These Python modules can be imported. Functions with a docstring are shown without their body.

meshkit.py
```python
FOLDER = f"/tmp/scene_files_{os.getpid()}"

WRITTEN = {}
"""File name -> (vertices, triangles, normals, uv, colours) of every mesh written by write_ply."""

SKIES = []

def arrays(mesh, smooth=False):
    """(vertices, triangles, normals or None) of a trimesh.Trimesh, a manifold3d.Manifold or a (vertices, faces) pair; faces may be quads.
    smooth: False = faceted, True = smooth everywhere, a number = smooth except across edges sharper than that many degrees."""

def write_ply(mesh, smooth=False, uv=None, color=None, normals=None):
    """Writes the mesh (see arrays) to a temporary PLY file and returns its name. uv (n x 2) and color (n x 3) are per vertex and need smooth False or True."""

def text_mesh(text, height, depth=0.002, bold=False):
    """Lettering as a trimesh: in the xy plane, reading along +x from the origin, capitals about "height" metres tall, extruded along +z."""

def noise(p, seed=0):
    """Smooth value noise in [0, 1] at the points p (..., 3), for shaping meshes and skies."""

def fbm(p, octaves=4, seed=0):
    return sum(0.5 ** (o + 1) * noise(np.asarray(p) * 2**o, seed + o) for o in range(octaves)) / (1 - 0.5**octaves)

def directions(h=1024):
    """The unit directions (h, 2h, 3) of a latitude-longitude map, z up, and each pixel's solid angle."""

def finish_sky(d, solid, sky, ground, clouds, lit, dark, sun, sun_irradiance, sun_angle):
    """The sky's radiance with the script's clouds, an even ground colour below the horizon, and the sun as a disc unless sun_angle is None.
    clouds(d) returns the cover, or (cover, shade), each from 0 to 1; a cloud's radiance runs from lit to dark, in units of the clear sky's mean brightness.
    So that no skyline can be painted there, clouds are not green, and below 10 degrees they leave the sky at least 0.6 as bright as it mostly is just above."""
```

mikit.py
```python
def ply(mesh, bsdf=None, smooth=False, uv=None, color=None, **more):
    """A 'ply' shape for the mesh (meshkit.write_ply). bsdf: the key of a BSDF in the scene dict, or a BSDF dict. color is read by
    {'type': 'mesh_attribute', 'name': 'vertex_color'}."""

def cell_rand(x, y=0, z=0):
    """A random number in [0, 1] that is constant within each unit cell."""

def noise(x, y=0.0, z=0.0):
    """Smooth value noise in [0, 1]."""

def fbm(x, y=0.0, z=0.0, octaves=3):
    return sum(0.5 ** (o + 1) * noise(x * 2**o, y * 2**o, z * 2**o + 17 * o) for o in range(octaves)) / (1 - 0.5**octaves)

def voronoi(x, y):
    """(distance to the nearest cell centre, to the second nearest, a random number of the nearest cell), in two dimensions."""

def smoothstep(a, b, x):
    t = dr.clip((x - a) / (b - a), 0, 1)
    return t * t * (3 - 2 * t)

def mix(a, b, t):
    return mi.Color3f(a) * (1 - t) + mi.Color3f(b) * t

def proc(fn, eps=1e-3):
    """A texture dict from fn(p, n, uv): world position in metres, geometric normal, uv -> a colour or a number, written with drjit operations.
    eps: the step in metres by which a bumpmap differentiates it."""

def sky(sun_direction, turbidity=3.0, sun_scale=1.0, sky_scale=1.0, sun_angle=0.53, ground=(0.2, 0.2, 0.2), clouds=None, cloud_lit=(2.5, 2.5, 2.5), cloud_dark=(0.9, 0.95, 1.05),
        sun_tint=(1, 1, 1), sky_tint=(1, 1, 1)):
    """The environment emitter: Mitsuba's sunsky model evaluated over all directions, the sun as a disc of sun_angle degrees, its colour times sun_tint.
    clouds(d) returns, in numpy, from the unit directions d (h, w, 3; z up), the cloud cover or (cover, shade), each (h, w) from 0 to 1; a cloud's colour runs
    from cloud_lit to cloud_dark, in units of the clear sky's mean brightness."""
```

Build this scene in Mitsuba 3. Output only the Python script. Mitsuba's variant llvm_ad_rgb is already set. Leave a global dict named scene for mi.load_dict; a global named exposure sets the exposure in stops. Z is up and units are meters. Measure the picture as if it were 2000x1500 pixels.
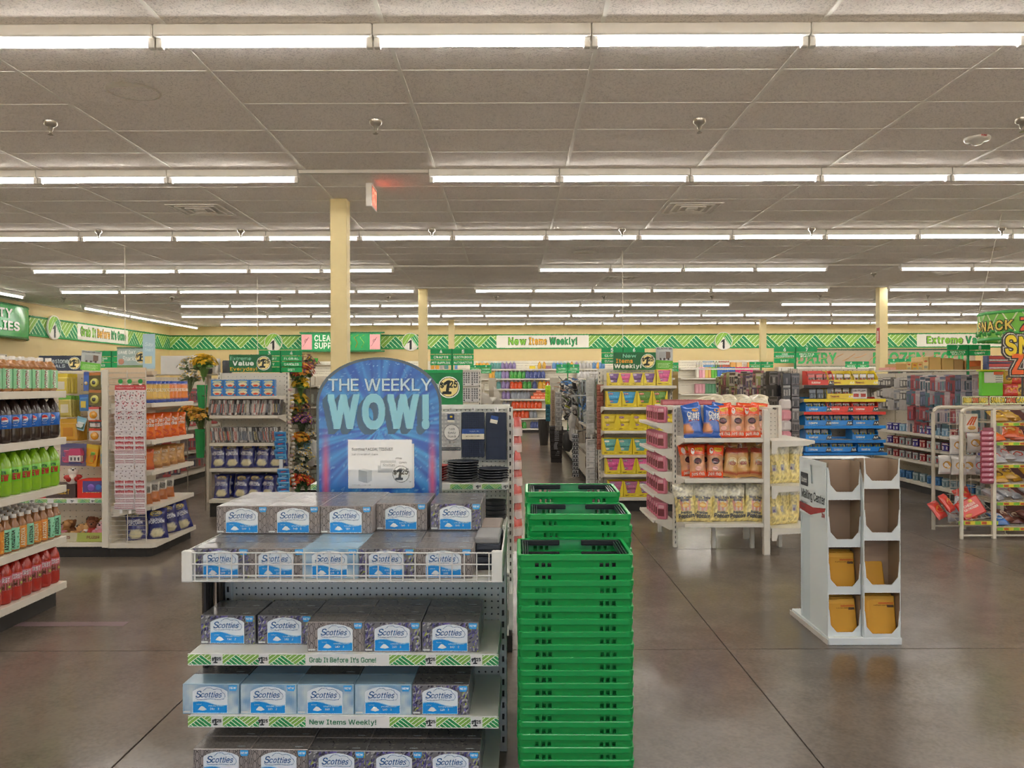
import math, random, os
import numpy as np, trimesh
import mitsuba as mi
import drjit as dr
import mikit, meshkit
from shapely.geometry import Polygon, Point, box as sbox
from shapely import affinity
from shapely.ops import unary_union
T = mi.ScalarTransform4f
scene, labels = {'type': 'scene'}, {}
rnd = random.Random(7)
# ---------------------------------------------------------------- camera, sky, exposure
F, EYE = 1586.0, 1.62                      # focal length in pixels of the 2000 px frame, eye height
scene['camera'] = {'type': 'perspective', 'fov_axis': 'x', 'fov': 2 * math.degrees(math.atan(1000 / F)), 'near_clip': 0.05, 'far_clip': 200.0,
                   'to_world': T().look_at(origin=[0, 0, EYE], target=[0.0, 10, EYE], up=[0.003, 0, 1])}
scene['sky'] = mikit.sky((-0.35, -0.45, 0.8), turbidity=4, sun_scale=5.0, sky_scale=4.0, sky_tint=(0.87, 1.0, 1.17), clouds=lambda d: 0.5 + 0 * d[..., 0], cloud_lit=(1.1, 1.1, 1.1), ground=(0.25, 0.25, 0.25))
TUBE_L = 27.0
exposure = 0.85
# ---------------------------------------------------------------- helpers
_lin = {}
def C(c):
    """'#rrggbb' (as it looks) or a linear triple -> linear colour."""
    if isinstance(c, str):
        if c not in _lin:
            v = np.array([int(c[i:i + 2], 16) for i in (1, 3, 5)]) / 255.0
            _lin[c] = np.where(v < 0.04045, v / 12.92, ((v + 0.055) / 1.055) ** 2.4)
        return _lin[c]
    return np.asarray(c, float)
def px(x, Y): return (x - 1000) * Y / F
def pz(y, Y): return EYE - (y - 750) * Y / F
def cross2(q): u, v = q[:, 1] - q[:, 0], q[:, 2] - q[:, 0]; return u[:, 0] * v[:, 1] - u[:, 1] * v[:, 0]
_txt = {}
def letter(ch, w):
    """(polygon, left edge at 0) of one character, made heavier by w of the capital height."""
    if (ch, w) not in _txt:
        m = meshkit.text_mesh(ch, 1.0, 0.01)
        v, f = np.array(m.vertices), np.array(m.faces)
        g = unary_union([Polygon(t) for t in v[f[(v[f][:, :, 2] > 0.005).all(1)]][:, :, :2]]).buffer(w + 1e-4, join_style=2, mitre_limit=1.4).simplify(0.012)
        g = affinity.translate(g, -g.bounds[0], 0)
        tv, tf = [], []; n = 0
        for p in getattr(g, 'geoms', [g]):
            a, b = trimesh.creation.triangulate_polygon(p, engine='earcut')
            tv.append(a); tf.append(b + n); n += len(a)
        a, b = np.vstack(tv)[:, :2], np.vstack(tf)
        q = a[b]; e = cross2(q)
        _txt[ch, w] = (a, np.where((e < 0)[:, None], b[:, ::-1], b), g.bounds[2], g)
    return _txt[ch, w]
def glyphs(s, w):
    x, V, f, n = 0.0, [], [], 0
    for ch in s:
        if ch == ' ': x += 0.36; continue
        a, b, L, _ = letter(ch, w)
        V.append(a + [x, 0]); f.append(b + n); n += len(a); x += L + 0.11
    return np.vstack(V), np.vstack(f), x - 0.11
class M:
    """Collects triangles with normals and vertex colours; becomes one mesh."""
    def __init__(s): s.V, s.N, s.C, s.F, s.n = [], [], [], [], 0
    def raw(s, v, n, c, f):
        v = np.asarray(v, float); c = np.asarray(c, float)
        s.V.append(v); s.N.append(np.asarray(n, float)); s.C.append(np.broadcast_to(c, v.shape)); s.F.append(np.asarray(f) + s.n); s.n += len(v)
        return s
    def add(s, v, f, c):                   # faceted
        v, f = np.asarray(v, float), np.asarray(f, int)
        if f.shape[1] == 4: f = np.vstack([f[:, [0, 1, 2]], f[:, [0, 2, 3]]])
        c = C(c)
        if c.ndim == 2: c = c[f].reshape(-1, 3)
        p = v[f]; n = np.cross(p[:, 1] - p[:, 0], p[:, 2] - p[:, 0]); n /= np.linalg.norm(n, axis=1, keepdims=True) + 1e-20
        return s.raw(p.reshape(-1, 3), np.repeat(n, 3, 0), c, np.arange(len(f) * 3).reshape(-1, 3))
    def smooth(s, v, f, c):
        v, f = np.asarray(v, float), np.asarray(f, int)
        if f.shape[1] == 4: f = np.vstack([f[:, [0, 1, 2]], f[:, [0, 2, 3]]])
        fn = np.cross(v[f[:, 1]] - v[f[:, 0]], v[f[:, 2]] - v[f[:, 0]]); n = np.zeros_like(v)
        for k in range(3): np.add.at(n, f[:, k], fn)
        n /= np.linalg.norm(n, axis=1, keepdims=True) + 1e-20
        return s.raw(v, n, C(c), f)
    def merge(s, o, tw=None):
        v, n, c, f = o.arrays()
        if tw is not None:
            m = np.array(tw.matrix, float)
            v = v @ m[:3, :3].T + m[:3, 3]; n = n @ np.linalg.inv(m[:3, :3]); n = n / (np.linalg.norm(n, axis=1, keepdims=True) + 1e-20)
        return s.raw(v, n, c, f)
    def arrays(s): return np.vstack(s.V), np.vstack(s.N), np.vstack(s.C), np.vstack(s.F)
    def box(s, x0, x1, y0, y1, z0, z1, c, b=0.0, taper=0.0):
        """An axis-aligned box; b bevels its twelve edges. c may be a dict of colours by side (x- x+ y- y+ z- z+ and '')."""
        col = lambda k: C(c.get(k, c.get(''))) if isinstance(c, dict) else C(c)
        if not b:
            v = np.array([[x, y, z] for x in (x0, x1) for y in (y0, y1) for z in (z0, z1)], float)
            for k, q in (('x-', (0, 1, 3, 2)), ('x+', (4, 6, 7, 5)), ('y-', (0, 4, 5, 1)), ('y+', (2, 3, 7, 6)), ('z-', (0, 2, 6, 4)), ('z+', (1, 5, 7, 3))):
                s.add(v[list(q)], [[0, 1, 2, 3]], col(k))
            return s
        lo, hi = np.array([x0, y0, z0], float), np.array([x1, y1, z1], float)
        def corner(sg, ax): return np.where(np.array(sg) > 0, hi - b, lo + b) + np.array([sg[i] * b if i == ax else 0 for i in range(3)])
        for ax in range(3):
            o1, o2 = (ax + 1) % 3, (ax + 2) % 3
            for sg in (-1, 1):
                pts = []
                for a, d in ((-1, -1), (1, -1), (1, 1), (-1, 1)):
                    g = [0, 0, 0]; g[ax], g[o1], g[o2] = sg, a, d
                    pts.append(corner(g, ax))
                s.add(pts if sg > 0 else pts[::-1], [[0, 1, 2, 3]], col('xyz'[ax] + '-+'[sg > 0]))
                # edges between +-o1 and this ax
                for t in (-1, 1):
                    g = [0, 0, 0]; g[ax], g[o1] = sg, t
                    e = []
                    for d in (-1, 1):
                        g[o2] = d; e += [corner(g, ax), corner(g, o1)]
                    q = [e[0], e[1], e[3], e[2]]
                    s.add(q if sg * t > 0 else q[::-1], [[0, 1, 2, 3]], col(''if isinstance(c, dict) and '' in c else 'xyz'[ax] + '-+'[sg > 0]))
        for g in ((a, d, e) for a in (-1, 1) for d in (-1, 1) for e in (-1, 1)):
            t = [corner(g, 0), corner(g, 1), corner(g, 2)]
            s.add(t if g[0] * g[1] * g[2] > 0 else t[::-1], [[0, 1, 2]], col('' if isinstance(c, dict) and '' in c else 'z+'))
        return s
    def quad(s, a, b, c_, d, c): return s.add([a, b, c_, d], [[0, 1, 2, 3]], c)
    def poly(s, g, o, u, v, c, lift=0.0):
        """A flat shapely polygon laid at o with axes u, v; lift along u x v."""
        u, v, o = (np.asarray(a, float) for a in (u, v, o))
        n = np.cross(u, v); n /= np.linalg.norm(n)
        for p in getattr(g, 'geoms', [g]):
            if p.is_empty or p.geom_type != 'Polygon': continue
            pv, pf = trimesh.creation.triangulate_polygon(p, engine='earcut')
            w = o + pv[:, :1] * u + pv[:, 1:2] * v + n * lift
            a = pv[pf]; ar = cross2(a)
            pf = np.where((ar < 0)[:, None], pf[:, ::-1], pf)
            s.add(w, pf, c)
        return s
    def prism(s, g, o, u, v, depth, c, side=None):
        """A shapely polygon extruded by depth along u x v."""
        u, v, o = (np.asarray(a, float) for a in (u, v, o))
        n = np.cross(u, v); n /= np.linalg.norm(n)
        s.poly(g, o, u, v, c, depth)
        for p in getattr(g, 'geoms', [g]):
            pv, pf = trimesh.creation.triangulate_polygon(p, engine='earcut')
            a = pv[pf]; ar = cross2(a); pf = np.where((ar > 0)[:, None], pf[:, ::-1], pf)
            s.add(o + pv[:, :1] * u + pv[:, 1:2] * v, pf, side or c)
            for ring in [p.exterior, *p.interiors]:
                r = np.array(ring.coords)[:, :2]
                ccw = ring.is_ccw
                if (ring is p.exterior) != ccw if ring is p.exterior else ccw: r = r[::-1]
                k = len(r) - 1
                w = o + r[:, :1] * u + r[:, 1:2] * v
                vv = np.vstack([w, w + n * depth]); i = np.arange(k)
                s.add(vv, np.stack([i, i + 1, i + 2 + k, i + 1 + k], 1), side or c)
        return s
    def lathe(s, prof, c, sides=12, o=(0, 0, 0), cap=True, sx=1.0, sy=1.0):
        """prof: (r, z) or (r, z, colour) rows from bottom to top; each row's colour holds from it to the next."""
        a = np.arange(sides + 1) * 2 * math.pi / sides
        o = np.asarray(o, float)
        P = [(p[0], p[1], C(p[2]) if len(p) > 2 else None) for p in prof]
        cur = C(c)
        sl = []
        for i in range(len(P) - 1):
            d = np.array([P[i + 1][1] - P[i][1], -(P[i + 1][0] - P[i][0])]); sl.append(d / (np.linalg.norm(d) + 1e-12))
        ns = [sl[max(0, i - 1)] * (i > 0) + sl[min(i, len(sl) - 1)] * (i < len(P) - 1) for i in range(len(P))]
        for i in range(len(P) - 1):
            if P[i][2] is not None: cur = P[i][2]
            vs, nn = [], []
            for j in (i, i + 1):
                q = ns[j] if np.dot(ns[j], sl[i]) > 0.8 * np.linalg.norm(ns[j]) else sl[i]
                q = q / (np.linalg.norm(q) + 1e-12)
                vs.append(np.stack([P[j][0] * np.cos(a) * sx, P[j][0] * np.sin(a) * sy, a * 0 + P[j][1]], 1) + o)
                nn.append(np.stack([q[0] * np.cos(a), q[0] * np.sin(a), a * 0 + q[1]], 1))
            k = np.arange(sides)
            s.raw(np.vstack(vs), np.vstack(nn), cur, np.vstack([np.stack([k, k + 1, k + 2 + sides], 1), np.stack([k, k + 2 + sides, k + 1 + sides], 1)]))
        if cap:
            for (r, z, cc), up in ((P[0], -1), (P[-1], 1)):
                if r > 1e-4:
                    ring = np.stack([r * np.cos(a[:-1]) * sx, r * np.sin(a[:-1]) * sy, a[:-1] * 0 + z], 1) + o
                    f = np.stack([np.zeros(sides - 2, int), np.arange(1, sides - 1), np.arange(2, sides)], 1)
                    s.add(ring, f if up > 0 else f[:, ::-1], cur if up > 0 else (P[0][2] if P[0][2] is not None else c))
        return s
    def tube(s, pts, r, c, sides=6, closed=False):
        p = np.asarray(pts, float)
        if closed: p = np.vstack([p, p[:1]])
        t = np.gradient(p, axis=0) if len(p) > 2 else np.repeat(p[1:] - p[:1], 2, 0)
        if closed: t[0] = t[-1] = p[1] - p[-2]
        t /= np.linalg.norm(t, axis=1, keepdims=True) + 1e-12
        a = np.cross(t, np.where(np.abs(t[:, 2:]) < 0.9, [0, 0, 1.0], [1.0, 0, 0])); a /= np.linalg.norm(a, axis=1, keepdims=True) + 1e-12
        b = np.cross(t, a); g = np.arange(sides) * 2 * math.pi / sides
        d = np.cos(g)[None, :, None] * a[:, None] + np.sin(g)[None, :, None] * b[:, None]
        v = (p[:, None] + r * d).reshape(-1, 3)
        i, j = np.meshgrid(np.arange(len(p) - 1), np.arange(sides), indexing='ij')
        q = np.stack([i * sides + j, i * sides + (j + 1) % sides, (i + 1) * sides + (j + 1) % sides, (i + 1) * sides + j], -1).reshape(-1, 4)
        s.raw(v, d.reshape(-1, 3), C(c), np.vstack([q[:, [0, 1, 2]], q[:, [0, 2, 3]]]))
        if not closed:
            e = np.arange(1, sides - 1)
            f = np.stack([e * 0, e, e + 1], 1)
            s.add(v[:sides], f[:, ::-1], c); s.add(v[-sides:], f, c)
        return s
    def ball(s, o, r, c, sub=1, scale=(1, 1, 1), rough=0.0, seed=0):
        m = trimesh.creation.icosphere(sub)
        v = np.array(m.vertices)
        if rough: v = v * (1 + rough * (meshkit.noise(v * 2.3 + seed * 7.1, seed)[:, None] * 2 - 1))
        return s.smooth(v * r * np.asarray(scale) + np.asarray(o), np.array(m.faces), c)
    def text(s, t, o, u, v, h, c, w=None, bold=False, align='c', shear=0.0, lift=0.0015, wt=None):
        """Flat lettering: o is the baseline's start (l), middle (c) or end (r); u reads along, v goes up; w squeezes it to a width."""
        g, f, L = glyphs(t, wt if wt is not None else (0.055 if bold else 0.01))
        u, v, o = (np.asarray(a, float) for a in (u, v, o))
        k = h if w is None else min(w / L, h * 1.35) if w > 0 else h
        x = g[:, 0] * k - (L * k * {'l': 0, 'c': 0.5, 'r': 1}[align]) + shear * g[:, 1] * h
        n = np.cross(u, v); n /= np.linalg.norm(n)
        return s.add(o + x[:, None] * u + g[:, 1:2] * h * v + n * lift, f, c)
XR, ZU, YB = (1, 0, 0), (0, 0, 1), (0, 1, 0)      # u, v of a face that looks to the camera (-y): XR, ZU
_mats = {}
def mesh(m, mat='matte'):
    """The shape dict of an M."""
    v, n, c, f = m.arrays()                # one colour per triangle, packed into its uv (see packed() below)
    q = np.round(np.sqrt(np.clip(c[f].mean(1), 0, 1)) * 255)
    uv = np.repeat(np.stack([q[:, 0] * 256 + q[:, 1] + 0.5, q[:, 2] + 0.5], 1), 3, 0)
    path = meshkit.write_ply((v[f].reshape(-1, 3), np.arange(len(f) * 3).reshape(-1, 3)), False, uv, None, normals=n[f].reshape(-1, 3))
    return {'type': 'ply', 'filename': path, 'face_normals': False, 'bsdf': {'type': 'ref', 'id': mat}}
_count = {}
def numbered(k):
    n = _count.get(k, -1) + 1; _count[k] = n
    return k if n == 0 else f'{k}_{n:03d}'
def tag(key, label, cat=None, group=None, kind=None):
    d = {'label': label}
    if cat: d['category'] = cat
    if group: d['group'] = group
    if kind: d['kind'] = kind
    labels[key] = d
def put(name, proto, label, cat, tw=None, group=None, kind=None, plabels=None):
    """One thing. proto: a shape dict (a thing of one mesh) or a list of (part name, shape dict[, its own transform])."""
    key = numbered(name)
    if isinstance(proto, dict): proto = [('', proto)]
    seen = {}
    for it in proto:
        pn, d = it[0], it[1]
        k = key
        if pn:
            n = seen.get(pn, -1) + 1; seen[pn] = n
            k = key + '__' + (pn if n == 0 else f'{pn}_{n:03d}')
        t = tw
        if len(it) > 2: t = it[2] if tw is None else tw @ it[2]
        scene[k] = {**d, 'to_world': t} if t is not None else dict(d)
        if plabels and pn in plabels: labels[k] = {'label': plabels[pn]}
    tag(key, label, cat, group, kind)
    return key
def struct(key, m, label=None, mat='matte', cat=None):
    scene[key] = m if isinstance(m, dict) else mesh(m, mat)
    if '__' not in key:
        labels[key] = {'kind': 'structure'}
        if label: labels[key]['label'] = label
ORD = ['first', 'second', 'third', 'fourth', 'fifth', 'sixth', 'seventh', 'eighth', 'ninth', 'tenth', 'eleventh', 'twelfth', 'thirteenth', 'fourteenth', 'fifteenth', 'sixteenth', 'seventeenth', 'eighteenth', 'nineteenth', 'twentieth']
TENS = ['', '', 'twenty', 'thirty', 'forty', 'fifty', 'sixty', 'seventy', 'eighty', 'ninety']
def nth(i):
    if i < 20: return ORD[i]
    t, r = divmod(i + 1, 10)
    return (TENS[t] + '-' + ORD[r - 1]) if r else TENS[t][:-1] + 'ieth'
def at(x=0, y=0, z=0, rz=0, rx=0, ry=0, s=1.0):
    t = T().translate([x, y, z])
    if rz: t = t.rotate([0, 0, 1], rz)
    if rx: t = t.rotate([1, 0, 0], rx)
    if ry: t = t.rotate([0, 1, 0], ry)
    if s != 1.0: t = t.scale([s, s, s] if np.isscalar(s) else list(s))
    return t
# ---- print motifs
def frieze(m, x0, x1, z0, z1, y, light='#88b44c', dark='#1f7f4a', line='#dfeccb', period=None, n=5, lw=0.10):
    """The green zigzag strip: light and dark triangles with slanted lines, drawn on a face that looks to -y."""
    h = z1 - z0; p = period or h * 2.0
    clip = sbox(x0, z0, x1, z1)
    def pg(pts, c, lift):
        g = Polygon(pts)
        if not g.within(clip): g = g.intersection(clip)
        if not g.is_empty and g.area > 1e-9: m.poly(g, (0, y, 0), XR, ZU, c, lift)
    m.quad((x0, y, z0), (x1, y, z0), (x1, y, z1), (x0, y, z1), light)
    e = h * 0.02
    x = x0 - p
    while x < x1 + p:
        pg([(x, z0), (x + p, z0), (x + p / 2, z1)], dark, 0.0006 + e * 0.01)
        for i in range(1, n):
            t = i / n; d = lw * p / n
            pg([(x + t * p - d, z0), (x + t * p + d, z0), (x + t * p / 2 + d, z0 + t * h), (x + t * p / 2 - d, z0 + t * h)], line, 0.0012 + e * 0.02)
            X = x + p * 1.5                # the inverted triangle between (x+p/2, z1), (X, z1), (x+p, z0)
            pg([(X - t * p - d, z1), (X - t * p + d, z1), (X - t * p + d - p / 2 * (1 - t), z1 - (1 - t) * h), (X - t * p - d - p / 2 * (1 - t), z1 - (1 - t) * h)], line, 0.0012 + e * 0.02)
        d = lw * p / n
        pg([(x - d, z0), (x + d, z0), (x + p / 2 + d, z1), (x + p / 2 - d, z1)], line, 0.0014 + e * 0.02)
        pg([(x + p - d, z0), (x + p + d, z0), (x + p / 2 + d, z1), (x + p / 2 - d, z1)], line, 0.0014 + e * 0.02)
        x += p
def disc(m, cx, cz, r, y, c, n=28, lift=0.001, sx=1.0):
    a = np.arange(n) * 2 * math.pi / n
    m.poly(Polygon(np.stack([np.cos(a) * r * sx, np.sin(a) * r], 1)), (cx, y, cz), XR, ZU, c, lift)
def price_disc(m, cx, cz, r, y, lift=0.002, ring='#eef0e6', face='#f2df9a', ink='#1d2322'):
    disc(m, cx, cz, r, y, ring, lift=lift); disc(m, cx, cz, r * 0.9, y, ink, lift=lift * 1.3); disc(m, cx, cz, r * 0.85, y, face, lift=lift * 1.6)
    y2 = lift * 2.2
    m.text('$', (cx - r * 0.62, y, cz - r * 0.02), XR, ZU, r * 0.42, ink, bold=True, lift=y2)
    m.text('1', (cx - r * 0.2, y, cz - r * 0.58), XR, ZU, r * 1.15, ink, bold=True, lift=y2, shear=0.15)
    m.text('25', (cx + r * 0.4, y, cz - r * 0.02), XR, ZU, r * 0.58, ink, bold=True, lift=y2, shear=0.1, w=r * 0.72)
# ---------------------------------------------------------------- materials
def packed(p, n, uv):
    a = dr.floor(uv.x); r = dr.floor(a / 256)
    return mi.Color3f(dr.square(r / 255), dr.square((a - 256 * r) / 255), dr.square(dr.floor(uv.y) / 255))
VC = mikit.proc(packed)
def princ(rough, spec=0.5, **k): return {'type': 'twosided', 'b': {'type': 'principled', 'base_color': VC, 'roughness': rough, 'specular': spec, **k}}
scene['matte'] = princ(0.6, 0.35)
scene['gloss'] = princ(0.22, 0.55)
scene['film'] = princ(0.16, 0.7)
scene['metal'] = princ(0.28, 0.5, metallic=0.85)
def floor_col(p, n, uv):
    a = mikit.fbm(p.x * 0.55, p.y * 0.55, 0, 4); b = mikit.fbm(p.x * 6, p.y * 6, 3, 3); c = mikit.fbm(p.x * 70, p.y * 70, 5, 2)
    return mikit.mix(mi.Color3f(0.054, 0.0435, 0.034), mi.Color3f(0.104, 0.084, 0.066), mikit.smoothstep(0.25, 0.75, 0.55 * a + 0.25 * b + 0.2 * c))
def floor_rough(p, n, uv):
    return 0.13 + 0.16 * mikit.fbm(p.x * 1.3, p.y * 1.3, 9, 3)
scene['floor_mat'] = {'type': 'principled', 'base_color': mikit.proc(floor_col), 'roughness': mikit.proc(floor_rough), 'specular': 0.5}
def tile_col(p, n, uv):
    k = mikit.smoothstep(0.55, 0.8, mikit.noise(p.x * 160, p.y * 160)) * 0.22
    return mi.Color3f(0.90, 0.855, 0.805) * (1 - k) * (0.96 + 0.05 * mikit.cell_rand(dr.floor((p.x - 0.509) / 1.22), dr.floor((p.y - 5.2) / 0.61)))
scene['tile_mat'] = {'type': 'diffuse', 'reflectance': mikit.proc(tile_col)}
scene['pane'] = {'type': 'thindielectric', 'int_ior': 1.5}
WHITE, OFFW, CREAM, STEEL = '#e9e6dd', '#dcd8cc', '#dcc794', '#c9c8c2'
# ---------------------------------------------------------------- the room
CEIL, XL, XRT, YF, YBK = 3.63, -11.8, 19.0, -3.4, 28.0
GX0, GY0 = 0.509, 5.2
struct('floor', M().box(XL, XRT, YF, YBK, -0.12, -0.012, '#3a332c'), 'polished grey-brown concrete floor', 'matte')
# slabs between saw-cut joints
JX = [XL, -7.72, -4.71, -1.70, 1.31, 4.32, 7.33, 10.34, 14.2, XRT]
JY = [YF, -1.05, 1.95, 4.95, 7.95, 10.95, 13.95, 17, 20, 24, YBK]
n = 0
for a, b in zip(JX, JX[1:]):
    for c, d in zip(JY, JY[1:]):
        scene['floor__slab' + (f'_{n:03d}' if n else '')] = mesh(M().box(a + .003, b - .003, c + .003, d - .003, -0.03, 0, '#777777', b=0.002), 'floor_mat'); n += 1
# ceiling: plenum deck, grid, tiles
struct('ceiling', M().box(XL, XRT, YF, YBK, CEIL + 0.25, CEIL + 0.3, '#444444'), 'suspended white tile ceiling with long strip lights')
gxs = [GX0 + 1.22 * k for k in range(-10, 16)]; gys = [GY0 + 0.61 * k for k in range(-14, 38)]
bar = '#efece4'
for k, x in enumerate(gxs):
    scene['ceiling__grid_runner' + (f'_{k:03d}' if k else '')] = mesh(M().box(x - .012, x + .012, YF, YBK, CEIL - 0.006, CEIL + .03, bar))
for k, y in enumerate(gys):
    scene['ceiling__grid_bar' + (f'_{k:03d}' if k else '')] = mesh(M().box(XL, XRT, y - .008, y + .008, CEIL - 0.003, CEIL + .03, bar))
tile = mesh(M().box(-.605, .605, -.30, .30, 0, .015, '#ffffff'), 'tile_mat')
spots = []
for x in [GX0 - 1.22 * 11] + gxs:
    for y in [GY0 - .61 * 15] + gys:
        cx, cy = x + .61, y + .305
        if cx - .6 > XRT or cy - .3 > YBK or cx + .6 < XL: continue
        seen = cy > 4.0 and abs(cx) < cy * 0.64 + .7
        spots.append((0 if seen else 1, math.hypot(cx, cy), cx, cy))
spots.sort()
rest = M(); n = 0
for q, r, cx, cy in spots:
    if n < 300 and not q:
        t = at(cx, cy, CEIL)
        if abs(cx + 2.54) < .3 and abs(cy - 5.505) < .2: t = at(cx, cy, CEIL - .004, rx=-0.55)
        scene['ceiling__tile' + (f'_{n:03d}' if n else '')] = {**tile, 'to_world': t}; n += 1
    else: rest.box(max(cx - .605, XL), min(cx + .605, XRT), max(cy - .30, YF), min(cy + .30, YBK), CEIL, CEIL + .015, '#ffffff')
scene['ceiling__tile_field'] = mesh(rest, 'tile_mat'); labels['ceiling__tile_field'] = {'kind': 'stuff'}
# walls
struct('wall_back', M().box(XL - .1, XRT + .1, YBK, YBK + .15, -.1, CEIL + .3, CREAM), 'pale yellow back wall of the shop')
struct('wall_left', M().box(XL - .15, XL, YF, YBK, -.1, CEIL + .3, CREAM), 'pale yellow side wall meeting the back wall')
struct('wall_right', M().box(XRT, XRT + .15, YF, YBK, -.1, CEIL + .3, CREAM))
# shop front behind the camera: wall with a row of window openings
w = M(); wins = [(-10.5 + 2.45 * k, -10.5 + 2.45 * k + 2.3) for k in range(9)]
w.box(XL, XRT, YF - .2, YF, 2.75, CEIL + .3, CREAM); w.box(XL, XRT, YF - .2, YF, -.1, .35, CREAM)
e = XL
for a, b in wins: w.box(e, a, YF - .2, YF, .35, 2.75, CREAM); e = b
w.box(e, XRT, YF - .2, YF, .35, 2.75, CREAM)
struct('wall_front', w)
for k, (a, b) in enumerate(wins):
    g = M()
    for q in ((a, a + .05, .35, 2.75), (b - .05, b, .35, 2.75), (a + .05, b - .05, .35, .40), (a + .05, b - .05, 2.70, 2.75)): g.box(q[0], q[1], YF - .12, YF - .06, q[2], q[3], '#8b8d8c')
    key = f'window_{k + 1}'
    struct(key, g, None, 'metal')
    scene[key + '__pane'] = mesh(M().quad((a + .05, YF - .09, .4), (b - .05, YF - .09, .4), (b - .05, YF - .09, 2.7), (a + .05, YF - .09, 2.7), '#ffffff'), 'pane')
struct('pavement', M().box(-40, 40, YF - 30, YF - .2, -.2, -.1, '#cdc8bf'))
for k, (x, y) in enumerate([(-1.87, 8.86), (-1.87, 17.1), (-1.89, 25.4), (7.79, 17.1), (7.85, 25.4), (7.8, 8.86)]):
    struct(f'column_{k + 1}', M().box(x - .09, x + .09, y - .09, y + .09, 0, CEIL, '#dccb98', b=.006), ['pale yellow square column behind the arched blue sign', 'pale yellow column further back behind the arched sign', 'slim far pale yellow column beside the aisle signs', 'pale yellow column in front of the freezer sign', 'far pale yellow column near the round logo', None][k])
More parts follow.
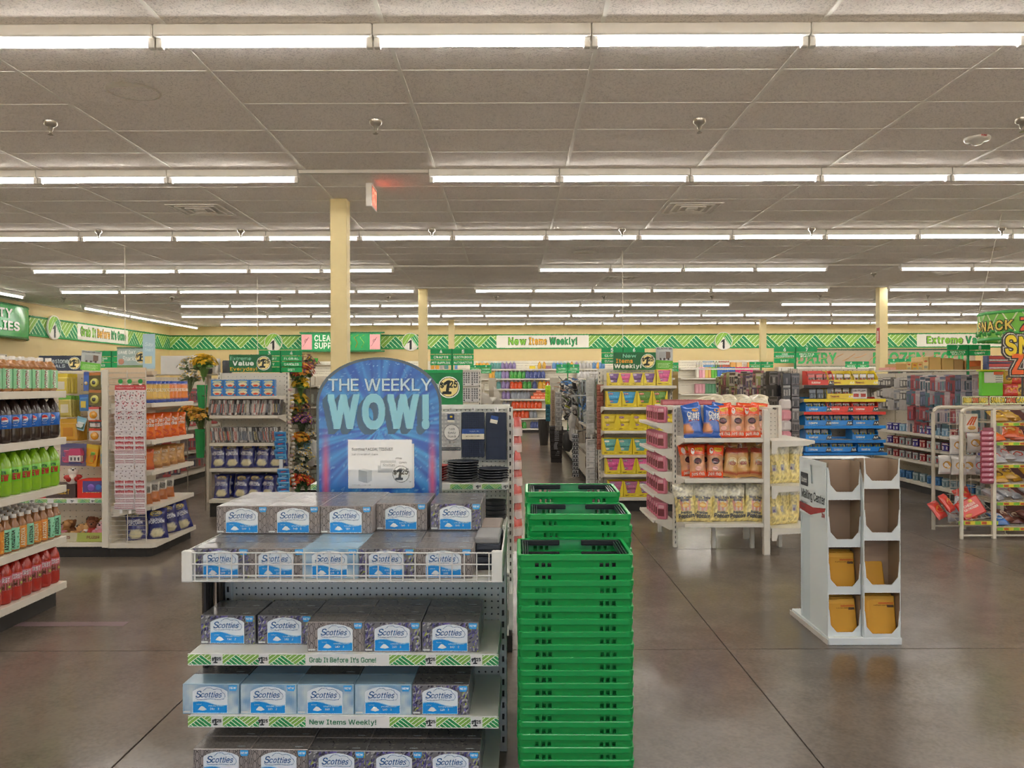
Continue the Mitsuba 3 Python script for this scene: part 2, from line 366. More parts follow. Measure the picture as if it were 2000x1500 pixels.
# ---------------------------------------------------------------- strip lights
scene['tube_mat'] = {'type': 'diffuse', 'reflectance': {'type': 'rgb', 'value': 0.8}}
TB = {**mesh(M().tube([(0, 0, 0), (1.13, 0, 0)], 0.019, '#ffffff', 8), 'tube_mat'), 'emitter': {'type': 'area', 'radiance': {'type': 'rgb', 'value': [TUBE_L, TUBE_L * 0.955, TUBE_L * 0.9]}}}
HS = mesh(M().box(0, 1.215, -.056, .056, CEIL - .072, CEIL - .004, '#e6e4de', b=.006))
PIPE = mesh(M().box(0, 1.215, -.03, .03, CEIL - .035, CEIL - .004, '#d9d6ce'))
def sock():
    m = M(); m.box(-.018, .018, -.02, .02, -.125, -.055, '#d2d0ca', b=.004); return mesh(m)
SK = sock()
rows = [(k, 1.51 + 3.05 * (k - 0)) for k in range(-1, 9)]
gaps = {2: [-2], 4: [-2, -1] + [4] , 5: [-2], 6: [4], 3: []}
def lit(r, i):
    """Whether row r has a tube in its i-th four-foot place, counted from x = 0.451."""
    lo = {4: -7, 5: -8, 6: -7, 7: -8, 8: -8}.get(r, -9)
    if i < lo: return False
    return i not in {2: (-2,), 4: (-2, -1, 4), 5: (-2, 5), 6: (4,)}.get(r, ())
def fixture(places, x0, y, r, place):
    """One strip light of one or two tubes; place(i) gives its transform."""
    parts = []
    for i in places:
        parts.append(('housing', HS, place(i))); parts.append(('tube', TB, place(i) @ at(.0425, 0, CEIL - .098)))
        for x in (.02, 1.195): parts.append(('socket', SK, place(i) @ at(x, 0, CEIL)))
    return parts
for r, y in rows:
    i = -10; n = 0
    while i < 15:
        if lit(r, i):
            pl = [i] + ([i + 1] if lit(r, i + 1) and i + 1 < 15 else [])
            put('strip_light', fixture(pl, 0, y, r, lambda i, y=y: at(.451 + 1.22 * i, y, 0)), f'white ceiling strip light, {nth(n)} from the left in the {nth(max(r, 1) - 1)} row' if r > 0 else f'white ceiling strip light above the viewer, {nth(n)} along the {"nearer" if r else "farther"} unseen row', 'ceiling light', group='ceiling strip lights')
            i += len(pl); n += 1
        else:
            if r in (2, 4, 5, 6) and i > -9: put('light_channel', PIPE, f'bare light channel closing the gap in the {nth(r - 1)} row of lights, {nth(i + 9)} place', 'light channel', group='bare light channels', tw=at(.451 + 1.22 * i, y, 0))
            i += 1
n = 0
for y0 in (10.4, 12.84, 15.28, 20.2, 22.64, 25.08):
    put('strip_light', fixture([0, 1], 0, 0, 0, lambda i, y0=y0: at(-10.66, y0 + 1.22 * i, 0, rz=90)), f'white strip light running along the side wall, {nth(n)} from the front', 'ceiling light', group='strip lights along the side wall'); n += 1
# ---------------------------------------------------------------- ceiling fittings
m = M(); m.lathe([(.05, -.004), (.048, -.03), (.03, -.045), (.018, -.05), (.016, -.075), (.008, -.085), (.008, -.1), (.02, -.104), (.02, -.107)], '#b5b0a6', 12, cap=True)
spr = mesh(m, 'metal')
sp = [(-3.5, 6.17), (-1.03, 6.17), (1.43, 6.17), (3.88, 6.17)] + [(x, 10.5) for x in (-5.34, -3.5, -1.03, 1.43, 3.88, 6.34)] + [(6.6, 14.8)] + [(-10.2 + 2.46 * k, 18.5) for k in range(9)] + [(-7.86 + 2.46 * k, 23.1) for k in range(9)]
rowname = {6.17: 'nearest', 10.5: 'next nearest', 14.8: 'lone middle', 18.5: 'farther', 23.1: 'farthest'}
c = {}
for x, y in sp:
    c[y] = c.get(y, -1) + 1
    put('sprinkler', spr, f'chrome fire sprinkler on the ceiling, {nth(c[y])} from the left in the {rowname[y]} row', 'sprinkler', tw=at(x, y, CEIL), group='ceiling sprinklers')
def vent():
    f, l = M(), []
    for a, b in ((.30, .02), (.22, .018), (.14, .016), (.06, .014)):
        for q in ((-a, a, -a, -a + b), (-a, a, a - b, a), (-a, -a + b, -a + b, a - b), (a - b, a, -a + b, a - b)):
            (f if a > .29 else f).box(q[0], q[1], q[2], q[3], -.012 - (.3 - a) * .05, -.003, '#e4e0d8')
    f.box(-.29, .29, -.29, .29, -.006, -.002, '#cbc7be')
    return mesh(f)
V = vent()
for x, y, s in ((-3.55, 9.3, 'beside the second row of lights behind the bare channel'), (2.06, 9.3, 'between the second and third rows, nearest the middle'), (-3.6, 15.4, 'just left of the near column, far back'), (2.05, 15.4, 'below the fourth row of lights near the middle'), (-3.6, 21.6, 'far back between the two columns'), (2.05, 24.4, 'smallest and farthest near the middle'), (7.9, 15.0, 'high beside the right-hand column')):
    put('air_vent', V, f'square louvred ceiling air vent {s}', 'vent', tw=at(x, y, CEIL), group='ceiling air vents')
for x, y, s in ((-2.58, 5.55, 'round flush ceiling speaker beside the sagging tile'), (1.11, 12.36, 'round flush ceiling speaker near the middle of the shop'), (7.23, 12.2, 'round flush ceiling speaker far over the freezer side')):
    put('ceiling_speaker', mesh(M().lathe([(.0, -.003), (.16, -.004), (.17, -.008), (.18, -.004)][::-1], '#d6d0c4', 28, cap=False)), s, 'speaker', tw=at(x, y, CEIL))
m = M(); m.lathe([(.1, -.002), (.1, -.02), (.085, -.035), (.05, -.04), (.04, -.055), (.02, -.062), (.0, -.063)], '#e8e4da', 24, cap=False)
m.text('FIRE', (.0, -.101, -.018), XR, ZU, .014, '#b3261e', bold=True)
put('smoke_detector', mesh(m, 'gloss'), 'white round smoke detector marked FIRE on the ceiling', 'smoke detector', tw=at(3.82, 6.66, CEIL))
X0 = -1.40
b = M().box(X0 - .03, X0 + .03, 7.97, 8.27, CEIL - .26, CEIL - .03, '#e9e6e0', b=.006); b.box(X0 - .02, X0 + .02, 8.1, 8.14, CEIL - .03, CEIL, '#dddad2')
f = M(); f.text('EXIT', (X0 + .0305, 8.12, CEIL - .21), (0, 1, 0), ZU, .13, '#ff3a20', w=.24, bold=True)
put('exit_sign', [('body', mesh(b)), ('letters', {**mesh(f), 'emitter': {'type': 'area', 'radiance': {'type': 'rgb', 'value': [3.5, .3, .18]}}}), ('face', mesh(M().quad((X0 + .0302, 7.98, CEIL - .25), (X0 + .0302, 8.26, CEIL - .25), (X0 + .0302, 8.26, CEIL - .05), (X0 + .0302, 7.98, CEIL - .05), '#f0a795')))],
    'red lit EXIT sign hanging edge-on from the ceiling', 'exit sign')
for x, y, zb, s in ((-5.62, 11.8, 2.2, 'over the second aisle'), (-4.7, 15, 2.15, 'over the third aisle'), (1.68, 12.3, 2.15, 'over the sixth aisle')):
    put('hanging_wire', mesh(M().tube([(x, y, zb), (x, y, CEIL)], .006, '#d9d3c4', 5)), f'thin pale wire hanging from the ceiling {s}', 'wire', group='wires holding the aisle signs')
# ---------------------------------------------------------------- wall frieze, logos and signs
LW = at(XL, 0, 0, rz=90)                                   # a frame on the side wall: x runs along the wall, -y faces the room
Z0, Z1 = 2.83, 3.33
def frieze_board(x0, x1, tw, label):
    b = M(); b.box(x0, x1, -.03, -.002, Z0, Z1, '#1d7a41'); frieze(b, x0, x1, Z0 + .045, Z1 - .045, -.0305, period=.82)
    t1 = M().box(x0, x1, -.05, -.002, Z1 - .045, Z1, '#14602f', b=.005); t2 = M().box(x0, x1, -.045, -.002, Z0, Z0 + .045, '#2a8a49', b=.005)
    put('frieze_board', [('panel', mesh(b)), ('trim', mesh(t1)), ('trim', mesh(t2))], label, 'frieze', tw)
BW = at(0, YBK, 0)
for a, b, l in ((XL, -.53, 'long green zigzag frieze board on the back wall ending at the New Items panel'), (2.65, 13.95, 'green zigzag frieze board on the back wall around the middle round logo'), (18.2, XRT, 'green zigzag frieze board beyond the Extreme Value panel')):
    frieze_board(a, b, BW, l)
frieze_board(8.0, 15.35, LW, 'green zigzag frieze board on the side wall nearer than the party sign')
frieze_board(19.8, 22.0, LW, 'green zigzag frieze board on the side wall under the round logo')
frieze_board(24.9, YBK - .05, LW, 'short green zigzag frieze board in the corner of the side wall')
def message(x0, x1, words, tw, label):
    m = M(); m.box(x0, x1, -.035, -.002, Z0 + .03, Z1 - .03, '#efece2', b=.004)
    L = sum(w for _, _, w in words) + .09 * (len(words) - 1); k = min(1, (x1 - x0 - .3) / L)
    x = (x0 + x1) / 2 - L * k / 2
    for s, c, w in words:
        m.text(s, (x + w * k / 2, -.036, Z0 + .15), XR, ZU, .23, '#3c4a33', w=w * k * 1.02, wt=.09, lift=.001)
        m.text(s, (x + w * k / 2, -.036, Z0 + .155), XR, ZU, .22, c, w=w * k * .97, wt=.05, lift=.004); x += (w + .09) * k
    for z in (Z0, Z1 - .035): m.box(x0, x1, -.05, -.002, z, z + .035, '#1f7d43')
    put('message_panel', mesh(m), label, 'wall sign', tw)
message(-.53, 2.65, (('New', '#7fbf3a', .62), ('Items', '#e2a72c', .62), ('Weekly!', '#1f8b4c', .95)), BW, 'white wall panel reading New Items Weekly!')
message(13.95, 18.2, (('Extreme', '#7fbf3a', 1.25), ('Value', '#1f8b4c', .85), ('Everyday!', '#e2a72c', 1.3)), BW, 'white wall panel reading Extreme Value Everyday!')
message(22.0, 24.9, (('Grab It', '#7fbf3a', .9), ('Before', '#e2a72c', .8), ("it's Gone", '#1f8b4c', 1.0)), LW, "white panel on the side wall reading Grab It Before it's Gone")
def logo():
    m = M(); r = .31
    a = np.arange(40) * 2 * math.pi / 40; circ = Polygon(np.stack([np.cos(a), np.sin(a)], 1) * r); inn = affinity.scale(circ, .92, .92)
    m.prism(circ, (0, -.05, 0), XR, ZU, .04, '#e9e7dd')
    m.V[-1] = m.V[-1]
    m.poly(inn, (0, -.091, 0), XR, ZU, '#8fc14b', .0)
    tri = Polygon([(-.02, .02), (.6, .55), (.6, -.6), (.35, -.6)])
    m.poly(inn.intersection(Polygon([(0, .13), (.25, .31), (.5, .1), (.5, -.5), (.31, -.3)])), (0, -.091, 0), XR, ZU, '#2a9355', .001)
    m.poly(inn.intersection(Polygon([(0, .14), (-.36, -.36), (.36, -.36)])), (0, -.091, 0), XR, ZU, '#e9e7dd', .002)
    for k in range(-5, 6):
        x = k * .085
        m.poly(inn.intersection(Polygon([(x - .01, -.4), (x + .01, -.4), (x + .51, .4), (x + .49, .4)])).difference(Polygon([(-.02, .17), (.34, -.4), (.6, .4), (.12, .4)])).difference(Polygon([(0, .14), (-.36, -.36), (.36, -.36)])), (0, -.091, 0), XR, ZU, '#dfeccb', .003)
        m.poly(inn.intersection(Polygon([(x + .3 - .01, -.4), (x + .3 + .01, -.4), (x - .2, .4), (x - .22, .4)])).intersection(Polygon([(0, .13), (.25, .31), (.5, .1), (.5, -.5), (.31, -.3)])).difference(Polygon([(0, .14), (-.36, -.36), (.36, -.36)])), (0, -.091, 0), XR, ZU, '#dfeccb', .003)
    m.box(-.035, .035, -.096, -.09, -.26, .0, '#23282a'); m.poly(Polygon([(-.035, .04), (-.1, -.03), (-.1, -.06), (-.035, -.02)]), (0, -.096, 0), XR, ZU, '#23282a'); m.poly(Polygon([(-.036, -.01), (.035, -.01), (.035, .07), (-.036, .04)]), (0, -.096, 0), XR, ZU, '#23282a')
    return mesh(m)
LG = logo()
for x, l in ((-8.2, 'round green logo sign with a black 1 above aisle sign 3'), (-3.48, 'round green logo sign with a black 1 between the two back columns'), (7.28, 'round green logo sign with a black 1 beside the far column')):
    put('logo_sign', LG, l, 'round sign', BW @ at(x, 0, 3.08))
put('logo_sign', LG, 'round green logo sign with a black 1 on the side wall', 'round sign', LW @ at(20.8, 0, 3.1))
# curved department signs
def curved(x0, x1, z0, z1, dep, face):
    """A board bowed to the front: returns M of the bowed face, face(u, v) gives colours on a grid, with top and bottom edges."""
    m = M(); n, k = 40, 24
    us, vs = np.linspace(0, 1, n + 1), np.linspace(0, 1, k + 1)
    def p(u, v): return np.stack([x0 + (x1 - x0) * u, -dep * (1 - (2 * u - 1) ** 4) - .004 + 0 * v, z0 + (z1 - z0) * v], -1)
    U, V_ = np.meshgrid(us, vs, indexing='ij'); P = p(U, V_).reshape(-1, 3)
    i, j = np.meshgrid(np.arange(n), np.arange(k), indexing='ij'); q = np.stack([i * (k + 1) + j, (i + 1) * (k + 1) + j, (i + 1) * (k + 1) + j + 1, i * (k + 1) + j + 1], -1).reshape(-1, 4)
    if isinstance(face, str): m.add(P, q, face)
    else: m.add(P, q, face(U, V_).reshape(-1, 3))
    for z in (z0, z1):
        e = p(us, 0 * us); e[:, 2] = z; back = e.copy(); back[:, 1] = 0
        i = np.arange(n); f = np.stack([i, i + n + 1, i + n + 2, i + 1], 1)
        m.add(np.vstack([e, back]), f if z == z0 else f[:, ::-1], '#1a6a38')
        m.tube(e, .02, '#1a6a38', 5)
    return m, p
m, p = curved(15.4, 19.75, 2.72, 3.45, .5, lambda u, v: np.where((meshkit.noise(np.stack([u * 9 + v * 3, v * 5, u * 0], -1), 3) > .62)[..., None], C('#3da84f'), C('#1f9a48')))
for s, z in (('PARTY', 3.15), ('SUPPLIES', 2.87)): m.text(s, (18.35 if s == 'PARTY' else 18.62, -.5, z), XR, ZU, .19, '#f1f0ea', bold=True, align='r', w={'PARTY': 1.4, 'SUPPLIES': 2.3}[s], lift=.02)
m.tube([(15.4, 0, 2.72), (15.4, 0, 3.45)], .02, '#1a6a38', 5)
put('party_sign', mesh(m, 'gloss'), 'bowed green sign reading PARTY SUPPLIES on the side wall', 'wall sign', LW)
m = M(); a, b = px(588, 27.2), px(744, 27.2)
m.box(a, b, 0, .05, 2.76, 3.33, '#1f8b4c'); m.box(a - .05, b + .12, -.02, .06, 3.33, 3.38, '#175c31'); m.box(a - .05, b + .12, -.02, .06, 2.71, 2.76, '#175c31')
for x in (a + .02, b - .37):
    m.box(x, x + .35, -.012, 0, 2.79, 3.3, '#e9a9ac')
    for k in range(5): m.tube([(x + .05 + .05 * k, -.014, 2.9 + .07 * k), (x + .12 + .03 * k, -.014, 3.0 + .05 * k), (x + .1 + .02 * k, -.014, 3.1 + .03 * (k % 3))], .006, '#8d3a44', 4)
for s, z in (('CLEANING', 3.08), ('SUPPLIES', 2.83)): m.text(s, (a + .45, -.002, z), XR, ZU, .19, '#f1f0ea', bold=True, align='l', w=1.1)
for k in range(3): m.tube([(b - 1.05 + .2 * k, -.004, 2.85), (b - 1.0 + .22 * k, -.004, 3.02), (b - 1.1 + .2 * k, -.004, 3.2), (b - .95 + .2 * k, -.004, 3.28)], .012, ['#8fc14b', '#e2a72c', '#bcd96f'][k], 4)
for x in (a + .2, b - .2): m.box(x - .02, x + .02, .05, .765, 3.0, 3.04, '#175c31')
put('cleaning_sign', mesh(m), 'green sign reading CLEANING SUPPLIES between two pink cards', 'wall sign', at(0, 27.2, 0))
m = M(); a, b = px(1553, 27.4), px(1905, 27.4)
m.box(a, b, 0, .04, 2.2, 2.72, '#a3937f'); m.box(a, b, -.03, .05, 2.72, 2.77, '#3d4a3a'); m.box(a, b, -.02, .04, 2.15, 2.2, '#4f5a48')
for k in range(14): m.tube([(a + .4 * k, -.004, 2.26 + .1 * (k % 3)), (a + .2 + .4 * k, -.004, 2.45 + .05 * (k % 2)), (a + .42 + .4 * k, -.004, 2.6)], .012, '#b98a5f', 4)
m.text('DAIRY', (px(1559, 27.4), -.004, 2.29), XR, ZU, .34, '#2f8f4d', bold=True, align='l', w=1.3); m.text('FROZEN', (px(1705, 27.4), -.004, 2.29), XR, ZU, .34, '#2f8f4d', bold=True, align='l', w=1.75); m.text('FOOD', (px(1824, 27.4), -.004, 2.29), XR, ZU, .34, '#2f8f4d', bold=True, align='l', w=1.2)
for x in (a + .3, b - .3): m.box(x - .02, x + .02, .04, .6, 2.4, 2.44, '#4f5a48')
put('freezer_sign', mesh(m), 'brown sign with green letters DAIRY and FROZEN FOOD over the freezers', 'wall sign', at(0, 27.4, 0))
# aisle signs on posts
GRN, GRN2 = '#17854a', '#1d9350'
def aisle_sign(cx, Y, ztop, W, cols, label, zfoot, small=False):
    k = W / .265; zfoot = 0 if Y > 12 else zfoot; parts = []
    post = M().box(cx - .012 * k, cx + .012 * k, Y + .005, Y + .03, zfoot, ztop, '#146b39'); parts.append(('post', mesh(post)))
    for sgn, (num, *rowsx) in zip((-1, 1), cols):
        x = cx + sgn * (W / 2 + .006 * k); z = ztop
        for q, (s, h) in enumerate([(num, .068 * k)] + [(r, .066 * k) for r in rowsx]):
            b = M(); b.box(x - W / 2, x + W / 2, Y - .006, Y + .006, z - h + .003 * k, z, GRN if q == 0 else GRN2, b=.002)
            ls = s.split('/')
            for i, t in enumerate(ls):
                hh = (.042 * k if q == 0 else .026 * k) if len(ls) == 1 else .02 * k
                zz = z - h / 2 - hh / 2 if len(ls) == 1 else z - .03 * k - .027 * k * i
                if t: b.text(t, (x, Y - .0065, zz), XR, ZU, hh, '#f2f3ee', bold=True, w=None if q == 0 or len(t) < 6 else W * .88 if len(t) > 8 else W * .7)
            parts.append(('number_board' if q == 0 else 'category_board', mesh(b))); z -= h + .004 * k
    put('aisle_sign', parts, label, 'aisle sign')
aisle_sign(px(548, 10.6), 10.6, pz(683, 10.6), .275, (('3', 'DESSERT', 'PARTY', ''), ('4', 'FLORAL', 'CANDLES', 'GIFT')), 'green aisle sign 3 and 4 listing floral and candles above the popcorn endcap', 1.75)
aisle_sign(px(883, 10.2), 10.2, pz(681, 10.2), .265, (('4', 'CRAFTS', 'PET SUPPLIES'), ('5', 'ELECTRONICS', 'AUTOMOTIVE')), 'green aisle sign 4 and 5 listing crafts and electronics', 1.5)
aisle_sign(px(1217, 10.78), 10.78, pz(679, 10.78), .28, (('5', 'CLOSET', 'CLEANING'), ('6', 'KITCHEN', 'LAUNDRY')), 'green aisle sign 5 and 6 above the yellow candy endcap', 1.7)
aisle_sign(px(1554, 10.2), 10.2, pz(679, 10.2), .265, (('6', 'HAIR/ACCESSORIES', 'BABY'), ('7', 'HEALTH &/BEAUTY')), 'green aisle sign 6 and 7 listing hair accessories and baby', 1.75)
aisle_sign(px(1892, 10.2), 10.2, pz(676, 10.2), .265, (('7', 'HEALTH &/BEAUTY'), ('8', 'CANDY')), 'green aisle sign 7 and 8 listing health, beauty and candy', 1.72)
aisle_sign(px(218, 10.2), 10.2, pz(683, 10.2), .275, (('2', 'GREETING/CARDS', 'BOOKS'), ('3', 'PARTY', '')), 'green aisle sign 2 listing greeting cards, half hidden by a truck poster', 0)
for cx, Y, W, yt, cols, l in ((939, 21, .27, 713, (('4', 'CRAFTS', 'PETS'), ('5', 'HARDWARE', 'KITCHEN')), 'small far green aisle sign 4 and 5 over the back of the fifth aisle'), (1109, 21, .29, 712, (('5', 'CLEANING', 'LAUNDRY'), ('6', 'KITCHEN', 'TABLE')), 'small far green aisle sign 5 and 6 over the cleaning tools'), (1302, 20.5, .29, 709, (('6', 'BABY', 'HAIR'), ('7', 'HEALTH', 'BEAUTY')), 'small far green aisle sign ending in 7 beside the truck poster'),
        (1487, 21, .3, 708, (('7', 'HEALTH'), ('8', 'CANDY')), 'small far green aisle sign 7 and 8 over the hair accessories'), (1674, 21, .3, 708, (('8', 'SNACKS'), ('9', 'CANDY')), 'small far green aisle sign 8 and 9 in front of the freezer sign'), (1757, 17.8, .245, 703, (('8', 'FROZEN'), ('9', 'SNACKS')), 'small far green aisle sign 8 and 9 just beyond the column')):
    aisle_sign(px(cx, Y), Y, pz(yt, Y), W, cols, l, 1.75)
# ---------------------------------------------------------------- shelf hardware
SH = '#d9dcd6'
def pegboard(m, x0, x1, z0, z1, y, c=SH, pitch=.0508, hole='#23282a', t=.006, r=.005):
    """A board facing -y with rows of dark holes."""
    m.box(x0, x1, y, y + t, z0, z1, c)
    xs = np.arange(x0 + pitch / 2, x1, pitch); zs = np.arange(z0 + pitch / 2, z1, pitch)
    X_, Z_ = [g.ravel() for g in np.meshgrid(xs, zs)]; r = min(r, pitch * .17)
    a = np.arange(4) * math.pi / 2
    ring = np.stack([np.cos(a) * r, a * 0, np.sin(a) * r], 1)
    v = (np.stack([X_, X_ * 0 + y - .0006, Z_], 1)[:, None] + ring[None]).reshape(-1, 3)
    f = (np.arange(len(X_))[:, None, None] * 4 + np.array([[0, 1, 2], [0, 2, 3]])[None]).reshape(-1, 3)
    return m.add(v, f, hole)
def upright(x, y, z0, z1, w=.03, d=.05, c=SH, slots=True, pitch=.0508):
    m = M(); m.box(x - w / 2, x + w / 2, y - d / 2, y + d / 2, z0, z1, c, b=.002)
    if slots:
        for z in np.arange(z0 + .04, z1 - .02, pitch):
            m.quad((x - .005, y - d / 2 - .0006, z), (x + .005, y - d / 2 - .0006, z), (x + .005, y - d / 2 - .0006, z + pitch * .5), (x - .005, y - d / 2 - .0006, z + pitch * .5), '#2a2d2d')
    return m
def shelf(x0, x1, yf, yb, z, c=SH, lip=.042, t=.012, bracket=True):
    """A steel shelf whose top is at z, with a front lip and its two tapered brackets; returns (shelf, brackets)."""
    m = M(); m.box(x0, x1, yf, yb, z - t, z, c); m.box(x0, x1, yf - .006, yf + .014, z - lip, z + .001, c, b=.002)
    b = []
    for x in (x0 - .002, x1 + .002 - .004):
        b.append(M().prism(Polygon([(yb, z - .001), (yb, z - .10), (yb - .04, z - .10), (yf + .02, z - lip + .004), (yf + .02, z - .001)]), (x, 0, 0), (0, 1, 0), ZU, .004, c))
    return (m, b)
def brk(name, b, t=None):
    return [(name[:-1] + ('' if k == 0 else f'_{k:03d}'), mesh(q)) + ((t,) if t is not None else ()) for k, q in enumerate(b)]
def rail(x0, x1, y, z0, z1, mid=None, hatch=True, price='125'):
    """The printed price strip on a shelf's lip: white with green zigzag pieces and prices."""
    m = M(); m.box(x0, x1, y - .003, y, z0, z1, '#e8ebe6')
    h = z1 - z0; L = x1 - x0; q = y - .0033
    segs = [(0, .075), (.113, .23), (.262, .38), (.65, .767), (.80, .91), (.948, 1)] if mid else [(0, .09), (.13, .25), (.30, .42), (.48, .6), (.705, .82), (.865, .965)]
    for a, b in segs if hatch else ():
        frieze(m, x0 + a * L, x0 + b * L, z0 + h * .08, z1 - h * .06, q, '#7fb04c', '#2a8a4e', '#eaf2dc', period=h * 2.3, n=5, lw=.13)
    for a in ((.09, .24, .779, .925) if mid else (.27, .65, .845, .985)):
        m.text('$', (x0 + a * L - h * .22, q, z0 + h * .42), XR, ZU, h * .24, '#22282a', bold=True); m.text('1', (x0 + a * L, q, z0 + h * .22), XR, ZU, h * .5, '#22282a', bold=True); m.text('25', (x0 + a * L + h * .3, q, z0 + h * .45), XR, ZU, h * .26, '#22282a', bold=True)
    if mid: m.text(mid, ((x0 + x1) / 2, q, z0 + h * .3), XR, ZU, h * .42, '#2f6b4c', wt=.02, w=L * .215)
    return m
# ---------------------------------------------------------------- the tissue display
BWD, BHT, BDP = .2225, .118, .112
def tissue_box(kind, seed):
    r = random.Random(seed); m = M(); w, h, d = BWD / 2, BHT, BDP / 2
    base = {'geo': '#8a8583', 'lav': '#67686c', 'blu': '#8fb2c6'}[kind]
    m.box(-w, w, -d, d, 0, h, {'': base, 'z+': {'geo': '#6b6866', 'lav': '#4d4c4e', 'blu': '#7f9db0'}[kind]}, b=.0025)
    arch = [(-.071, .004), (.067, .004), (.067, .088)] + [(.067 - .138 * t, .088 + .021 * math.sin(math.pi * t) ** .7) for t in np.linspace(.04, .96, 12)] + [(-.071, .088)]
    A = Polygon(arch); y = -d - .0006
    face, top = sbox(-w + .003, .003, w - .003, h - .003), sbox(-w + .003, -d + .003, w - .003, d - .003)
    def draw(g, c, lift=0.0):
        g = g.intersection(face).difference(A)
        if not g.is_empty and g.area > 1e-7: m.poly(g, (0, y, 0), XR, ZU, c, lift)
    def drawtop(g, c, lift=0.0):
        g = g.intersection(top)
        if not g.is_empty and g.area > 1e-7: m.poly(g, (0, 0, h + .0006), XR, YB, c, lift)
    if kind == 'geo':
        for i in range(-6, 7):
            for j in range(-1, 5):
                x, z = i * .019, j * .036 + (.018 if i % 2 else 0)
                t = np.linspace(0, math.pi, 7); L = np.stack([x - .0092 * np.sin(t), z + .019 * np.cos(t)], 1); R = np.stack([x + .0092 * np.sin(t[::-1]), z + .019 * np.cos(t[::-1])], 1)
                g = Polygon(np.vstack([L, R[1:-1]]))
                draw(g.difference(g.buffer(-.0019)), '#2a2828')
                if j < 3: g2 = affinity.translate(g, 0, -.04); drawtop(g2.difference(g2.buffer(-.0013)), '#4a4847')
    elif kind == 'lav':
        for k in range(330):
            x, z = r.uniform(-w, w), r.uniform(0, h)
            if -.073 < x < .069 and z < .1: continue
            c = r.choice(['#3d3a70', '#2c2b4c', '#8d8f90', '#a9aba9', '#37383d', '#9aa83a' if abs(x) > .085 else '#5a5e66', '#6a63a0', '#2b2a3a', '#4a4780', '#8b8a98'])
            g = affinity.rotate(affinity.scale(Point(x, z).buffer(.0042, 2), r.uniform(.5, .9), r.uniform(1.0, 2.6)), r.uniform(-70, 20)); draw(g, c, .0001 * (k % 4))
        for k in range(46):
            x, z = r.uniform(-w, w), r.uniform(-d, d)
            drawtop(affinity.rotate(affinity.scale(Point(x, z).buffer(.005, 2), .6, 1.5), r.uniform(0, 180)), r.choice(['#3c3b45', '#5c5f58', '#63665a', '#302f38']), .0001 * (k % 3))
    else:
        xs, zs = np.linspace(-w + .003, w - .003, 29), np.linspace(.003, h - .003, 17)
        U, V_ = np.meshgrid(xs, zs, indexing='ij'); nz = meshkit.fbm(np.stack([U * 26 + seed, V_ * 20, U * 0], -1), 3, 4)[..., None]
        nz = np.clip((nz - .3) * 2.6, 0, 1)
        col = (C('#6f9cc0') * (1 - nz) + C('#c3d3d8') * nz).reshape(-1, 3)
        i, j = np.meshgrid(np.arange(28), np.arange(16), indexing='ij'); q = np.stack([i * 17 + j, (i + 1) * 17 + j, (i + 1) * 17 + j + 1, i * 17 + j + 1], -1).reshape(-1, 4)
        m.add(np.stack([U, U * 0 + y, V_], -1).reshape(-1, 3), q, col)
    L = .0007
    m.poly(A, (0, y, 0), XR, ZU, '#e6f1f6', L)
    tt = np.linspace(0, 1, 14)
    wave = [(-.069 + .134 * t, .046 + .006 * math.sin(t * 6.0) - .008 * t) for t in tt]
    m.poly(Polygon([(-.069, .006), (.065, .006)] + wave[::-1]), (0, y, 0), XR, ZU, '#1487d2', L * 1.6)
    m.tube([(a, y - .0018, b + .002) for a, b in wave], .0008, '#7cc3ea', 4)
    swoosh = [(-.058, .064), (-.052, .0585), (-.03, .0575), (.0, .0605), (.03, .0575), (.052, .060), (.058, .070), (.055, .080), (.046, .087), (.042, .095), (.028, .1), (.012, .097), (.002, .1035), (-.014, .1035), (-.024, .096), (-.028, .092)]
    m.tube([(a, y - .0015, b) for a, b in swoosh], .0008, '#2f5f8f', 4)
    m.text('S', (-.05, y, .0655), XR, ZU, .026, '#1d5288', wt=.015, shear=.28, lift=L * 2.2); m.text('cotties', (.001, y, .0665), XR, ZU, .0215, '#1d5288', w=.082, wt=.015, shear=.28, lift=L * 2.2)
    cl = [(-.05, .018), (-.03, .014), (-.014, .019), (-.02, .024), (-.026, .03), (-.036, .033), (-.043, .026)]
    m.poly(Polygon(cl), (0, y, 0), XR, ZU, '#eef4f6', L * 2.4)
    m.text('everyday comfort', (.022, y, .031), XR, ZU, .006, '#d5ecf6', w=.06, wt=.02, lift=L * 2.6); m.text('160', (.007, y, .018), XR, ZU, .0075, '#eef4f6', wt=.03, lift=L * 2.6); m.text('2', (.031, y, .018), XR, ZU, .0075, '#eef4f6', wt=.03, lift=L * 2.6)
    m.text('Softness', (-.045, y, .037), XR, ZU, .005, '#bfe2f2', w=.02, lift=L * 2.6)
    m.poly(sbox(.072, .098, .104, .114).union(sbox(.075, .092, .101, .099)), (0, y, 0), XR, ZU, '#3aa0e0', L * 2); m.text('NEW', (.088, y, .1), XR, ZU, .008, '#e8f4fa', bold=True, lift=L * 3)
    m.poly(sbox(-.107, .006, -.08, .013), (0, y, 0), XR, ZU, '#cfd2d0', L * 2)
    a = np.arange(14) * 2 * math.pi / 14
    m.poly(Polygon(np.stack([.018 * np.cos(a) + .07, .0045 * np.sin(a) - .035], 1)), (0, 0, h + .0006), XR, YB, '#8f9aa0', .0006)
    return mesh(m, 'gloss')
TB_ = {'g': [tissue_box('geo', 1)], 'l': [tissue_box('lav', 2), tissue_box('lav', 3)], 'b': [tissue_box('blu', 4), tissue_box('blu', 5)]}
TNAME = {'g': 'grey leaf-lattice tissue box', 'l': 'dark lavender-print tissue box', 'b': 'pale blue tissue box'}
UX, UY, UR = -.652, 3.62, -1.0
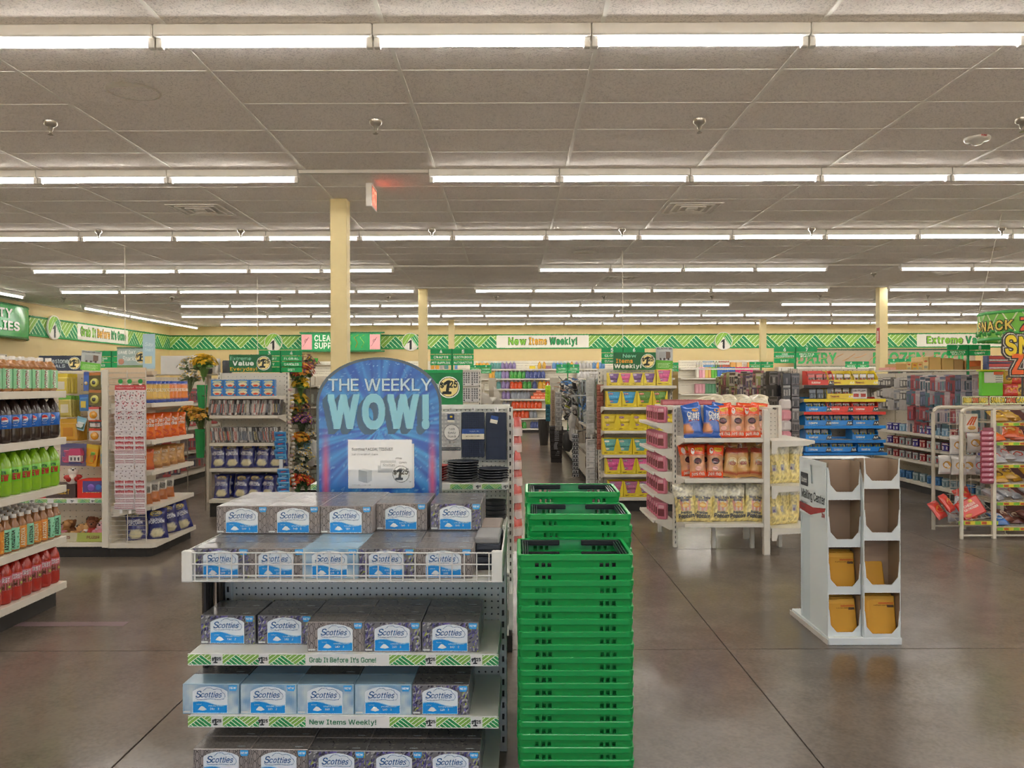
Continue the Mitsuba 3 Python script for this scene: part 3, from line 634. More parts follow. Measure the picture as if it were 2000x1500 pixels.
U = at(UX, UY, 0, rz=UR)
def inv_x(pxl, Y): return px(pxl, Y) - UX
def tissue_row(cols, z, where, deep, seed):
    """cols: (pattern, left pixel edge, front Y)."""
    r = random.Random(seed)
    for k, (p, xl, Y) in enumerate(cols):
        x = inv_x(xl, Y) + BWD / 2
        for q in range(deep[k] if isinstance(deep, (list, tuple)) else deep):
            pp = p if q == 0 else r.choice('gl' if p != 'b' else 'lbg')
            put('tissue_box', r.choice(TB_[pp]), f'{TNAME[pp]} {"at the front" if q == 0 else nth(q) + " behind"} in the {nth(k)} column {where}', 'tissue box',
                U @ at(x + r.uniform(-.002, .002), Y - UY + BDP / 2 + q * (BDP + .002) - x * math.tan(math.radians(-UR)) * 0, z, rz=r.uniform(-.5, .5)), f'tissue boxes {where}')
S1, S2, DK, TOP = .574, .333, .095, .865
# frame
parts = []
pb = M(); pegboard(pb, -.595, .595, .1, TOP - .02, -.003, pitch=.0285)
parts.append(('back_panel', mesh(pb)))
for x in (-.61, .61): parts.append(('upright', mesh(upright(x, 0, 0, TOP - .01, .032, .06, '#d4dad8'))))
for z, mid in ((S1, "Grab It Before It's Gone!"), (S2, 'New Items Weekly!')):
    s, b = shelf(-.6, .6, -.46, -.01, z, lip=.045)
    parts += [('shelf', mesh(s)), *brk('shelf__brackets' if z == S1 else 'shelf_001__brackets', b), ('shelf__price_rail' if z == S1 else 'shelf_001__price_rail', mesh(rail(-.605, .605, -.467, z - .045, z, mid), 'gloss'))]
s, b = shelf(-.6, .6, -.5, -.01, DK, lip=.05); parts += [('deck', mesh(s))]
parts.append(('kick_plate', mesh(M().box(-.6, .6, -.46, -.44, 0, DK - .05, '#1c1c1d'))))
t = M(); t.box(-.6, .6, -.47, .40, TOP - .012, TOP, SH); parts.append(('top_deck', mesh(t)))
wr = M(); yf, zb, zt = -.485, TOP - .005, TOP + .105
for x in np.arange(-.57, .575, .0475): wr.tube([(x, yf, zb), (x, yf, zt)], .0027, '#dfe2df', 5)
for z in (zb, zb + .022, zb + .066, zt): wr.tube([(-.6, yf, z), (.6, yf, z)], .003, '#dfe2df', 5)
for x in np.arange(-.57, .575, .0475): wr.tube([(x, yf, zb), (x, yf + .02, TOP - .006)], .0022, '#dfe2df', 5)
parts.append(('wire_front', mesh(wr, 'gloss')))
for sg in (-1, 1):
    e = M(); e.box(min(sg * .580, sg * .622), max(sg * .580, sg * .622), yf - .004, yf + .03, zb - .004, zt + .006, '#dcdfdb', b=.003); e.box(min(sg * .616, sg * .622), max(sg * .616, sg * .622), yf, .36, zb, zt, '#dcdfdb')
    parts.append(('side_panel', mesh(e)))
for x in (-.45, .45): parts.append(('foot', mesh(M().box(x - .02, x + .02, -.43, .3, 0, .045, '#55585a'))))
for x in (-.58, .58): parts.append(('leg', mesh(M().box(x - .02, x + .02, .34, .38, 0, TOP - .012, '#d4dad8'))))
put('display_rack', parts, 'white pegboard display rack with shelves of tissue boxes and a wire front', 'display rack', U, plabels={'shelf__price_rail': 'printed rail reading Grab It Before It\'s Gone!', 'shelf_001__price_rail': 'printed rail reading New Items Weekly!', 'wire_front': 'white wire grid along the top shelf'})
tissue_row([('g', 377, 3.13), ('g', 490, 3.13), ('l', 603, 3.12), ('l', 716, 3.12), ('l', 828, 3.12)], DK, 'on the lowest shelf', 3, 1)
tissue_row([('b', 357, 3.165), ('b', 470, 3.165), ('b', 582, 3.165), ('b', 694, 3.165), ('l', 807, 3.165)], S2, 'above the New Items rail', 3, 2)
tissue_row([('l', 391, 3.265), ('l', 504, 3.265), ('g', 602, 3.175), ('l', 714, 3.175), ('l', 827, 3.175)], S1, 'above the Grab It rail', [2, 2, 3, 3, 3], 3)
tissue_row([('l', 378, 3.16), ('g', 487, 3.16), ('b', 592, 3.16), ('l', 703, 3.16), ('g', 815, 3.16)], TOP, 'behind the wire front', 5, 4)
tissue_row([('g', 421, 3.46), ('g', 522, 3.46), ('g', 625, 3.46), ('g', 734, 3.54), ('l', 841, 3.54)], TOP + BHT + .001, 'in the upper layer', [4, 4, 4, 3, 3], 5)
# arched sign
AY = 4.04
def arch_sign():
    cx, w, z0, zs, zt = px(740, AY), .311, .80, pz(790, AY), pz(697, AY)
    def hw(z): return w if z <= zs else w * math.sqrt(max(0, 1 - ((z - zs) / (zt - zs)) ** 2.2))
    out = [(-w, z0), (w, z0)] + [(hw(z), z) for z in zs + (zt - zs) * np.sin(np.linspace(0, math.pi / 2, 26))] + [(-hw(z), z) for z in (zs + (zt - zs) * np.sin(np.linspace(0, math.pi / 2, 26)))[::-1]][1:]
    b = M(); b.prism(Polygon(out).buffer(0), (cx, AY + .012, 0), XR, ZU, .012, '#55626c')
    f = M(); n, k = 110, 200; us = np.linspace(-1, 1, n + 1); ts = np.linspace(0, 1, k + 1)
    zz = np.where(ts < .6, z0 + (zs - z0) * ts / .6, zs + (zt - .012 - zs) * np.sin((ts - .6) / .4 * math.pi / 2))
    P = np.array([[(u * max(hw(z + .010) - .012, 0.0), z) for z in zz] for u in us])
    x, z = P[..., 0], P[..., 1]; zc = pz(835, AY)
    ang = np.arctan2(z - zc, x); rad = np.hypot(x, z - zc)
    ray = meshkit.noise(np.stack([ang * 9 + 40, ang * 0, rad * 2.2], -1), 5) * .6 + meshkit.noise(np.stack([ang * 23 + 40, ang * 0, rad * 4], -1), 6) * .4
    ray = np.clip((ray - .35) * 2.4, 0, 1)[..., None] * np.clip(1.15 - rad / .52, .1, 1)[..., None]
    base = C('#2a55ab') * np.clip(1.2 - rad[..., None] * .9, .6, 1.2)
    col = base * (1 - ray) + C('#4fb4e6') * ray
    spark = (meshkit.noise(np.stack([x * 150, z * 150, x * 0], -1), 8) > .9)[..., None]; col = np.where(spark, col * .5 + C('#a8dcf0') * .5, col)
    red = np.clip(1 - np.abs(np.abs(x) - (.265 + .00)) / .024, 0, 1) * np.clip((pz(830, AY) - z) / .2, 0, 1) * .85
    col = col * (1 - red[..., None]) + C('#d2566f') * red[..., None]
    i, j = np.meshgrid(np.arange(n), np.arange(k), indexing='ij'); q = np.stack([i * (k + 1) + j, (i + 1) * (k + 1) + j, (i + 1) * (k + 1) + j + 1, i * (k + 1) + j + 1], -1).reshape(-1, 4)
    f.add(np.stack([x + cx, x * 0 + AY - .0008, z], -1).reshape(-1, 3), q, col.reshape(-1, 3))
    y = AY - .001
    f.text('THE WEEKLY', (cx + .008, y, pz(763, AY)), XR, ZU, .060, '#20467f', w=.52, wt=.04, lift=.001); f.text('THE WEEKLY', (cx + .006, y, pz(763, AY) + .002), XR, ZU, .059, '#cfe5ec', w=.515, wt=.015, lift=.002)
    for q in range(9): f.text('WOW!', (cx - .004 - q * .003, y, pz(832, AY) - q * .0032), XR, ZU, .148, '#34566f' if q else '#2f6b96', w=.505, wt=.085, lift=.001 + .0005 * (9 - q))
    f.text('WOW!', (cx, y, pz(832, AY)), XR, ZU, .148, '#8fd0e3', w=.505, wt=.085, lift=.0065)
    p = M(); a, c, d, e = px(680, AY), px(804, AY), pz(953, AY), pz(858, AY); yy = AY - .003
    p.box(a, c, yy - .002, yy, d, e, '#dde3e4'); p.box(a + .012, c + .012, yy, yy + .001, d + .004, e - .02, '#d3d9db')
    q = yy - .0022
    p.text('Scotties FACIAL TISSUES', (a + .018, q, pz(879, AY)), XR, ZU, .0135, '#2b3033', w=.205, wt=.03, align='l'); p.text('128 ct. or 68 ct. Cube', (a + .018, q, pz(888, AY)), XR, ZU, .009, '#5b6164', w=.13, align='l')
    p.text('White', (a + .25, q, pz(896, AY)), XR, ZU, .009, '#4b5154', shear=.2); p.text('Quality', (a + .272, q, pz(904, AY)), XR, ZU, .009, '#4b5154', shear=.2)
    bx, bz = px(712, AY), pz(938, AY)                 # the printed pictures of a cube box and a flat box
    p.poly(Polygon([(-.03, 0), (.012, -.012), (.012, .045), (-.03, .055)]), (bx, q, bz), XR, ZU, '#9aa5aa', .0005); p.poly(Polygon([(.012, -.012), (.036, 0), (.036, .052), (.012, .045)]), (bx, q, bz), XR, ZU, '#b9c3c7', .0005); p.poly(Polygon([(-.03, .055), (.012, .045), (.036, .052), (-.005, .062)]), (bx, q, bz), XR, ZU, '#c9d1d4', .0005)
    p.poly(sbox(0, 0, .105, .035).union(sbox(.012, .03, .09, .06)), (px(738, AY), q, pz(922, AY)), XR, ZU, '#a7b0b4', .0005); p.poly(sbox(0, 0, .075, .028), (px(744, AY), q, pz(914, AY)), XR, ZU, '#d9dfe1', .001); p.text('Scotties', (px(759, AY), q, pz(910, AY)), XR, ZU, .014, '#667074', w=.06, shear=.2, lift=.002)
    price_disc(p, px(783, AY), pz(925, AY), .046, q, .0012, '#d5dadb', '#dfe4e4')
    p.box(a + .02, a + .11, q - .0003, q, pz(946, AY) - .001, pz(946, AY), '#6b7275'); p.text('CA', (c - .008, q, pz(941, AY)), XR, ZU, .006, '#4b5154')
    sl = M().quad((a - .004, yy - .006, d - .003), (c + .006, yy - .006, d - .003), (c + .006, yy - .006, e + .004), (a - .004, yy - .006, e + .004), '#ffffff')
    st = M().box(cx - .2, cx + .2, AY + .012, AY + .03, TOP - .2, 1.2, '#9aa2a6'); 
    put('arched_sign', [('board', mesh(b)), ('face', mesh(f, 'gloss')), ('stand', mesh(st)), ('price_sheet', mesh(p)), ('price_sheet__sleeve', mesh(sl, 'pane'))], 'blue arched sign reading THE WEEKLY WOW! above the tissue boxes', 'sign', plabels={'price_sheet': 'white price sheet for facial tissues'})
arch_sign()
# dark packets hanging on the rack's side
for k in range(7):
    m = M(); c = ['#202023', '#2c2a2b', '#191b1e', '#35302c', '#202023', '#272729', '#1b1b1d'][k]
    m.box(-.012, .012, -.11, .11, -.42, 0, c, b=.008); m.quad((-.0125, -.08, -.3), (-.0125, .08, -.3), (-.0125, .08, -.12), (-.0125, -.08, -.12), ['#3b3a38', '#6b5a3a', '#44464a', '#3a3a40', '#d8b92c', '#4d4947', '#a5552c'][k])
    put('black_packet', mesh(m, 'film'), f'black packet hanging on the side of the display rack, {nth(k)} from the front', 'packet', U @ at(-.634 - .014 * (k % 3), -.19 + .05 * k, .82 - .012 * k, rz=14 + 3 * k % 7, rx=3), group='black packets hanging on the display rack')
# ---------------------------------------------------------------- towel rack behind
TX0, TX1, TY = -1.235, -.013, 5.3
parts = []
pb = M(); pegboard(pb, TX0 + .02, TX1 - .02, .12, 1.47, TY, pitch=.028); pb.box(TX0, TX1, TY - .012, TY + .02, 1.455, 1.487, SH, b=.003); parts.append(('back_panel', mesh(pb)))
for x in (TX0, TX1): parts.append(('upright', mesh(upright(x, TY, 0, 1.47, .034, .05, SH, pitch=.05))))
for k, (z, yf) in enumerate(((1.015, 4.94), (.745, 5.02), (.49, 4.86))):
    s, b = shelf(TX0 + .01, TX1 - .01, yf, TY, z, lip=.036); n = '' if k == 0 else f'_{k:03d}'
    parts += [('shelf', mesh(s)), *brk(f'shelf{n}__brackets', b), (f'shelf{n}__price_rail', mesh(rail(TX0 + .01, TX1 - .01, yf - .007, z - .036, z), 'gloss'))]
s, b = shelf(TX0 + .01, TX1 - .01, 4.88, TY, .15); parts += [('deck', mesh(s)), ('kick_plate', mesh(M().box(TX0 + .02, TX1 - .02, 4.92, 4.94, 0, .12, '#1c1c1d'))), ('end_panel', mesh(M().box(TX1 - .01, TX1 + .012, 4.95, TY - .03, 0.12, .34, SH))), ('foot', mesh(M().box(TX1 - .03, TX1 + .01, 4.9, TY, 0, .1, '#1c1c1d')))]
put('towel_rack', parts, 'white pegboard rack with hanging kitchen towels behind the arched sign', 'display rack')
def towel(x, w, ztop, zbot, kind, label):
    m = M(); h = ztop - zbot; y = TY - .055; n = 14
    xs = np.linspace(-w / 2, w / 2, 9); zs = np.linspace(0, h, n + 1)
    for d, s in ((-.014, 1), (.014, -1)):
        P = np.array([[(a, d + .004 * math.sin(a * 60 + 1) * (1 - c / h * .5), c) for c in zs] for a in xs]).reshape(-1, 3)
        i, j = np.meshgrid(np.arange(8), np.arange(n), indexing='ij'); q = np.stack([i * (n + 1) + j, (i + 1) * (n + 1) + j, (i + 1) * (n + 1) + j + 1, i * (n + 1) + j + 1], -1).reshape(-1, 4)
        m.smooth(P, q if s > 0 else q[:, ::-1], '#c9cac6' if kind == 'plaid' else '#1d2739')
    m.box(-w / 2, w / 2, -.014, .014, h - .006, h + .004, '#c9cac6' if kind == 'plaid' else '#1d2739', b=.004)
    for x_ in (-w / 2, w / 2): m.box(x_ - .003, x_ + .003, -.013, .013, 0, h, '#c0c1bd' if kind == 'plaid' else '#19212f')
    f = -.0195
    lab = M()
    if kind == 'plaid':
        for a in np.arange(-w / 2 + .012, w / 2 - .01, .026): m.quad((a, f, .085), (a + .013, f, .085), (a + .013, f, h), (a, f, h), '#a8aaa8')
        for c in np.arange(.095, h - .02, .026): m.quad((-w / 2, f - .0004, c), (w / 2, f - .0004, c), (w / 2, f - .0004, c + .012), (-w / 2, f - .0004, c + .012), '#9c9f9f')
        for c in (.06, .068, .076): m.quad((-w / 2, f - .0006, c), (w / 2, f - .0006, c), (w / 2, f - .0006, c + .005), (-w / 2, f - .0006, c + .005), '#2b3138')
        disc(m, 0.005, h - .125, .052, f, '#2b3138', lift=.0012); disc(m, .005, h - .125, .049, f, '#dfe0dc', lift=.002)
        for k, s in enumerate(('faith', 'family', 'friends')): m.text(s, (.005, f, h - .11 - .024 * k), XR, ZU, .013, '#3b4147', lift=.003, shear=.15)
        lab.box(-.022, .022, f - .004, f - .002, h - .048, h - .008, '#1f2f55'); lab.box(-.022, .022, f - .0045, f - .002, h - .06, h - .046, '#e3dfd0'); lab.box(-.006, .01, f - .006, f - .004, h - .03, h - .018, '#e5c531')
    elif kind == 'waffle':
        for c in np.arange(.004, h, .0125): m.quad((-w / 2, f - .0002, c), (w / 2, f - .0002, c), (w / 2, f - .0002, c + .003), (-w / 2, f - .0002, c + .003), '#141c2b')
        for a in np.arange(-w / 2, w / 2, .0125): m.quad((a, f - .0003, 0), (a + .003, f - .0003, 0), (a + .003, f - .0003, h), (a, f - .0003, h), '#26324a')
        lab.box(-w / 2 - .002, w / 2 + .002, f - .005, .017, .115, .150, '#ddd8c2'); lab.box(-w / 2 - .002, w / 2 + .002, f - .0055, .017, .150, .182, '#27457f'); lab.text('KITCHEN TOWEL', (0, f - .006, .132), XR, ZU, .007, '#54524a', w=.09); lab.text('Royal Norfolk', (.01, f - .006, .163), XR, ZU, .008, '#c7d2e2', w=.06)
    else:
        for c in np.arange(.02, h, .06): m.quad((-w / 2, f - .0002, c), (w / 2, f - .0002, c), (w / 2, f - .0002, c + .002), (-w / 2, f - .0002, c + .002), '#141b29')
        t = at(-.01, 0, h - .03, ry=12); q = M(); q.box(-.024, .024, f - .006, f - .003, -.036, -.012, '#e0dccb'); q.box(-.024, .024, f - .0065, f - .003, -.012, .012, '#27457f'); lab.merge(q, t)
    hk = M(); hk.tube([(0, .05, h + .02), (0, -.02, h + .02), (0, -.03, h + .032)], .0025, '#c9c9c4', 5); hk.box(-.012, .012, .04, .05, h + .005, h + .035, '#dcdcd8')
    put('towel', [('cloth', mesh(m)), ('paper_tag', mesh(lab)), ('hook', mesh(hk, 'metal'))], label, 'towel', at(x, y, zbot), group='kitchen towels hung on the pegboard')
towel(px(881, 5.25), .128, 1.435, pz(897, 5.25), 'plaid', 'white and grey plaid kitchen towel printed faith family friends')
towel(px(924, 5.25), .14, 1.435, pz(892, 5.25), 'waffle', 'navy waffle kitchen towel with a paper band, between two others')
towel(px(969, 5.25), .128, 1.433, pz(897, 5.25), 'plain', 'dark navy kitchen towel with a tilted paper tag')
def plate(r, c):
    m = M(); m.lathe([(r * .6, 0), (r * .62, .004), (r * .9, .012), (r, .018), (r * .99, .021), (r * .9, .016), (r * .62, .007), (0.0, .0065)], c, 28, cap=False); return mesh(m, 'gloss')
P1, P2, PR = plate(.1, '#23262c'), plate(.098, '#2a2d33'), plate(.085, '#8e2b2a')
def plates(x, y, z, n, p, name, where, grp):
    for k in range(n): put('plate', p, f'{name} {where}, {nth(k)} from the bottom', 'plate', at(x + rnd.uniform(-.002, .002), y, z + .0155 * k), grp)
plates(px(904, 5.06), 5.06, 1.015, 8, P1, 'dark dinner plate in the taller stack', 'below the towels', 'dark plates in the taller stack')
plates(px(963, 5.06), 5.06, 1.015, 5, P2, 'dark dinner plate in the lower stack', 'beside the rack post', 'dark plates in the lower stack')
plates(px(850, 5.1), 5.1, 1.015, 6, PR, 'red side plate', 'peeping out behind the arched sign', 'red plates behind the arched sign')
bowl = M(); bowl.lathe([(.04, 0), (.045, .004), (.068, .035), (.072, .055), (.069, .056), (.06, .035), (.04, .008), (0, .007)], '#23262c', 24, cap=False); bowl = mesh(bowl, 'gloss')
for k in range(4): put('bowl', bowl, f'dark bowl stacked on the second shelf of the towel rack, {nth(k)} from the bottom', 'bowl', at(px(966, 5.11), 5.11, .745 + .03 * k), group='dark bowls stacked on the towel rack')
for k in range(2):
    for j in range(5):
        m = M().box(-.05, .05, -.12, .12, 0, .026, ['#23262e', '#2c313c', '#262a33', '#2c313c', '#8b8078' if k % 2 else '#77787a'][j], b=.006)
        put('placemat', mesh(m), f'folded dark placemat in the {"nearer" if k == 0 else "farther"} pile at the end of the wire shelf, {nth(j)} up', 'placemat', U @ at(.555, -.2 + .26 * k, TOP + .0005 + .0265 * j, rz=rnd.uniform(-2, 2)), group='placemats at the end of the wire shelf')
for k in range(2):
    m = M().box(-.06, .06, -.012, .012, -.2, 0, '#20242d', b=.006); m.quad((-.04, -.0125, -.1), (.04, -.0125, -.1), (.04, -.0125, -.04), (-.04, -.0125, -.04), '#8d8f92')
    put('black_pouch', mesh(m), f'black pouch leaning on the lowest shelf of the towel rack, {nth(k)} from the post', 'pouch', at(TX1 - .1 - .15 * k, 4.95, .35), group='black pouches on the towel rack')
a, b = px(795, 5.3), px(904, 5.3)
m = M(); m.box(a, b, 5.29, 5.305, 1.487, pz(722, 5.3), '#156b39', b=.002); m.box(a, b, 5.287, 5.29, pz(722, 5.3) - .02, pz(722, 5.3), '#1d8a49'); price_disc(m, px(877, 5.3), pz(756, 5.3), .071, 5.289, .002)
m.text('New Items', (a + .09, 5.289, 1.6), XR, ZU, .03, '#e6e9e2', bold=True)
put('price_sign', mesh(m), 'green sign with a round $1.25 price on top of the towel rack', 'sign')
def pouch_bag(w, h, d, top, bottom):
    m = M(); n, k = 8, 10; us, vs = np.linspace(0, 1, n + 1), np.linspace(0, 1, k + 1)
    for s in (-1, 1):
        P = np.array([[((u - .5) * w * (1 - .35 * max(0, v - .6)), s * d / 2 * (math.sin(math.pi * u) ** .5) * (1 - v ** 3), -h + v * h) for v in vs] for u in us]).reshape(-1, 3)
        i, j = np.meshgrid(np.arange(n), np.arange(k), indexing='ij'); q = np.stack([i * (k + 1) + j, (i + 1) * (k + 1) + j, (i + 1) * (k + 1) + j + 1, i * (k + 1) + j + 1], -1).reshape(-1, 4)
        V_ = np.tile(vs, n + 1); col = np.where((V_ > .45)[:, None], C(top), C(bottom))
        m.smooth(P, q if s < 0 else q[:, ::-1], col)
    return mesh(m, 'film')
PBAG = pouch_bag(.085, .12, .05, '#b5453c', '#d8c9c6')
for k, y in enumerate((842, 874, 907, 940, 972, 1004, 1036, 1066)):
    put('net_bag', PBAG, f'red and white bag on the clip strip beside the towel rack, {nth(k)} from the top', 'bag', at(px(1010, 5.18), 5.18 + .02 * (k % 2), pz(y, 5.18) + .09, rz=50 + 8 * (k % 3)), group='bags on the clip strip beside the towel rack')
put('clip_strip', mesh(M().box(TX1 + .018, TX1 + .024, 5.14, 5.23, .55, 1.4, '#e8e8e4')), 'white hanging clip strip holding red and white bags', 'clip strip')
# ---------------------------------------------------------------- shopping baskets
def basket():
    L, W_, H = .219, .165, .205; l, w = .185, .132
    m = M(); t = .003; G = '#0f7d3b'
    def wall(half_t, half_b, off_t, off_b, rot, n, us):
        g = Polygon([(-half_b, 0), (half_b, 0), (half_t, H), (-half_t, H)])
        for u in us:
            for z in (.148, .105, .06): g = g.difference(sbox(u - .007, z, u + .007, z + .028))
        q = M(); k = math.hypot(H, off_t - off_b)
        q.prism(affinity.scale(g, 1, k / H, origin=(0, 0)), (0, -off_b, 0), XR, (0, -(off_t - off_b) / k, H / k), t, G)
        m.merge(q, at(rz=rot))
    us = [-.145, -.12, -.098, .145, .12, .098]
    wall(L - .004, l, W_ - .004, w, 0, 3, us); wall(L - .004, l, W_ - .004, w, 180, 3, us)
    wall(W_ - .004, w, L - .004, l, 90, 3, [-.09, -.06, .06, .09]); wall(W_ - .004, w, L - .004, l, -90, 3, [-.09, -.06, .06, .09])
    m.box(-l, l, -w, w, 0, .004, G)
    for x in (-.13, .13):                                  # ribs on the long sides
        for s in (-1, 1): m.box(x - .0015, x + .0015, min(s * (W_ - .013), s * (W_ - .003)), max(s * (W_ - .013), s * (W_ - .003)), H - .06, H - .02, G)
    def ring(a, b, r):
        o = []
        for cx, cy, s0 in ((a - r, b - r, 0), (-a + r, b - r, 90), (-a + r, -b + r, 180), (a - r, -b + r, 270)):
            for k in range(6): o.append((cx + r * math.cos(math.radians(s0 + 18 * k)), cy + r * math.sin(math.radians(s0 + 18 * k))))
        return np.array(o)
    prof = [(-.006, -.022), (-.001, -.022), (.001, -.02), (.001, -.002), (-.002, .001), (-.014, .001), (-.014, -.004)]
    rings = [np.column_stack([ring(L + d, W_ + d, .026 + d), np.full(24, H + z)]) for d, z in prof]
    n = 24
    for p, q in zip(rings, rings[1:]):
        i = np.arange(n); m.smooth(np.vstack([p, q]), np.stack([i, (i + 1) % n, n + (i + 1) % n, n + i], 1), '#10843f')
    parts = [('body', mesh(m, 'gloss'))]
    for s in (-1, 1):
        hm = M()
        for e in (-1, 1): hm.box(*sorted((s * .045, s * (L - .02))), *sorted((e * (W_ - .028), e * (W_ - .016))), H - .024, H - .002, '#23272b', b=.003)
        for q in range(3): hm.box(*sorted((s * (L - .02 - .009 * q), s * (L - .026 - .009 * q))), -(W_ - .03), W_ - .03, H - .02 - .003 * q, H - .001 - .003 * q, '#23272b', b=.002)
        parts.append(('handle', mesh(hm, 'gloss')))
    return parts
BK = basket()
for st, (x, y, n, nm, j) in enumerate(((.2385, 3.215, 17, 'front', .6), (.285, 3.56, 19, 'middle', 1.2), (.281, 3.895, 20, 'back', 1.0))):
    for k in range(n):
        put('shopping_basket', BK, f'green plastic shopping basket, {nth(n - 1 - k)} from the top of the {nm} stack', 'basket', at(x + rnd.uniform(-.002, .002), y, .0005 + .0482 * k, rz=rnd.uniform(-.5, .5) - j), f'green baskets in the {nm} stack')
# ---------------------------------------------------------------- goods: bags, bottles, packs
def bag(w, h, d, paint, texts=(), mat='film', seed=0, res=(12, 16), shapes=()):
    """A filled pouch standing on z = 0, crimped at top and bottom, its front to -y. paint(u, v) colours it; texts: (string, u, v, height, colour, width); shapes: (polygon in metres from the middle of the foot, colour)."""
    n, k = res; us, vs = np.linspace(0, 1, n + 1), np.linspace(0, 1, k + 1)
    def surf(x, z):
        u, v = np.clip(x / w + .5, 0, 1), np.clip(z / h, 0, 1)
        e = np.clip(np.minimum(v, 1 - v) / .16, 0, 1) ** .6
        wr = (meshkit.noise(np.stack([u * 5 + seed * 3.3, v * 6, u * 0], -1), seed) - .5) * .25 + (meshkit.noise(np.stack([u * 13 + seed, v * 4, u * 0], -1), seed + 1) - .5) * .12
        return d / 2 * np.sin(math.pi * np.clip(u, .0, 1)) ** .55 * e * (1 + wr)
    m = M()
    U, V_ = np.meshgrid(us, vs, indexing='ij')
    i, j = np.meshgrid(np.arange(n), np.arange(k), indexing='ij'); q = np.stack([i * (k + 1) + j, (i + 1) * (k + 1) + j, (i + 1) * (k + 1) + j + 1, i * (k + 1) + j + 1], -1).reshape(-1, 4)
    xs = (U - .5) * w * (1 - .10 * np.sin(math.pi * V_) ** 2) ; zs = V_ * h
    for s in (-1, 1):
        y = s * (surf((U - .5) * w, zs) + .0015)
        m.smooth(np.stack([xs, y, zs], -1).reshape(-1, 3), q if s < 0 else q[:, ::-1], paint(U, V_).reshape(-1, 3))
    def lay(p, f, c, lift):
        m.add(np.stack([p[:, 0] * .93, -(surf(p[:, 0], p[:, 1]) + lift), p[:, 1]], 1), f, c)
    for t, (g, c) in enumerate(shapes):
        pv, pf = trimesh.creation.triangulate_polygon(g.segmentize(w / 8), engine='earcut')
        a = pv[pf]; ar = cross2(a); lay(pv, np.where((ar < 0)[:, None], pf[:, ::-1], pf), c, .005 + .0007 * t)
    for s, u, v, hh, c, ww in texts:
        g, f, L = glyphs(s, .055); kx = min(hh, ww / L) if ww else hh
        lay(np.stack([(u - .5) * w + (g[:, 0] - L / 2) * kx, v * h + g[:, 1] * hh], 1), f, c, .009)
    return mesh(m, mat)
def solid(*cs):
    """paint() in horizontal bands: (top v, colour) from below."""
    def p(u, v):
        o = np.zeros(u.shape + (3,)); o[:] = C(cs[-1][1])
        for t, c in cs[::-1]: o = np.where((v <= t)[..., None], C(c), o)
        return o
    return p
def ell(cx, cz, rx, rz, n=14):
    a = np.arange(n) * 2 * math.pi / n; return Polygon(np.stack([cx + rx * np.cos(a), cz + rz * np.sin(a)], 1))
def cyl_text(m, s, r, z, h, c, w, wt=.05, vertical=False):
    g, f, L = glyphs(s, wt); k = w / L
    p = np.stack([(g[:, 0] - L / 2) * k, g[:, 1] * h], 1)
    if vertical: p = np.stack([-p[:, 1] + h / 2, p[:, 0]], 1)
    m.add(np.stack([(r + .0012) * np.sin(p[:, 0] / r), -(r + .0012) * np.cos(p[:, 0] / r), z + p[:, 1]], 1), f, c)
def soda(liquid, label, cap, kind):
    b = M(); b.lathe([(.030, 0), (.044, .004), (.052, .02), (.0535, .05), (.052, .085), (.053, .12), (.0535, .19), (.05, .212), (.036, .25), (.018, .278), (.0145, .288), (.0145, .298)], liquid, 16)
    l = M(); z0, z1 = (.095, .185); l.lathe([(.0536, z0), (.0542, z0 + .001), (.0542, z1), (.0536, z1 + .001)], label, 20, cap=False)
    if kind == 'cola':
        for a in (0, 95, 190, 275):
            q = M(); t = np.linspace(0, 2 * math.pi, 15)[:-1]
            for r_, c, y in ((.024, '#e9eaec', .0008), (.0215, '#2b63b5', .0014)): q.add(np.array([[r_ * math.cos(e), -(.0542 + y), .15 + r_ * math.sin(e)] for e in t]) * [1, 1, 1], [[0, i, i + 1] for i in range(1, 13)], c)
            q.add(np.array([[.0215 * math.cos(e), -.0560, .15 + .0215 * math.sin(e)] for e in np.linspace(.25, math.pi - .0, 9)]), [[0, i, i + 1] for i in range(1, 8)], '#c9232e')
            q.add(np.array([[.0215 * math.cos(e), -.0565, .15 + .0215 * math.sin(e)] for e in (math.pi, .25, -.35, -2.7)]), [[0, 3, 2], [0, 2, 1]], '#e9eaec')
            q.text('PEPSI', (0, -.0562, .109), XR, ZU, .007, '#dfe6f2', w=.026, wt=.03)
            l.merge(q, at(rz=a))
    elif kind == 'dew':
        for a in (0, 120, 240):
            q = M(); cyl_text(q, 'DEW', .0545, .108, .036, '#b3202a', .075, .1); cyl_text(q, 'MTN', .0545, .152, .018, '#17552c', .04, .1); l.merge(q, at(rz=a))
    elif kind == 'red':
        for a in (0, 120, 240):
            q = M(); cyl_text(q, 'THIRST', .0545, .150, .026, '#efe9ea', .09, .07); l.merge(q, at(rz=a))
        l.lathe([(.0545, .097), (.0545, .14)], '#7e4a34', 18, cap=False)
        for a in range(0, 360, 45): l.merge(M().ball((0, -.0545, .115), .012, '#a9b04a' if a % 90 else '#5d2b20', 1, (1, .25, .8)), at(rz=a))
    elif kind == 'diet':
        for a in (0, 120, 240): l.merge(M().add(np.array([[.02 * math.cos(e), -.0556, .145 + .02 * math.sin(e)] for e in np.linspace(0, 2 * math.pi, 13)[:-1]]), [[0, i, i + 1] for i in range(1, 11)], '#c9232e'), at(rz=a))
    c = M().lathe([(.0155, .285), (.0155, .302), (.014, .304)], cap, 12)
    return [('body', mesh(b, 'film')), ('label', mesh(l, 'gloss')), ('cap', mesh(c))]
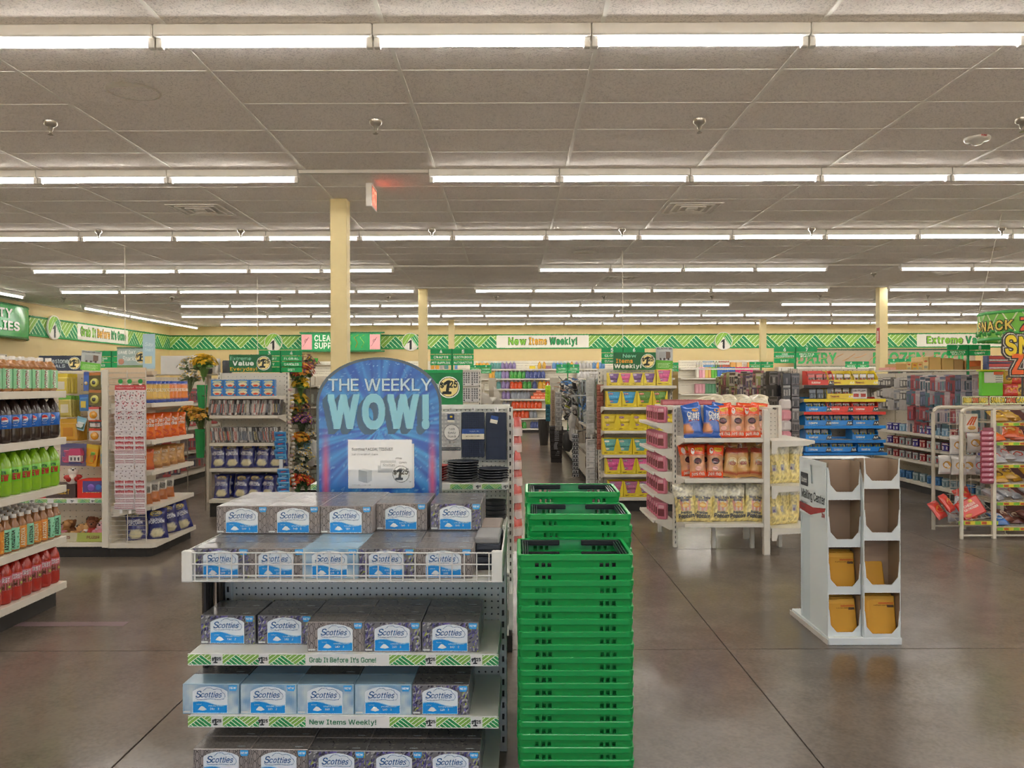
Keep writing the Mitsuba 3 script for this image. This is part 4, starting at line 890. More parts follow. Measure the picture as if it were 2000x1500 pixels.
def tea(label, accent, square=False, word='ARIZONA'):
    b, l = M(), M()
    if square:
        b.box(-.046, .046, -.046, .046, 0, .165, '#9a6a3c', b=.012); b.lathe([(.044, .16), (.05, .168), (.034, .195), (.021, .21), (.02, .215)], '#a5703d', 16); H = .212; R = .021
        l.box(-.0475, .0475, -.0475, .0475, .012, .158, label, b=.010)
        for a in (0, 90, 180, 270):
            q = M(); q.text(word, (.012, -.0478, .085), ZU, (-1, 0, 0), .026, '#f1f3ea', w=.125, wt=.06, lift=.001); q.text(word, (.0, -.0478, .084), ZU, (-1, 0, 0), .026, '#6d3b3a', w=.125, wt=.1, lift=.0003)
            for t in range(5): q.poly(ell(-.03 + .006 * (t % 2), .03 + .026 * t, .008, .004, 8), (0, -.0478, 0), XR, ZU, [accent, '#8b4a3d'][t % 2], .0006)
            l.merge(q, at(rz=a))
    else:
        b.lathe([(.026, 0), (.035, .004), (.037, .015), (.037, .165), (.033, .18), (.02, .205), (.0185, .215), (.0185, .225)], '#8a5a30', 14); H = .222; R = .0195
        l.lathe([(.0372, .015), (.0378, .017), (.0378, .158), (.0372, .16)], label, 16, cap=False)
        for a in (0, 180):
            q = M(); cyl_text(q, word, .038, .085, .024, '#2c3a2c' if label != '#d98a33' else '#f0e6c8', .12, .06, True)
            for t in range(6): q.merge(M().ball((0, -.0375, .03 + .022 * t), .008, accent, 1, (1, .2, .8)), at(rz=50 + 14 * (t % 3)))
            l.merge(q, at(rz=a))
    c = M().lathe([(R, H), (R, H + .022), (R - .003, H + .025)], '#e8e6df', 12)
    return [('body', mesh(b, 'film')), ('label', mesh(l, 'gloss')), ('cap', mesh(c))]
# ---------------------------------------------------------------- drinks rack
DX, DY0, DL = -3.72, 4.42, 1.55
D = at(DX, DY0, 0, rz=90)
parts = []
pb = M(); pegboard(pb, 0, DL, .1, 1.85, 0, '#cfc9bb', pitch=.06); parts.append(('back_panel', mesh(pb)))
for x in (.0, DL): parts.append(('upright', mesh(upright(x, .02, 0, 1.85, .03, .04, '#cfc9bb'))))
DZ = [.185, .515, .89, 1.24, 1.58]
for k, z in enumerate(DZ):
    s, b = shelf(.01, DL - .005, -.44, 0, z, '#dcd6c8', lip=.05); n = ['', '_001', '_002', '_003', '_004'][k]
    parts += [('shelf', mesh(s))] + ([*brk(f'shelf{n}__brackets', b)] if k else [])
parts.append(('kick_plate', mesh(M().box(0, DL, -.36, -.34, 0, .135, '#262524')))); parts.append(('end_plate', mesh(M().box(DL - .01, DL + .004, -.36, 0, 0, .15, '#262524'))))
put('drinks_rack', parts, 'cream steel shelf rack full of drink bottles at the edge of the view', 'shelf rack', D)
def shelf_row(name, protos, labelf, cat, group, z, x1, pitch, n, rows, dy, y0, rz, tw, jit=2.0):
    """Bottles in rows: x runs back from x1 in steps of pitch, row 0 at the front y0."""
    for r_ in range(rows):
        for k in range(n):
            p = protos[rnd.randrange(len(protos))] if isinstance(protos, list) and isinstance(protos[0], list) else protos(k, r_) if callable(protos) else protos
            put(name, p, labelf(k, r_), cat, tw @ at(x1 - pitch * k + rnd.uniform(-.003, .003), y0 + dy * r_, z, rz=rz + rnd.uniform(-jit, jit)), group)
rown = ['front row', 'second row', 'third row', 'back row']
RED, COLA, DEW, DIET = soda('#a5261c', '#c46a78', '#ece8e2', 'red'), soda('#1f1410', '#1d5fb4', '#1c3f86', 'cola'), soda('#7fae1e', '#6fbf2c', '#1e6b2f', 'dew'), soda('#1a1310', '#b9bcc0', '#c9cdd2', 'diet')
GAL, TG, TO = tea('#8fd0a0', '#4f9a68', True), tea('#8fd6b4', '#5a9c6c'), tea('#d98a33', '#e9c05a')
shelf_row('red_soda_bottle', RED, lambda k, r: f'red two-litre soda bottle on the lowest drinks shelf, {rown[r]}, {nth(k)} from the aisle end', 'bottle', 'red soda bottles on the lowest drinks shelf', DZ[0], DL - .07, .113, 9, 3, .116, -.37, -50, D, 9)
shelf_row('tea_bottle', [TG, TG, TG, TO], lambda k, r: f'iced tea bottle with white cap, {rown[r]}, {nth(k)} from the aisle end', 'bottle', 'iced tea bottles on the second drinks shelf', DZ[1], DL - .05, .083, 12, 4, .083, -.385, -45, D, 25)
shelf_row('green_soda_bottle', DEW, lambda k, r: f'bright green two-litre soda bottle, {rown[r]}, {nth(k)} from the aisle end', 'bottle', 'green soda bottles on the third drinks shelf', DZ[2], DL - .07, .113, 7, 3, .116, -.37, -50, D, 8)
shelf_row('diet_soda_bottle', DIET, lambda k, r: f'dark soda bottle with silver label beside the green ones, {rown[r]}, {nth(k)} along', 'bottle', 'silver-label soda bottles on the third drinks shelf', DZ[2], DL - .07 - .113 * 7, .113, 3, 3, .116, -.37, -50, D, 8)
shelf_row('cola_bottle', COLA, lambda k, r: f'two-litre cola bottle with blue label, {rown[r]}, {nth(k)} from the aisle end', 'bottle', 'cola bottles on the fourth drinks shelf', DZ[3], DL - .07, .113, 10, 3, .116, -.37, -50, D, 8)
shelf_row('tea_jug', GAL, lambda k, r: f'square mint-green iced tea jug, {rown[r]}, {nth(k)} from the aisle end', 'bottle', 'iced tea jugs on the top drinks shelf', DZ[4], DL - .10, .108, 10, 3, .11, -.37, 0, D, 3)
# ---------------------------------------------------------------- toy and chip island
IX0, IX1, IY0, IY1 = -4.80, -3.80, 7.65, 8.62
BE = '#d6cdb9'
parts = []
pb = M(); pegboard(pb, IX0, IX1, .1, 1.74, 8.1, BE, pitch=.06); pb.box(IX0, IX1, 8.085, 8.14, 1.735, 1.765, '#e5decc'); parts.append(('back_panel', mesh(pb)))
for k, (z, yf) in enumerate(((.549, 7.66), (.14, 7.64))):
    s, b = shelf(IX0, IX1, yf, 8.1, z, '#dcd6c8', lip=.04); parts.append(('shelf', mesh(s)))
    if k == 0: parts += [*brk('shelf__brackets', b), ('shelf__price_rail', mesh(rail(IX0, IX1, 7.653, .509, .549), 'gloss'))]
parts.append(('kick_plate', mesh(M().box(IX0, IX1, 7.66, 7.68, 0, .1, '#1d1b1a'))))
e = M(); e.box(IX1 - .02, IX1 + .015, 7.66, 8.62, 0.1, 1.75, BE); e.box(IX1, IX1 + .012, 8.6, 8.63, 0, 1.75, BE); parts.append(('side_panel', mesh(e)))
for k, z in enumerate((1.45, 1.10, .81, .48)):
    s, b = shelf(0, .97, -.405, 0, z, '#dcd6c8', lip=.04); n = f'_{k + 2:03d}'
    t = at(IX1 + .012, 7.645, 0, rz=90); parts += [('shelf', mesh(s), t), *brk(f'shelf{n}__brackets', b, t)]
s = M(); s.prism(Polygon([(IX1, 7.62), (-3.40, 7.62), (-3.36, 7.66), (-3.36, 8.62), (IX1, 8.62)]), (0, 0, .09), XR, YB, .045, '#dcd6c8'); parts.append(('deck', mesh(s)))
s = M(); s.prism(Polygon([(IX1, 7.66), (-3.45, 7.66), (-3.41, 7.7), (-3.41, 8.6), (IX1, 8.6)]), (0, 0, 0), XR, YB, .09, '#1d1b1a'); parts.append(('base', mesh(s)))
put('toy_island', parts, 'beige shelf island with toys in front and chip bags on its side', 'shelf rack')
# slatted wire end with valentine packs
m = M(); wx0, wx1, wy = IX1 + .02, -3.43, 7.60
for z in np.arange(.18, 1.76, .042): m.tube([(wx0, wy, z), (wx1, wy, z)], .0022, '#cfcac0', 4)
for x in (wx0, (wx0 + wx1) / 2, wx1): m.tube([(x, wy + .006, .14), (x, wy + .006, 1.76)], .004, '#d6d1c6', 5)
for z in np.arange(1.52, 1.75, .055): m.box(wx0 - .03, wx1, wy + .012, wy + .02, z, z + .045, '#d3bfa3')
m.box(wx0 - .06, wx0, wy - .005, wy + .06, .1, 1.765, '#d8d2c4')
for z in (.4, 1.4): m.tube([(wx0 + .02, wy, z), (wx0 + .02, wy + .07, z)], .005, '#cfcac0', 5)
put('wire_grid_rack', mesh(m), 'white wire panel holding strips of valentine packets on the toy island', 'wire panel')
def val_pack(kind):
    m = M(); m.box(-.049, .049, -.006, .006, -.062, 0, '#e4dedf', b=.002); f = -.0066
    if kind == 'heart':
        for x, z in ((-.028, -.022), (.006, -.04), (.026, -.018)): m.poly(Polygon([(0, -.006), (.006, 0), (.004, .005), (0, .003), (-.004, .005), (-.006, 0)]), (x, f, z), XR, ZU, '#4b2430')
    elif kind == 'red':
        m.poly(Polygon([(-.035, -.05), (.035, -.05), (.04, -.015), (.02, -.02), (0, -.012), (-.02, -.02), (-.04, -.015)]), (0, f, 0), XR, ZU, '#a8303a'); m.text('XOXO', (0, f, -.043), XR, ZU, .014, '#eedfe0', bold=True)
    elif kind == 'stripe':
        for z in (-.018, -.036, -.054): m.quad((-.045, f, z), (.045, f, z), (.045, f, z + .009), (-.045, f, z + .009), '#b98b90')
    else:
        r = random.Random(3)
        for k in range(16): m.poly(Polygon([(0, -.006), (.006, 0), (.004, .005), (0, .003), (-.004, .005), (-.006, 0)]), (r.uniform(-.04, .04), f, r.uniform(-.055, -.01)), XR, ZU, r.choice(['#5a2230', '#b0404a', '#3b2a2e']), .0005)
    return mesh(m, 'film')
VP = {k: val_pack(k) for k in ('heart', 'red', 'stripe', 'dots')}
big = M(); big.box(-.05, .05, -.007, .007, -.19, 0, '#e6dfe0', b=.002); r = random.Random(5)
for k in range(42): big.poly(Polygon([(0, -.006), (.006, 0), (.004, .005), (0, .003), (-.004, .005), (-.006, 0)]), (r.uniform(-.042, .042), -.0076, r.uniform(-.18, -.01)), XR, ZU, r.choice(['#5a2230', '#b0404a', '#3b2a2e', '#d08a94']), .0004)
big = mesh(big, 'film')
for c_, xp in enumerate((235, 253, 274)):
    x = px(xp, 7.58); z = pz(750, 7.58)
    strip = M().box(x - .012, x + .012, 7.583, 7.588, .42, z + .05, '#f0efee'); strip.box(x - .05, x + .05, 7.578, 7.586, z - .045, z, '#b3373d'); strip.text('VALENTINE', (x, 7.578, z - .03), XR, ZU, .014, '#f0e3e0', w=.08); disc(strip, x, z + .035, .022, 7.583, '#2d8b3f')
    nm = ['first', 'middle', 'last'][c_]
    put('clip_strip', mesh(strip), f'white clip strip with red header on the wire panel, {nm} of three', 'clip strip')
    put('valentine_pack', big, f'tall heart-print valentine packet at the top of the {nm} strip', 'packet', at(x, 7.574, z - .045, rx=4), 'tall valentine packets')
    z -= .235
    for k in range(20 if c_ < 2 else 21):
        kd = ['dots', 'dots', 'heart', 'heart', 'heart', 'red', 'red', 'red', 'stripe', 'stripe', 'stripe', 'heart', 'heart', 'heart', 'red', 'red', 'red', 'stripe', 'stripe', 'stripe', 'stripe'][k]
        put('valentine_pack', VP[kd], f'small valentine packet on the {nm} strip, {nth(k)} down', 'packet', at(x + rnd.uniform(-.006, .006), 7.566 - .004 * (k % 2), z - .0455 * k, rx=14, rz=rnd.uniform(-5, 5)), 'small valentine packets on the strips')
# toys on hooks
def hang_pack(w, h, t, head, body, blob=None, hh=.18, frame=None, word=None):
    m = M(); m.box(-w / 2, w / 2, -.002, .002, -h, 0, body, b=.0008); f = -.0025
    m.quad((-w / 2, f, -h * hh), (w / 2, f, -h * hh), (w / 2, f, 0), (-w / 2, f, 0), head)
    if word: m.text(word, (0, f, -h * hh * .8), XR, ZU, h * hh * .5, '#f1ead8', w=w * .8, bold=True)
    if blob:
        if blob[0] == 'ball': m.ball((0, -t * .5, -h * .6), min(w, h) * .34, blob[1], 2, (1, .45, 1)); m.ball((0, -t * .5 - min(w, h) * .1, -h * .6), min(w, h) * .17, blob[2], 1, (1, .6, 1))
        elif blob[0] == 'bag': m.box(-w * .46, w * .46, -t, t, -h * .97, -h * hh, blob[1], b=min(t * .9, .01)); m.box(-w * .3, w * .3, -t - .002, -t, -h * .8, -h * .4, blob[2], b=.0008)
        else:
            r = random.Random(blob[2])
            for k in range(6): m.box(*sorted((r.uniform(-w * .42, 0), r.uniform(0.01, w * .42))), -t, 0, *sorted((-h * r.uniform(.3, .6), -h * r.uniform(.6, .93))), r.choice(blob[1]), b=.002)
    return mesh(m, 'film')
def hook_of(x, y0, y1, z): return M().tube([(x, y0, z), (x, y1, z), (x, y1 - .006, z + .01)], .0025, '#bdb9b0', 5)
toys = [(124, 727, 24, 39, '#d8c13a', '#cdbd6a', ('bag', '#d9c552', '#d8d4c0'), 'yellow bead bag hanging top row', 5, 0), (172, 724, 10, 37, '#27408f', '#2b56a8', ('ball', '#c9a95c', '#8fa0c8'), 'narrow blue toy card', 1, 0), (188, 725, 25, 33, '#a86a3c', '#4c4a2c', ('ball', '#d2cf6a', '#2b2c28'), 'brown card with a yellow spotted ball, upper', 3, 0), (209, 724, 17, 30, '#8fb7c9', '#a9cbd8', ('bits', ['#dfe8ea', '#30343a', '#6fa3bf'], 1), 'pale blue toy card', 2, 0),
        (130, 770, 26, 42, '#5f9a42', '#b7a84f', ('bag', '#b8aa58', '#cfcab6'), 'yellow and green bead bag hanging second row', 5, 0), (167, 768, 18, 32, '#2f62a8', '#3c78b4', ('bag', '#3b77b0', '#d8c25a'), 'blue toy bag', 2, 0), (189, 759, 25, 31, '#a86a3c', '#5a5436', ('ball', '#d2cf6a', '#2b2c28'), 'brown card with a yellow spotted ball, lower', 3, 0), (208, 766, 14, 26, '#b5473f', '#b98e5a', ('bits', ['#d7b24e', '#8d2f2a'], 2), 'small red and yellow toy card', 2, 0),
        (185, 792, 22, 26, '#c23b30', '#c9c3b8', ('ball', '#df9a2e', '#e9b75a'), 'red card with an orange ball, upper', 2, 0), (207, 795, 12, 26, '#bf392f', '#c9c3b8', ('ball', '#c9c9bf', '#9ab09a'), 'narrow red card with a pale ball', 2, 0), (137, 815, 34, 43, '#b98a2a', '#c08f2f', ('bag', '#c39132', '#b5762a'), 'orange-yellow toy bag hanging third row', 5, 0), (164, 812, 19, 26, '#7db4cc', '#8fc0d2', ('bits', ['#c98f86', '#3b5d52', '#dfe6e6'], 3), 'tilted light blue toy tag', 1, 14), (192, 818, 32, 14, '#b5352c', '#2c2e36', ('bits', ['#dadada', '#2b3b4c', '#a33a33'], 4), 'black and red toy card', 2, 0),
        (188, 834, 23, 24, '#bb3a31', '#c9c3b8', ('ball', '#df9a2e', '#e9b75a'), 'red card with an orange ball, lower', 2, 0), (208, 835, 13, 24, '#bb3a31', '#c9c3b8', ('ball', '#b9cab0', '#8fae8c'), 'narrow red card with a green ball', 2, 0), (147, 863, 50, 44, '#41456f', '#5f5470', ('bits', ['#d9d5d2', '#b04a6c', '#5a4b86', '#7e6fa0', '#38427c'], 5), 'purple toy box with a little pink-roofed house', 1, 0), (185, 866, 25, 42, '#d8b83f', '#dba233', ('bits', ['#c0532a', '#d98f2c', '#5d9a3c'], 6), 'tilted yellow toy card with orange shapes', 2, 9), (206, 868, 16, 40, '#d2c07a', '#b9b58a', ('bits', ['#5d8fae', '#d9b94c'], 7), 'pale yellow toy card beside the wire panel', 2, 0)]
for k, (xp, yp, w, h, hd, bd, bl, nm, n, tilt) in enumerate(toys):
    Y = 7.86; s = Y / F
    p = hang_pack(w * s, h * s, .012, hd, bd, bl)
    for q in range(n):
        put('toy_pack', p, nm if n == 1 else f'{nm}, {nth(q)} on its hook', 'toy pack', at(px(xp, Y) + .004 * q, Y + .035 * q - .03, pz(yp, Y) - .001 * q, rz=rnd.uniform(-6, 6), ry=tilt + rnd.uniform(-2, 2)), f'hanging toys: {nm}' if n > 1 else None)
    put('peg_hook', mesh(hook_of(px(xp, Y), 8.1, Y - .05, pz(yp, Y) + .004), 'metal'), f'wire peg hook holding the {nm}', 'hook')
hs = M(); X_, Z_ = px(146, 7.78), pz(899, 7.78)
hs.box(X_ - .055, X_ + .06, 7.77, 7.81, Z_, Z_ + .06, '#ddd8d6'); hs.prism(Polygon([(-.065, 0), (.07, 0), (.05, .065), (-.045, .065)]), (X_, 7.82, Z_ + .058), XR, ZU, .05, '#b8456a')
for x in (-.03, .005, .04): hs.box(X_ + x - .007, X_ + x + .007, 7.767, 7.77, Z_ + .01, Z_ + .042, '#4b4550')
put('toy_house', mesh(hs), 'small white toy house with a pink roof in its hanging box', 'toy')
# boxes and plush on the toy shelves
def carton(x, y, z, w, h, d, c, word=None, wc='#e3c24e', extra=None):
    m = M(); m.box(-w / 2, w / 2, -d / 2, d / 2, 0, h, c, b=.002)
    if extra: extra(m, -d / 2 - .0008)
    if word: m.text(word, (0, -d / 2 - .001, h * .3), XR, ZU, h * .32, wc, w=w * .62, bold=True)
    return mesh(m), at(x, y, z)
for xp, w, h, c, word, wc, lab in ((66, .3, .11, '#b5281f', 'WEEKLY FLASH', '#e3a08c', 'red toy box on the plush shelf'), (127, .28, .13, '#3a2c2b', 'STREET', '#c79a3c', 'dark brown toy box with gold lettering'), (186, .27, .17, '#c02a22', 'PONIES', '#e2b36a', 'red toy box with a purple window marked PONIES')):
    m, t = carton(px(xp, 7.8), 7.82, .549, w, h, .2, c, word, wc, (lambda m, y: [m.box(-.08, .13, y - .002, y, .055, .16, '#4b3f78'), m.ball((.0, y, .1), .035, '#7a5aa8', 1, (1, .5, 1)), m.ball((.07, y, .1), .03, '#3f6fae', 1, (1, .5, 1))]) if word == 'PONIES' else None)
    put('toy_box', m, lab, 'box', t)
def plush(body, head, limb, seed):
    r = random.Random(seed); m = M()
    m.ball((0, 0, .055), .055, body, 2, (1, .8, 1.1), .06, seed); m.ball((.0, -.02, .13), .045, head, 2, (1, .9, .95), .05, seed)
    for s in (-1, 1):
        m.ball((s * .05, -.02, .07), .024, limb, 1, (1.3, .8, 1.0)); m.ball((s * .035, -.055, .02), .026, limb, 1, (.9, 1.4, .8)); m.ball((s * .034, 0, .168), .016, head, 1)
        m.ball((s * .016, -.058, .138), .005, '#1b1817', 1)
    m.ball((0, -.062, .122), .009, '#2a211e', 1)
    return mesh(m)
PL = [plush('#4a7fae', '#c8a06a', '#c8a06a', 1), plush('#d38f9c', '#e0b2b6', '#d38f9c', 2), plush('#a0302c', '#7b4a32', '#e6e0da', 3), plush('#b98a58', '#c79a66', '#a8794c', 4), plush('#d8d0c6', '#e2dcd2', '#a0302c', 5), plush('#8a5a3a', '#9a6a44', '#7a4c30', 6), plush('#5a6aa0', '#cfc7bb', '#5a6aa0', 7)]
pn = ['bear in blue', 'pink rabbit', 'brown bear in red', 'tan bear', 'white-headed toy in red', 'brown bear', 'pale bear in blue']
for k, (xp, i, y, z) in enumerate(((122, 3, 7.85, .155), (137, 5, 7.9, .155), (150, 0, 7.76, .16), (163, 2, 7.86, .20), (178, 2, 7.8, .165), (192, 1, 7.75, .16), (205, 6, 7.84, .155), (116, 1, 7.72, .155), (140, 3, 7.74, .155), (170, 5, 7.95, .155), (200, 3, 7.98, .155))):
    put('plush_toy', PL[i], f'soft {pn[i]} in the plush heap on the island deck, {nth(k)} counted', 'plush toy', at(px(xp, y), y, z - .012, rz=rnd.uniform(-60, 60), rx=rnd.uniform(-50, 10)), 'plush toys heaped on the deck')
put('plush_toy', PL[4], 'white-headed plush toy in red lying on top of the brown toy box', 'plush toy', at(px(146, 7.8), 7.76, .675, rx=-40, rz=25))
for xp, w, c, word in ((128, .2, '#b9b49a', '1.25'), (180, .31, '#97a04e', 'PLUSH')):
    put('price_card', mesh(M().box(-w / 2, w / 2, -.002, .002, 0, .085, c).text(word, (0, -.0022, .03), XR, ZU, .025, '#6d3a2c', bold=True)), f'card on the toy deck edge reading {word}', 'price card', at(px(xp, 7.66), 7.66, .143, rx=-12))
# bags on the island's side, facing the aisle
CH = at(IX1 + .012, 7.645, 0, rz=90)
def bands(top, body, bot, a=.14, b=.86): return solid((a, bot), (b, body), (1, top))
YC = bag(.1, .21, .05, bands('#27418f', '#d6a92f', '#27418f'), [('CORN', .5, .5, .03, '#f0e6c0', .07)], seed=1); OC = bag(.1, .21, .05, bands('#27418f', '#dd7a24', '#27418f'), [('CORN', .5, .5, .03, '#f4e9cf', .07)], seed=2)
CD = bag(.17, .24, .08, bands('#d9581e', '#d9661f', '#c9541c', .1, .92), [('Choo Choo', .5, .66, .036, '#f1e6d8', .13), ('doodles', .5, .5, .032, '#f1e6d8', .12)], seed=3, shapes=[(ell(0, .05, .05, .03), '#c9451c')])
TAN = bag(.15, .2, .07, bands('#a9763f', '#b98a52', '#9c6a3a', .15, .85), [('SNACK', .5, .7, .024, '#efe3cc', .09)], seed=4, shapes=[(ell(0, .07, .045, .035), '#cfa56a')]); ORB = bag(.15, .2, .07, bands('#b5472c', '#c8642c', '#b5472c'), seed=5)
WB = bag(.15, .2, .07, solid((.55, '#a8602e'), (1, '#d9d4cb')), [('ONION', .5, .72, .026, '#3a3431', .09), ('RINGS', .5, .58, .026, '#3a3431', .09)], seed=6)
def pop_paint(u, v):
    o = np.zeros(u.shape + (3,)); o[:] = C('#1a1f5c')
    o = np.where(((u - .5) ** 2 / .1 + (v - .2) ** 2 / .022 < 1)[..., None], C('#cfc7a2') * (.72 + .5 * meshkit.noise(np.stack([u * 17, v * 19, u * 0], -1), 3))[..., None], o); return o
PP = [bag(.19, .29, .08, pop_paint, [('BRIMS', .5, .82, .026, '#f3e6b0', .09), ('White Cheddar', .5, .62, .02, '#e7e6f0', .12), ('POPCORN', .5, .52, .03, '#eeeef4', .15)], seed=7 + q, res=(16, 22), shapes=[(ell(0, .245, .06, .026), '#c8a63a')]) for q in range(3)]
def facing(name, p, n, lab, cat, grp, tw, x0, dx, y, z, rz, two=1):
    for q in range(two):
        for k in range(n):
            put(name, p[(k + q) % len(p)] if isinstance(p, list) and isinstance(p[0], dict) else p, f'{lab}, {nth(k)} in the {"front" if q == 0 else "back"} row' if two > 1 else f'{lab}, {nth(k)} along', cat, tw @ at(x0 + dx * k + rnd.uniform(-.006, .006), y + .09 * q, z, rz=rz + rnd.uniform(-5, 5), rx=-4), grp)
facing('chip_bag', YC, 5, 'yellow corn chip bag on the top side shelf', 'chip bag', 'yellow chip bags on the top side shelf', CH, .08, .095, -.33, 1.45, -35, 2)
facing('chip_bag', OC, 5, 'orange corn chip bag on the top side shelf', 'chip bag', 'orange chip bags on the top side shelf', CH, .555, .09, -.33, 1.45, -35, 2)
facing('chip_bag', CD, 5, 'orange cheese puff bag on the second side shelf', 'chip bag', 'orange puff bags on the second side shelf', CH, .11, .18, -.3, 1.10, -45, 2)
facing('chip_bag', [ORB, TAN, TAN, TAN, TAN], 5, 'brown snack bag on the third side shelf', 'chip bag', 'brown snack bags on the third side shelf', CH, .1, .18, -.3, .81, -45, 2)
facing('chip_bag', WB, 4, 'white-topped snack bag on the fourth side shelf', 'chip bag', 'white-topped snack bags on the fourth side shelf', CH, .1, .17, -.28, .48, -45)
for k, (xp, Y, rz) in enumerate(((267, 7.78, 8), (308, 7.85, 12), (333, 8.15, 25), (359, 8.35, 35))):
    put('popcorn_bag', PP[k % 3], f'blue popcorn bag on the deck of the toy island, {nth(k)} from the wire panel', 'popcorn bag', at(px(xp, Y), Y, .136, rz=rz, ry=(-6, -4, -10, -14)[k], rx=-6), 'blue popcorn bags on the toy island deck')
# ---------------------------------------------------------------- endcaps
EC = '#d3cfc2'
def endcap(x0, x1, yf, yb, zs, top, key, label, kick=True, deckz=.15, lips=None, col=EC):
    parts = []
    pb = M(); pegboard(pb, x0 + .02, x1 - .02, .1, top, yb, col, pitch=.055); parts.append(('back_panel', mesh(pb)))
    for x in (x0, x1): parts.append(('upright', mesh(upright(x, yb - .01, 0, top + .005, .035, .06, col, pitch=.055))))
    for k, z in enumerate(zs):
        s, b = shelf(x0 + .01, x1 - .01, yf, yb, z, col, lip=.036); n = '' if k == 0 else f'_{k:03d}'
        if lips and lips[k]: s.box(x0 + .01, x1 - .01, yf - .01, yf - .0062, z - .036, z, lips[k])
        parts += [('shelf', mesh(s)), *brk(f'shelf{n}__brackets', b)]
    if deckz:
        s, b = shelf(x0 + .01, x1 - .01, yf - .02, yb, deckz, col, lip=.04); parts.append(('deck', mesh(s)))
        parts.append(('kick_plate', mesh(M().box(x0 + .01, x1 - .01, yf + .01, yf + .03, 0, deckz - .04, '#1c1b1a'))))
    return put(key, parts, label, 'shelf endcap')
# popcorn and disc endcap
BX0, BX1, BYF, BYB = px(404, 9.95), px(562, 10.35), 9.95, 10.35
bz = [pz(772, BYF), pz(810, BYF), pz(864, BYF), pz(914, BYF)]
endcap(BX0 + .02, BX1, BYF, BYB, bz, pz(727, BYB), 'popcorn_endcap', 'tall pegboard endcap with popcorn boxes, discs and blue bags', deckz=pz(974, BYF))
def pop_box():
    m = M(); w, h, d = .155, .1, .075; m.box(-w / 2, w / 2, -d / 2, d / 2, 0, h, '#2f6fae', b=.002); y = -d / 2 - .0008
    m.poly(ell(0, .075, .06, .018), (0, y, 0), XR, ZU, '#7fb2d6', .0003); m.text('POPCORN', (0, y, .068), XR, ZU, .018, '#e7d56a', w=.1, bold=True)
    m.poly(ell(0, .042, .055, .024).intersection(sbox(-.1, .028, .1, .1)), (0, y, 0), XR, ZU, '#e6dab8', .001); m.poly(Polygon([(-.05, .036), (.05, .036), (.03, .012), (-.03, .012)]), (0, y, 0), XR, ZU, '#c9c2ae', .0014); m.poly(ell(0, .028, .03, .012), (0, y, 0), XR, ZU, '#c8402c', .002)
    m.poly(ell(.06, .012, .012, .009), (0, y, 0), XR, ZU, '#c23a30', .002)
    return mesh(m, 'gloss')
PB_ = pop_box()
for r_ in range(2):
    for k in range(5): put('popcorn_box', PB_, f'small blue popcorn box, {"top" if r_ else "lower"} layer, {nth(k)} from the left on the endcap', 'box', at(px(424 + 25 * k, 10.0), 10.04, bz[0] + .101 * r_), 'blue popcorn boxes on the endcap')
dv = []
for k, (c, s) in enumerate((('#d9d9d6', '#3b4148'), ('#2a2c30', '#b9bcc0'), ('#b4b2ae', '#2f3338'), ('#3c3a3a', '#c5503f'), ('#e2e0da', '#a8322c'), ('#1f2124', '#8f98a0'), ('#8f8a86', '#e5e1d8'), ('#c8c5c0', '#26415f'), ('#4c4f54', '#d9c78a'), ('#7a3c34', '#e0dcd4'))):
    m = M(); m.box(-.0068, .0068, 0, .13, 0, .19, '#1d1e20' if k % 3 else '#c9c9c6', b=.001); m.quad((-.0055, -.0006, .004), (.0055, -.0006, .004), (.0055, -.0006, .186), (-.0055, -.0006, .186), c); m.quad((-.0035, -.001, .03), (.0035, -.001, .03), (.0035, -.001, .14), (-.0035, -.001, .14), s); dv.append(mesh(m, 'gloss'))
for sh, (a, b, n) in enumerate(((408, 545, 55), (412, 541, 54))):
    for k in range(n):
        lean = 6 + 5 * math.sin(k * .35) if sh == 0 else -6 - 4 * math.sin(k * .21)
        put('disc_case', dv[rnd.randrange(10)], f'disc case standing spine out on the {"upper" if sh == 0 else "lower"} disc shelf, {nth(k)} from the left', 'disc case', at(px(a + (b - a) * k / (n - 1), 10.0) - math.sin(math.radians(lean)) * .09, 10.0 + rnd.uniform(0, .012), bz[1 + sh] + .002 + abs(math.sin(math.radians(lean))) * .006, ry=lean), f'disc cases on the {"upper" if sh == 0 else "lower"} disc shelf')
for sh, (xs, yb_) in enumerate((((424, 451, 478, 508, 536), bz[3]), ((429, 466, 492, 520), pz(974, BYF)))):
    for q in range(2):
        for k, xp in enumerate(xs): put('popcorn_bag', PP[(k + q) % 3], f'blue popcorn bag on the {"upper" if sh == 0 else "lowest"} bag shelf of the tall endcap, {nth(k)} along{", behind" if q else ""}', 'popcorn bag', at(px(xp, 10.0) + .02 * q, 10.06 + .12 * q, yb_ + .004, rz=rnd.uniform(-10, 10), rx=-10, ry=rnd.uniform(-5, 5)), f'blue popcorn bags on the {"upper" if sh == 0 else "lowest"} bag shelf')
def small_pack(w, h, c1, c2, c3):
    m = M(); m.box(-w / 2, w / 2, -.01, .01, -h, 0, c1, b=.004); m.quad((-w * .4, -.0105, -h * .85), (w * .4, -.0105, -h * .85), (w * .4, -.0105, -h * .3), (-w * .4, -.0105, -h * .3), c2); m.quad((-w * .2, -.011, -h * .7), (w * .25, -.011, -h * .6), (w * .25, -.011, -h * .45), (-w * .2, -.011, -h * .5), c3); return mesh(m, 'film')
SP_ = small_pack(.14, .065, '#3c86bd', '#2c5f9e', '#c9473c'), small_pack(.14, .065, '#4f9fc9', '#3570ab', '#b9d2e0')
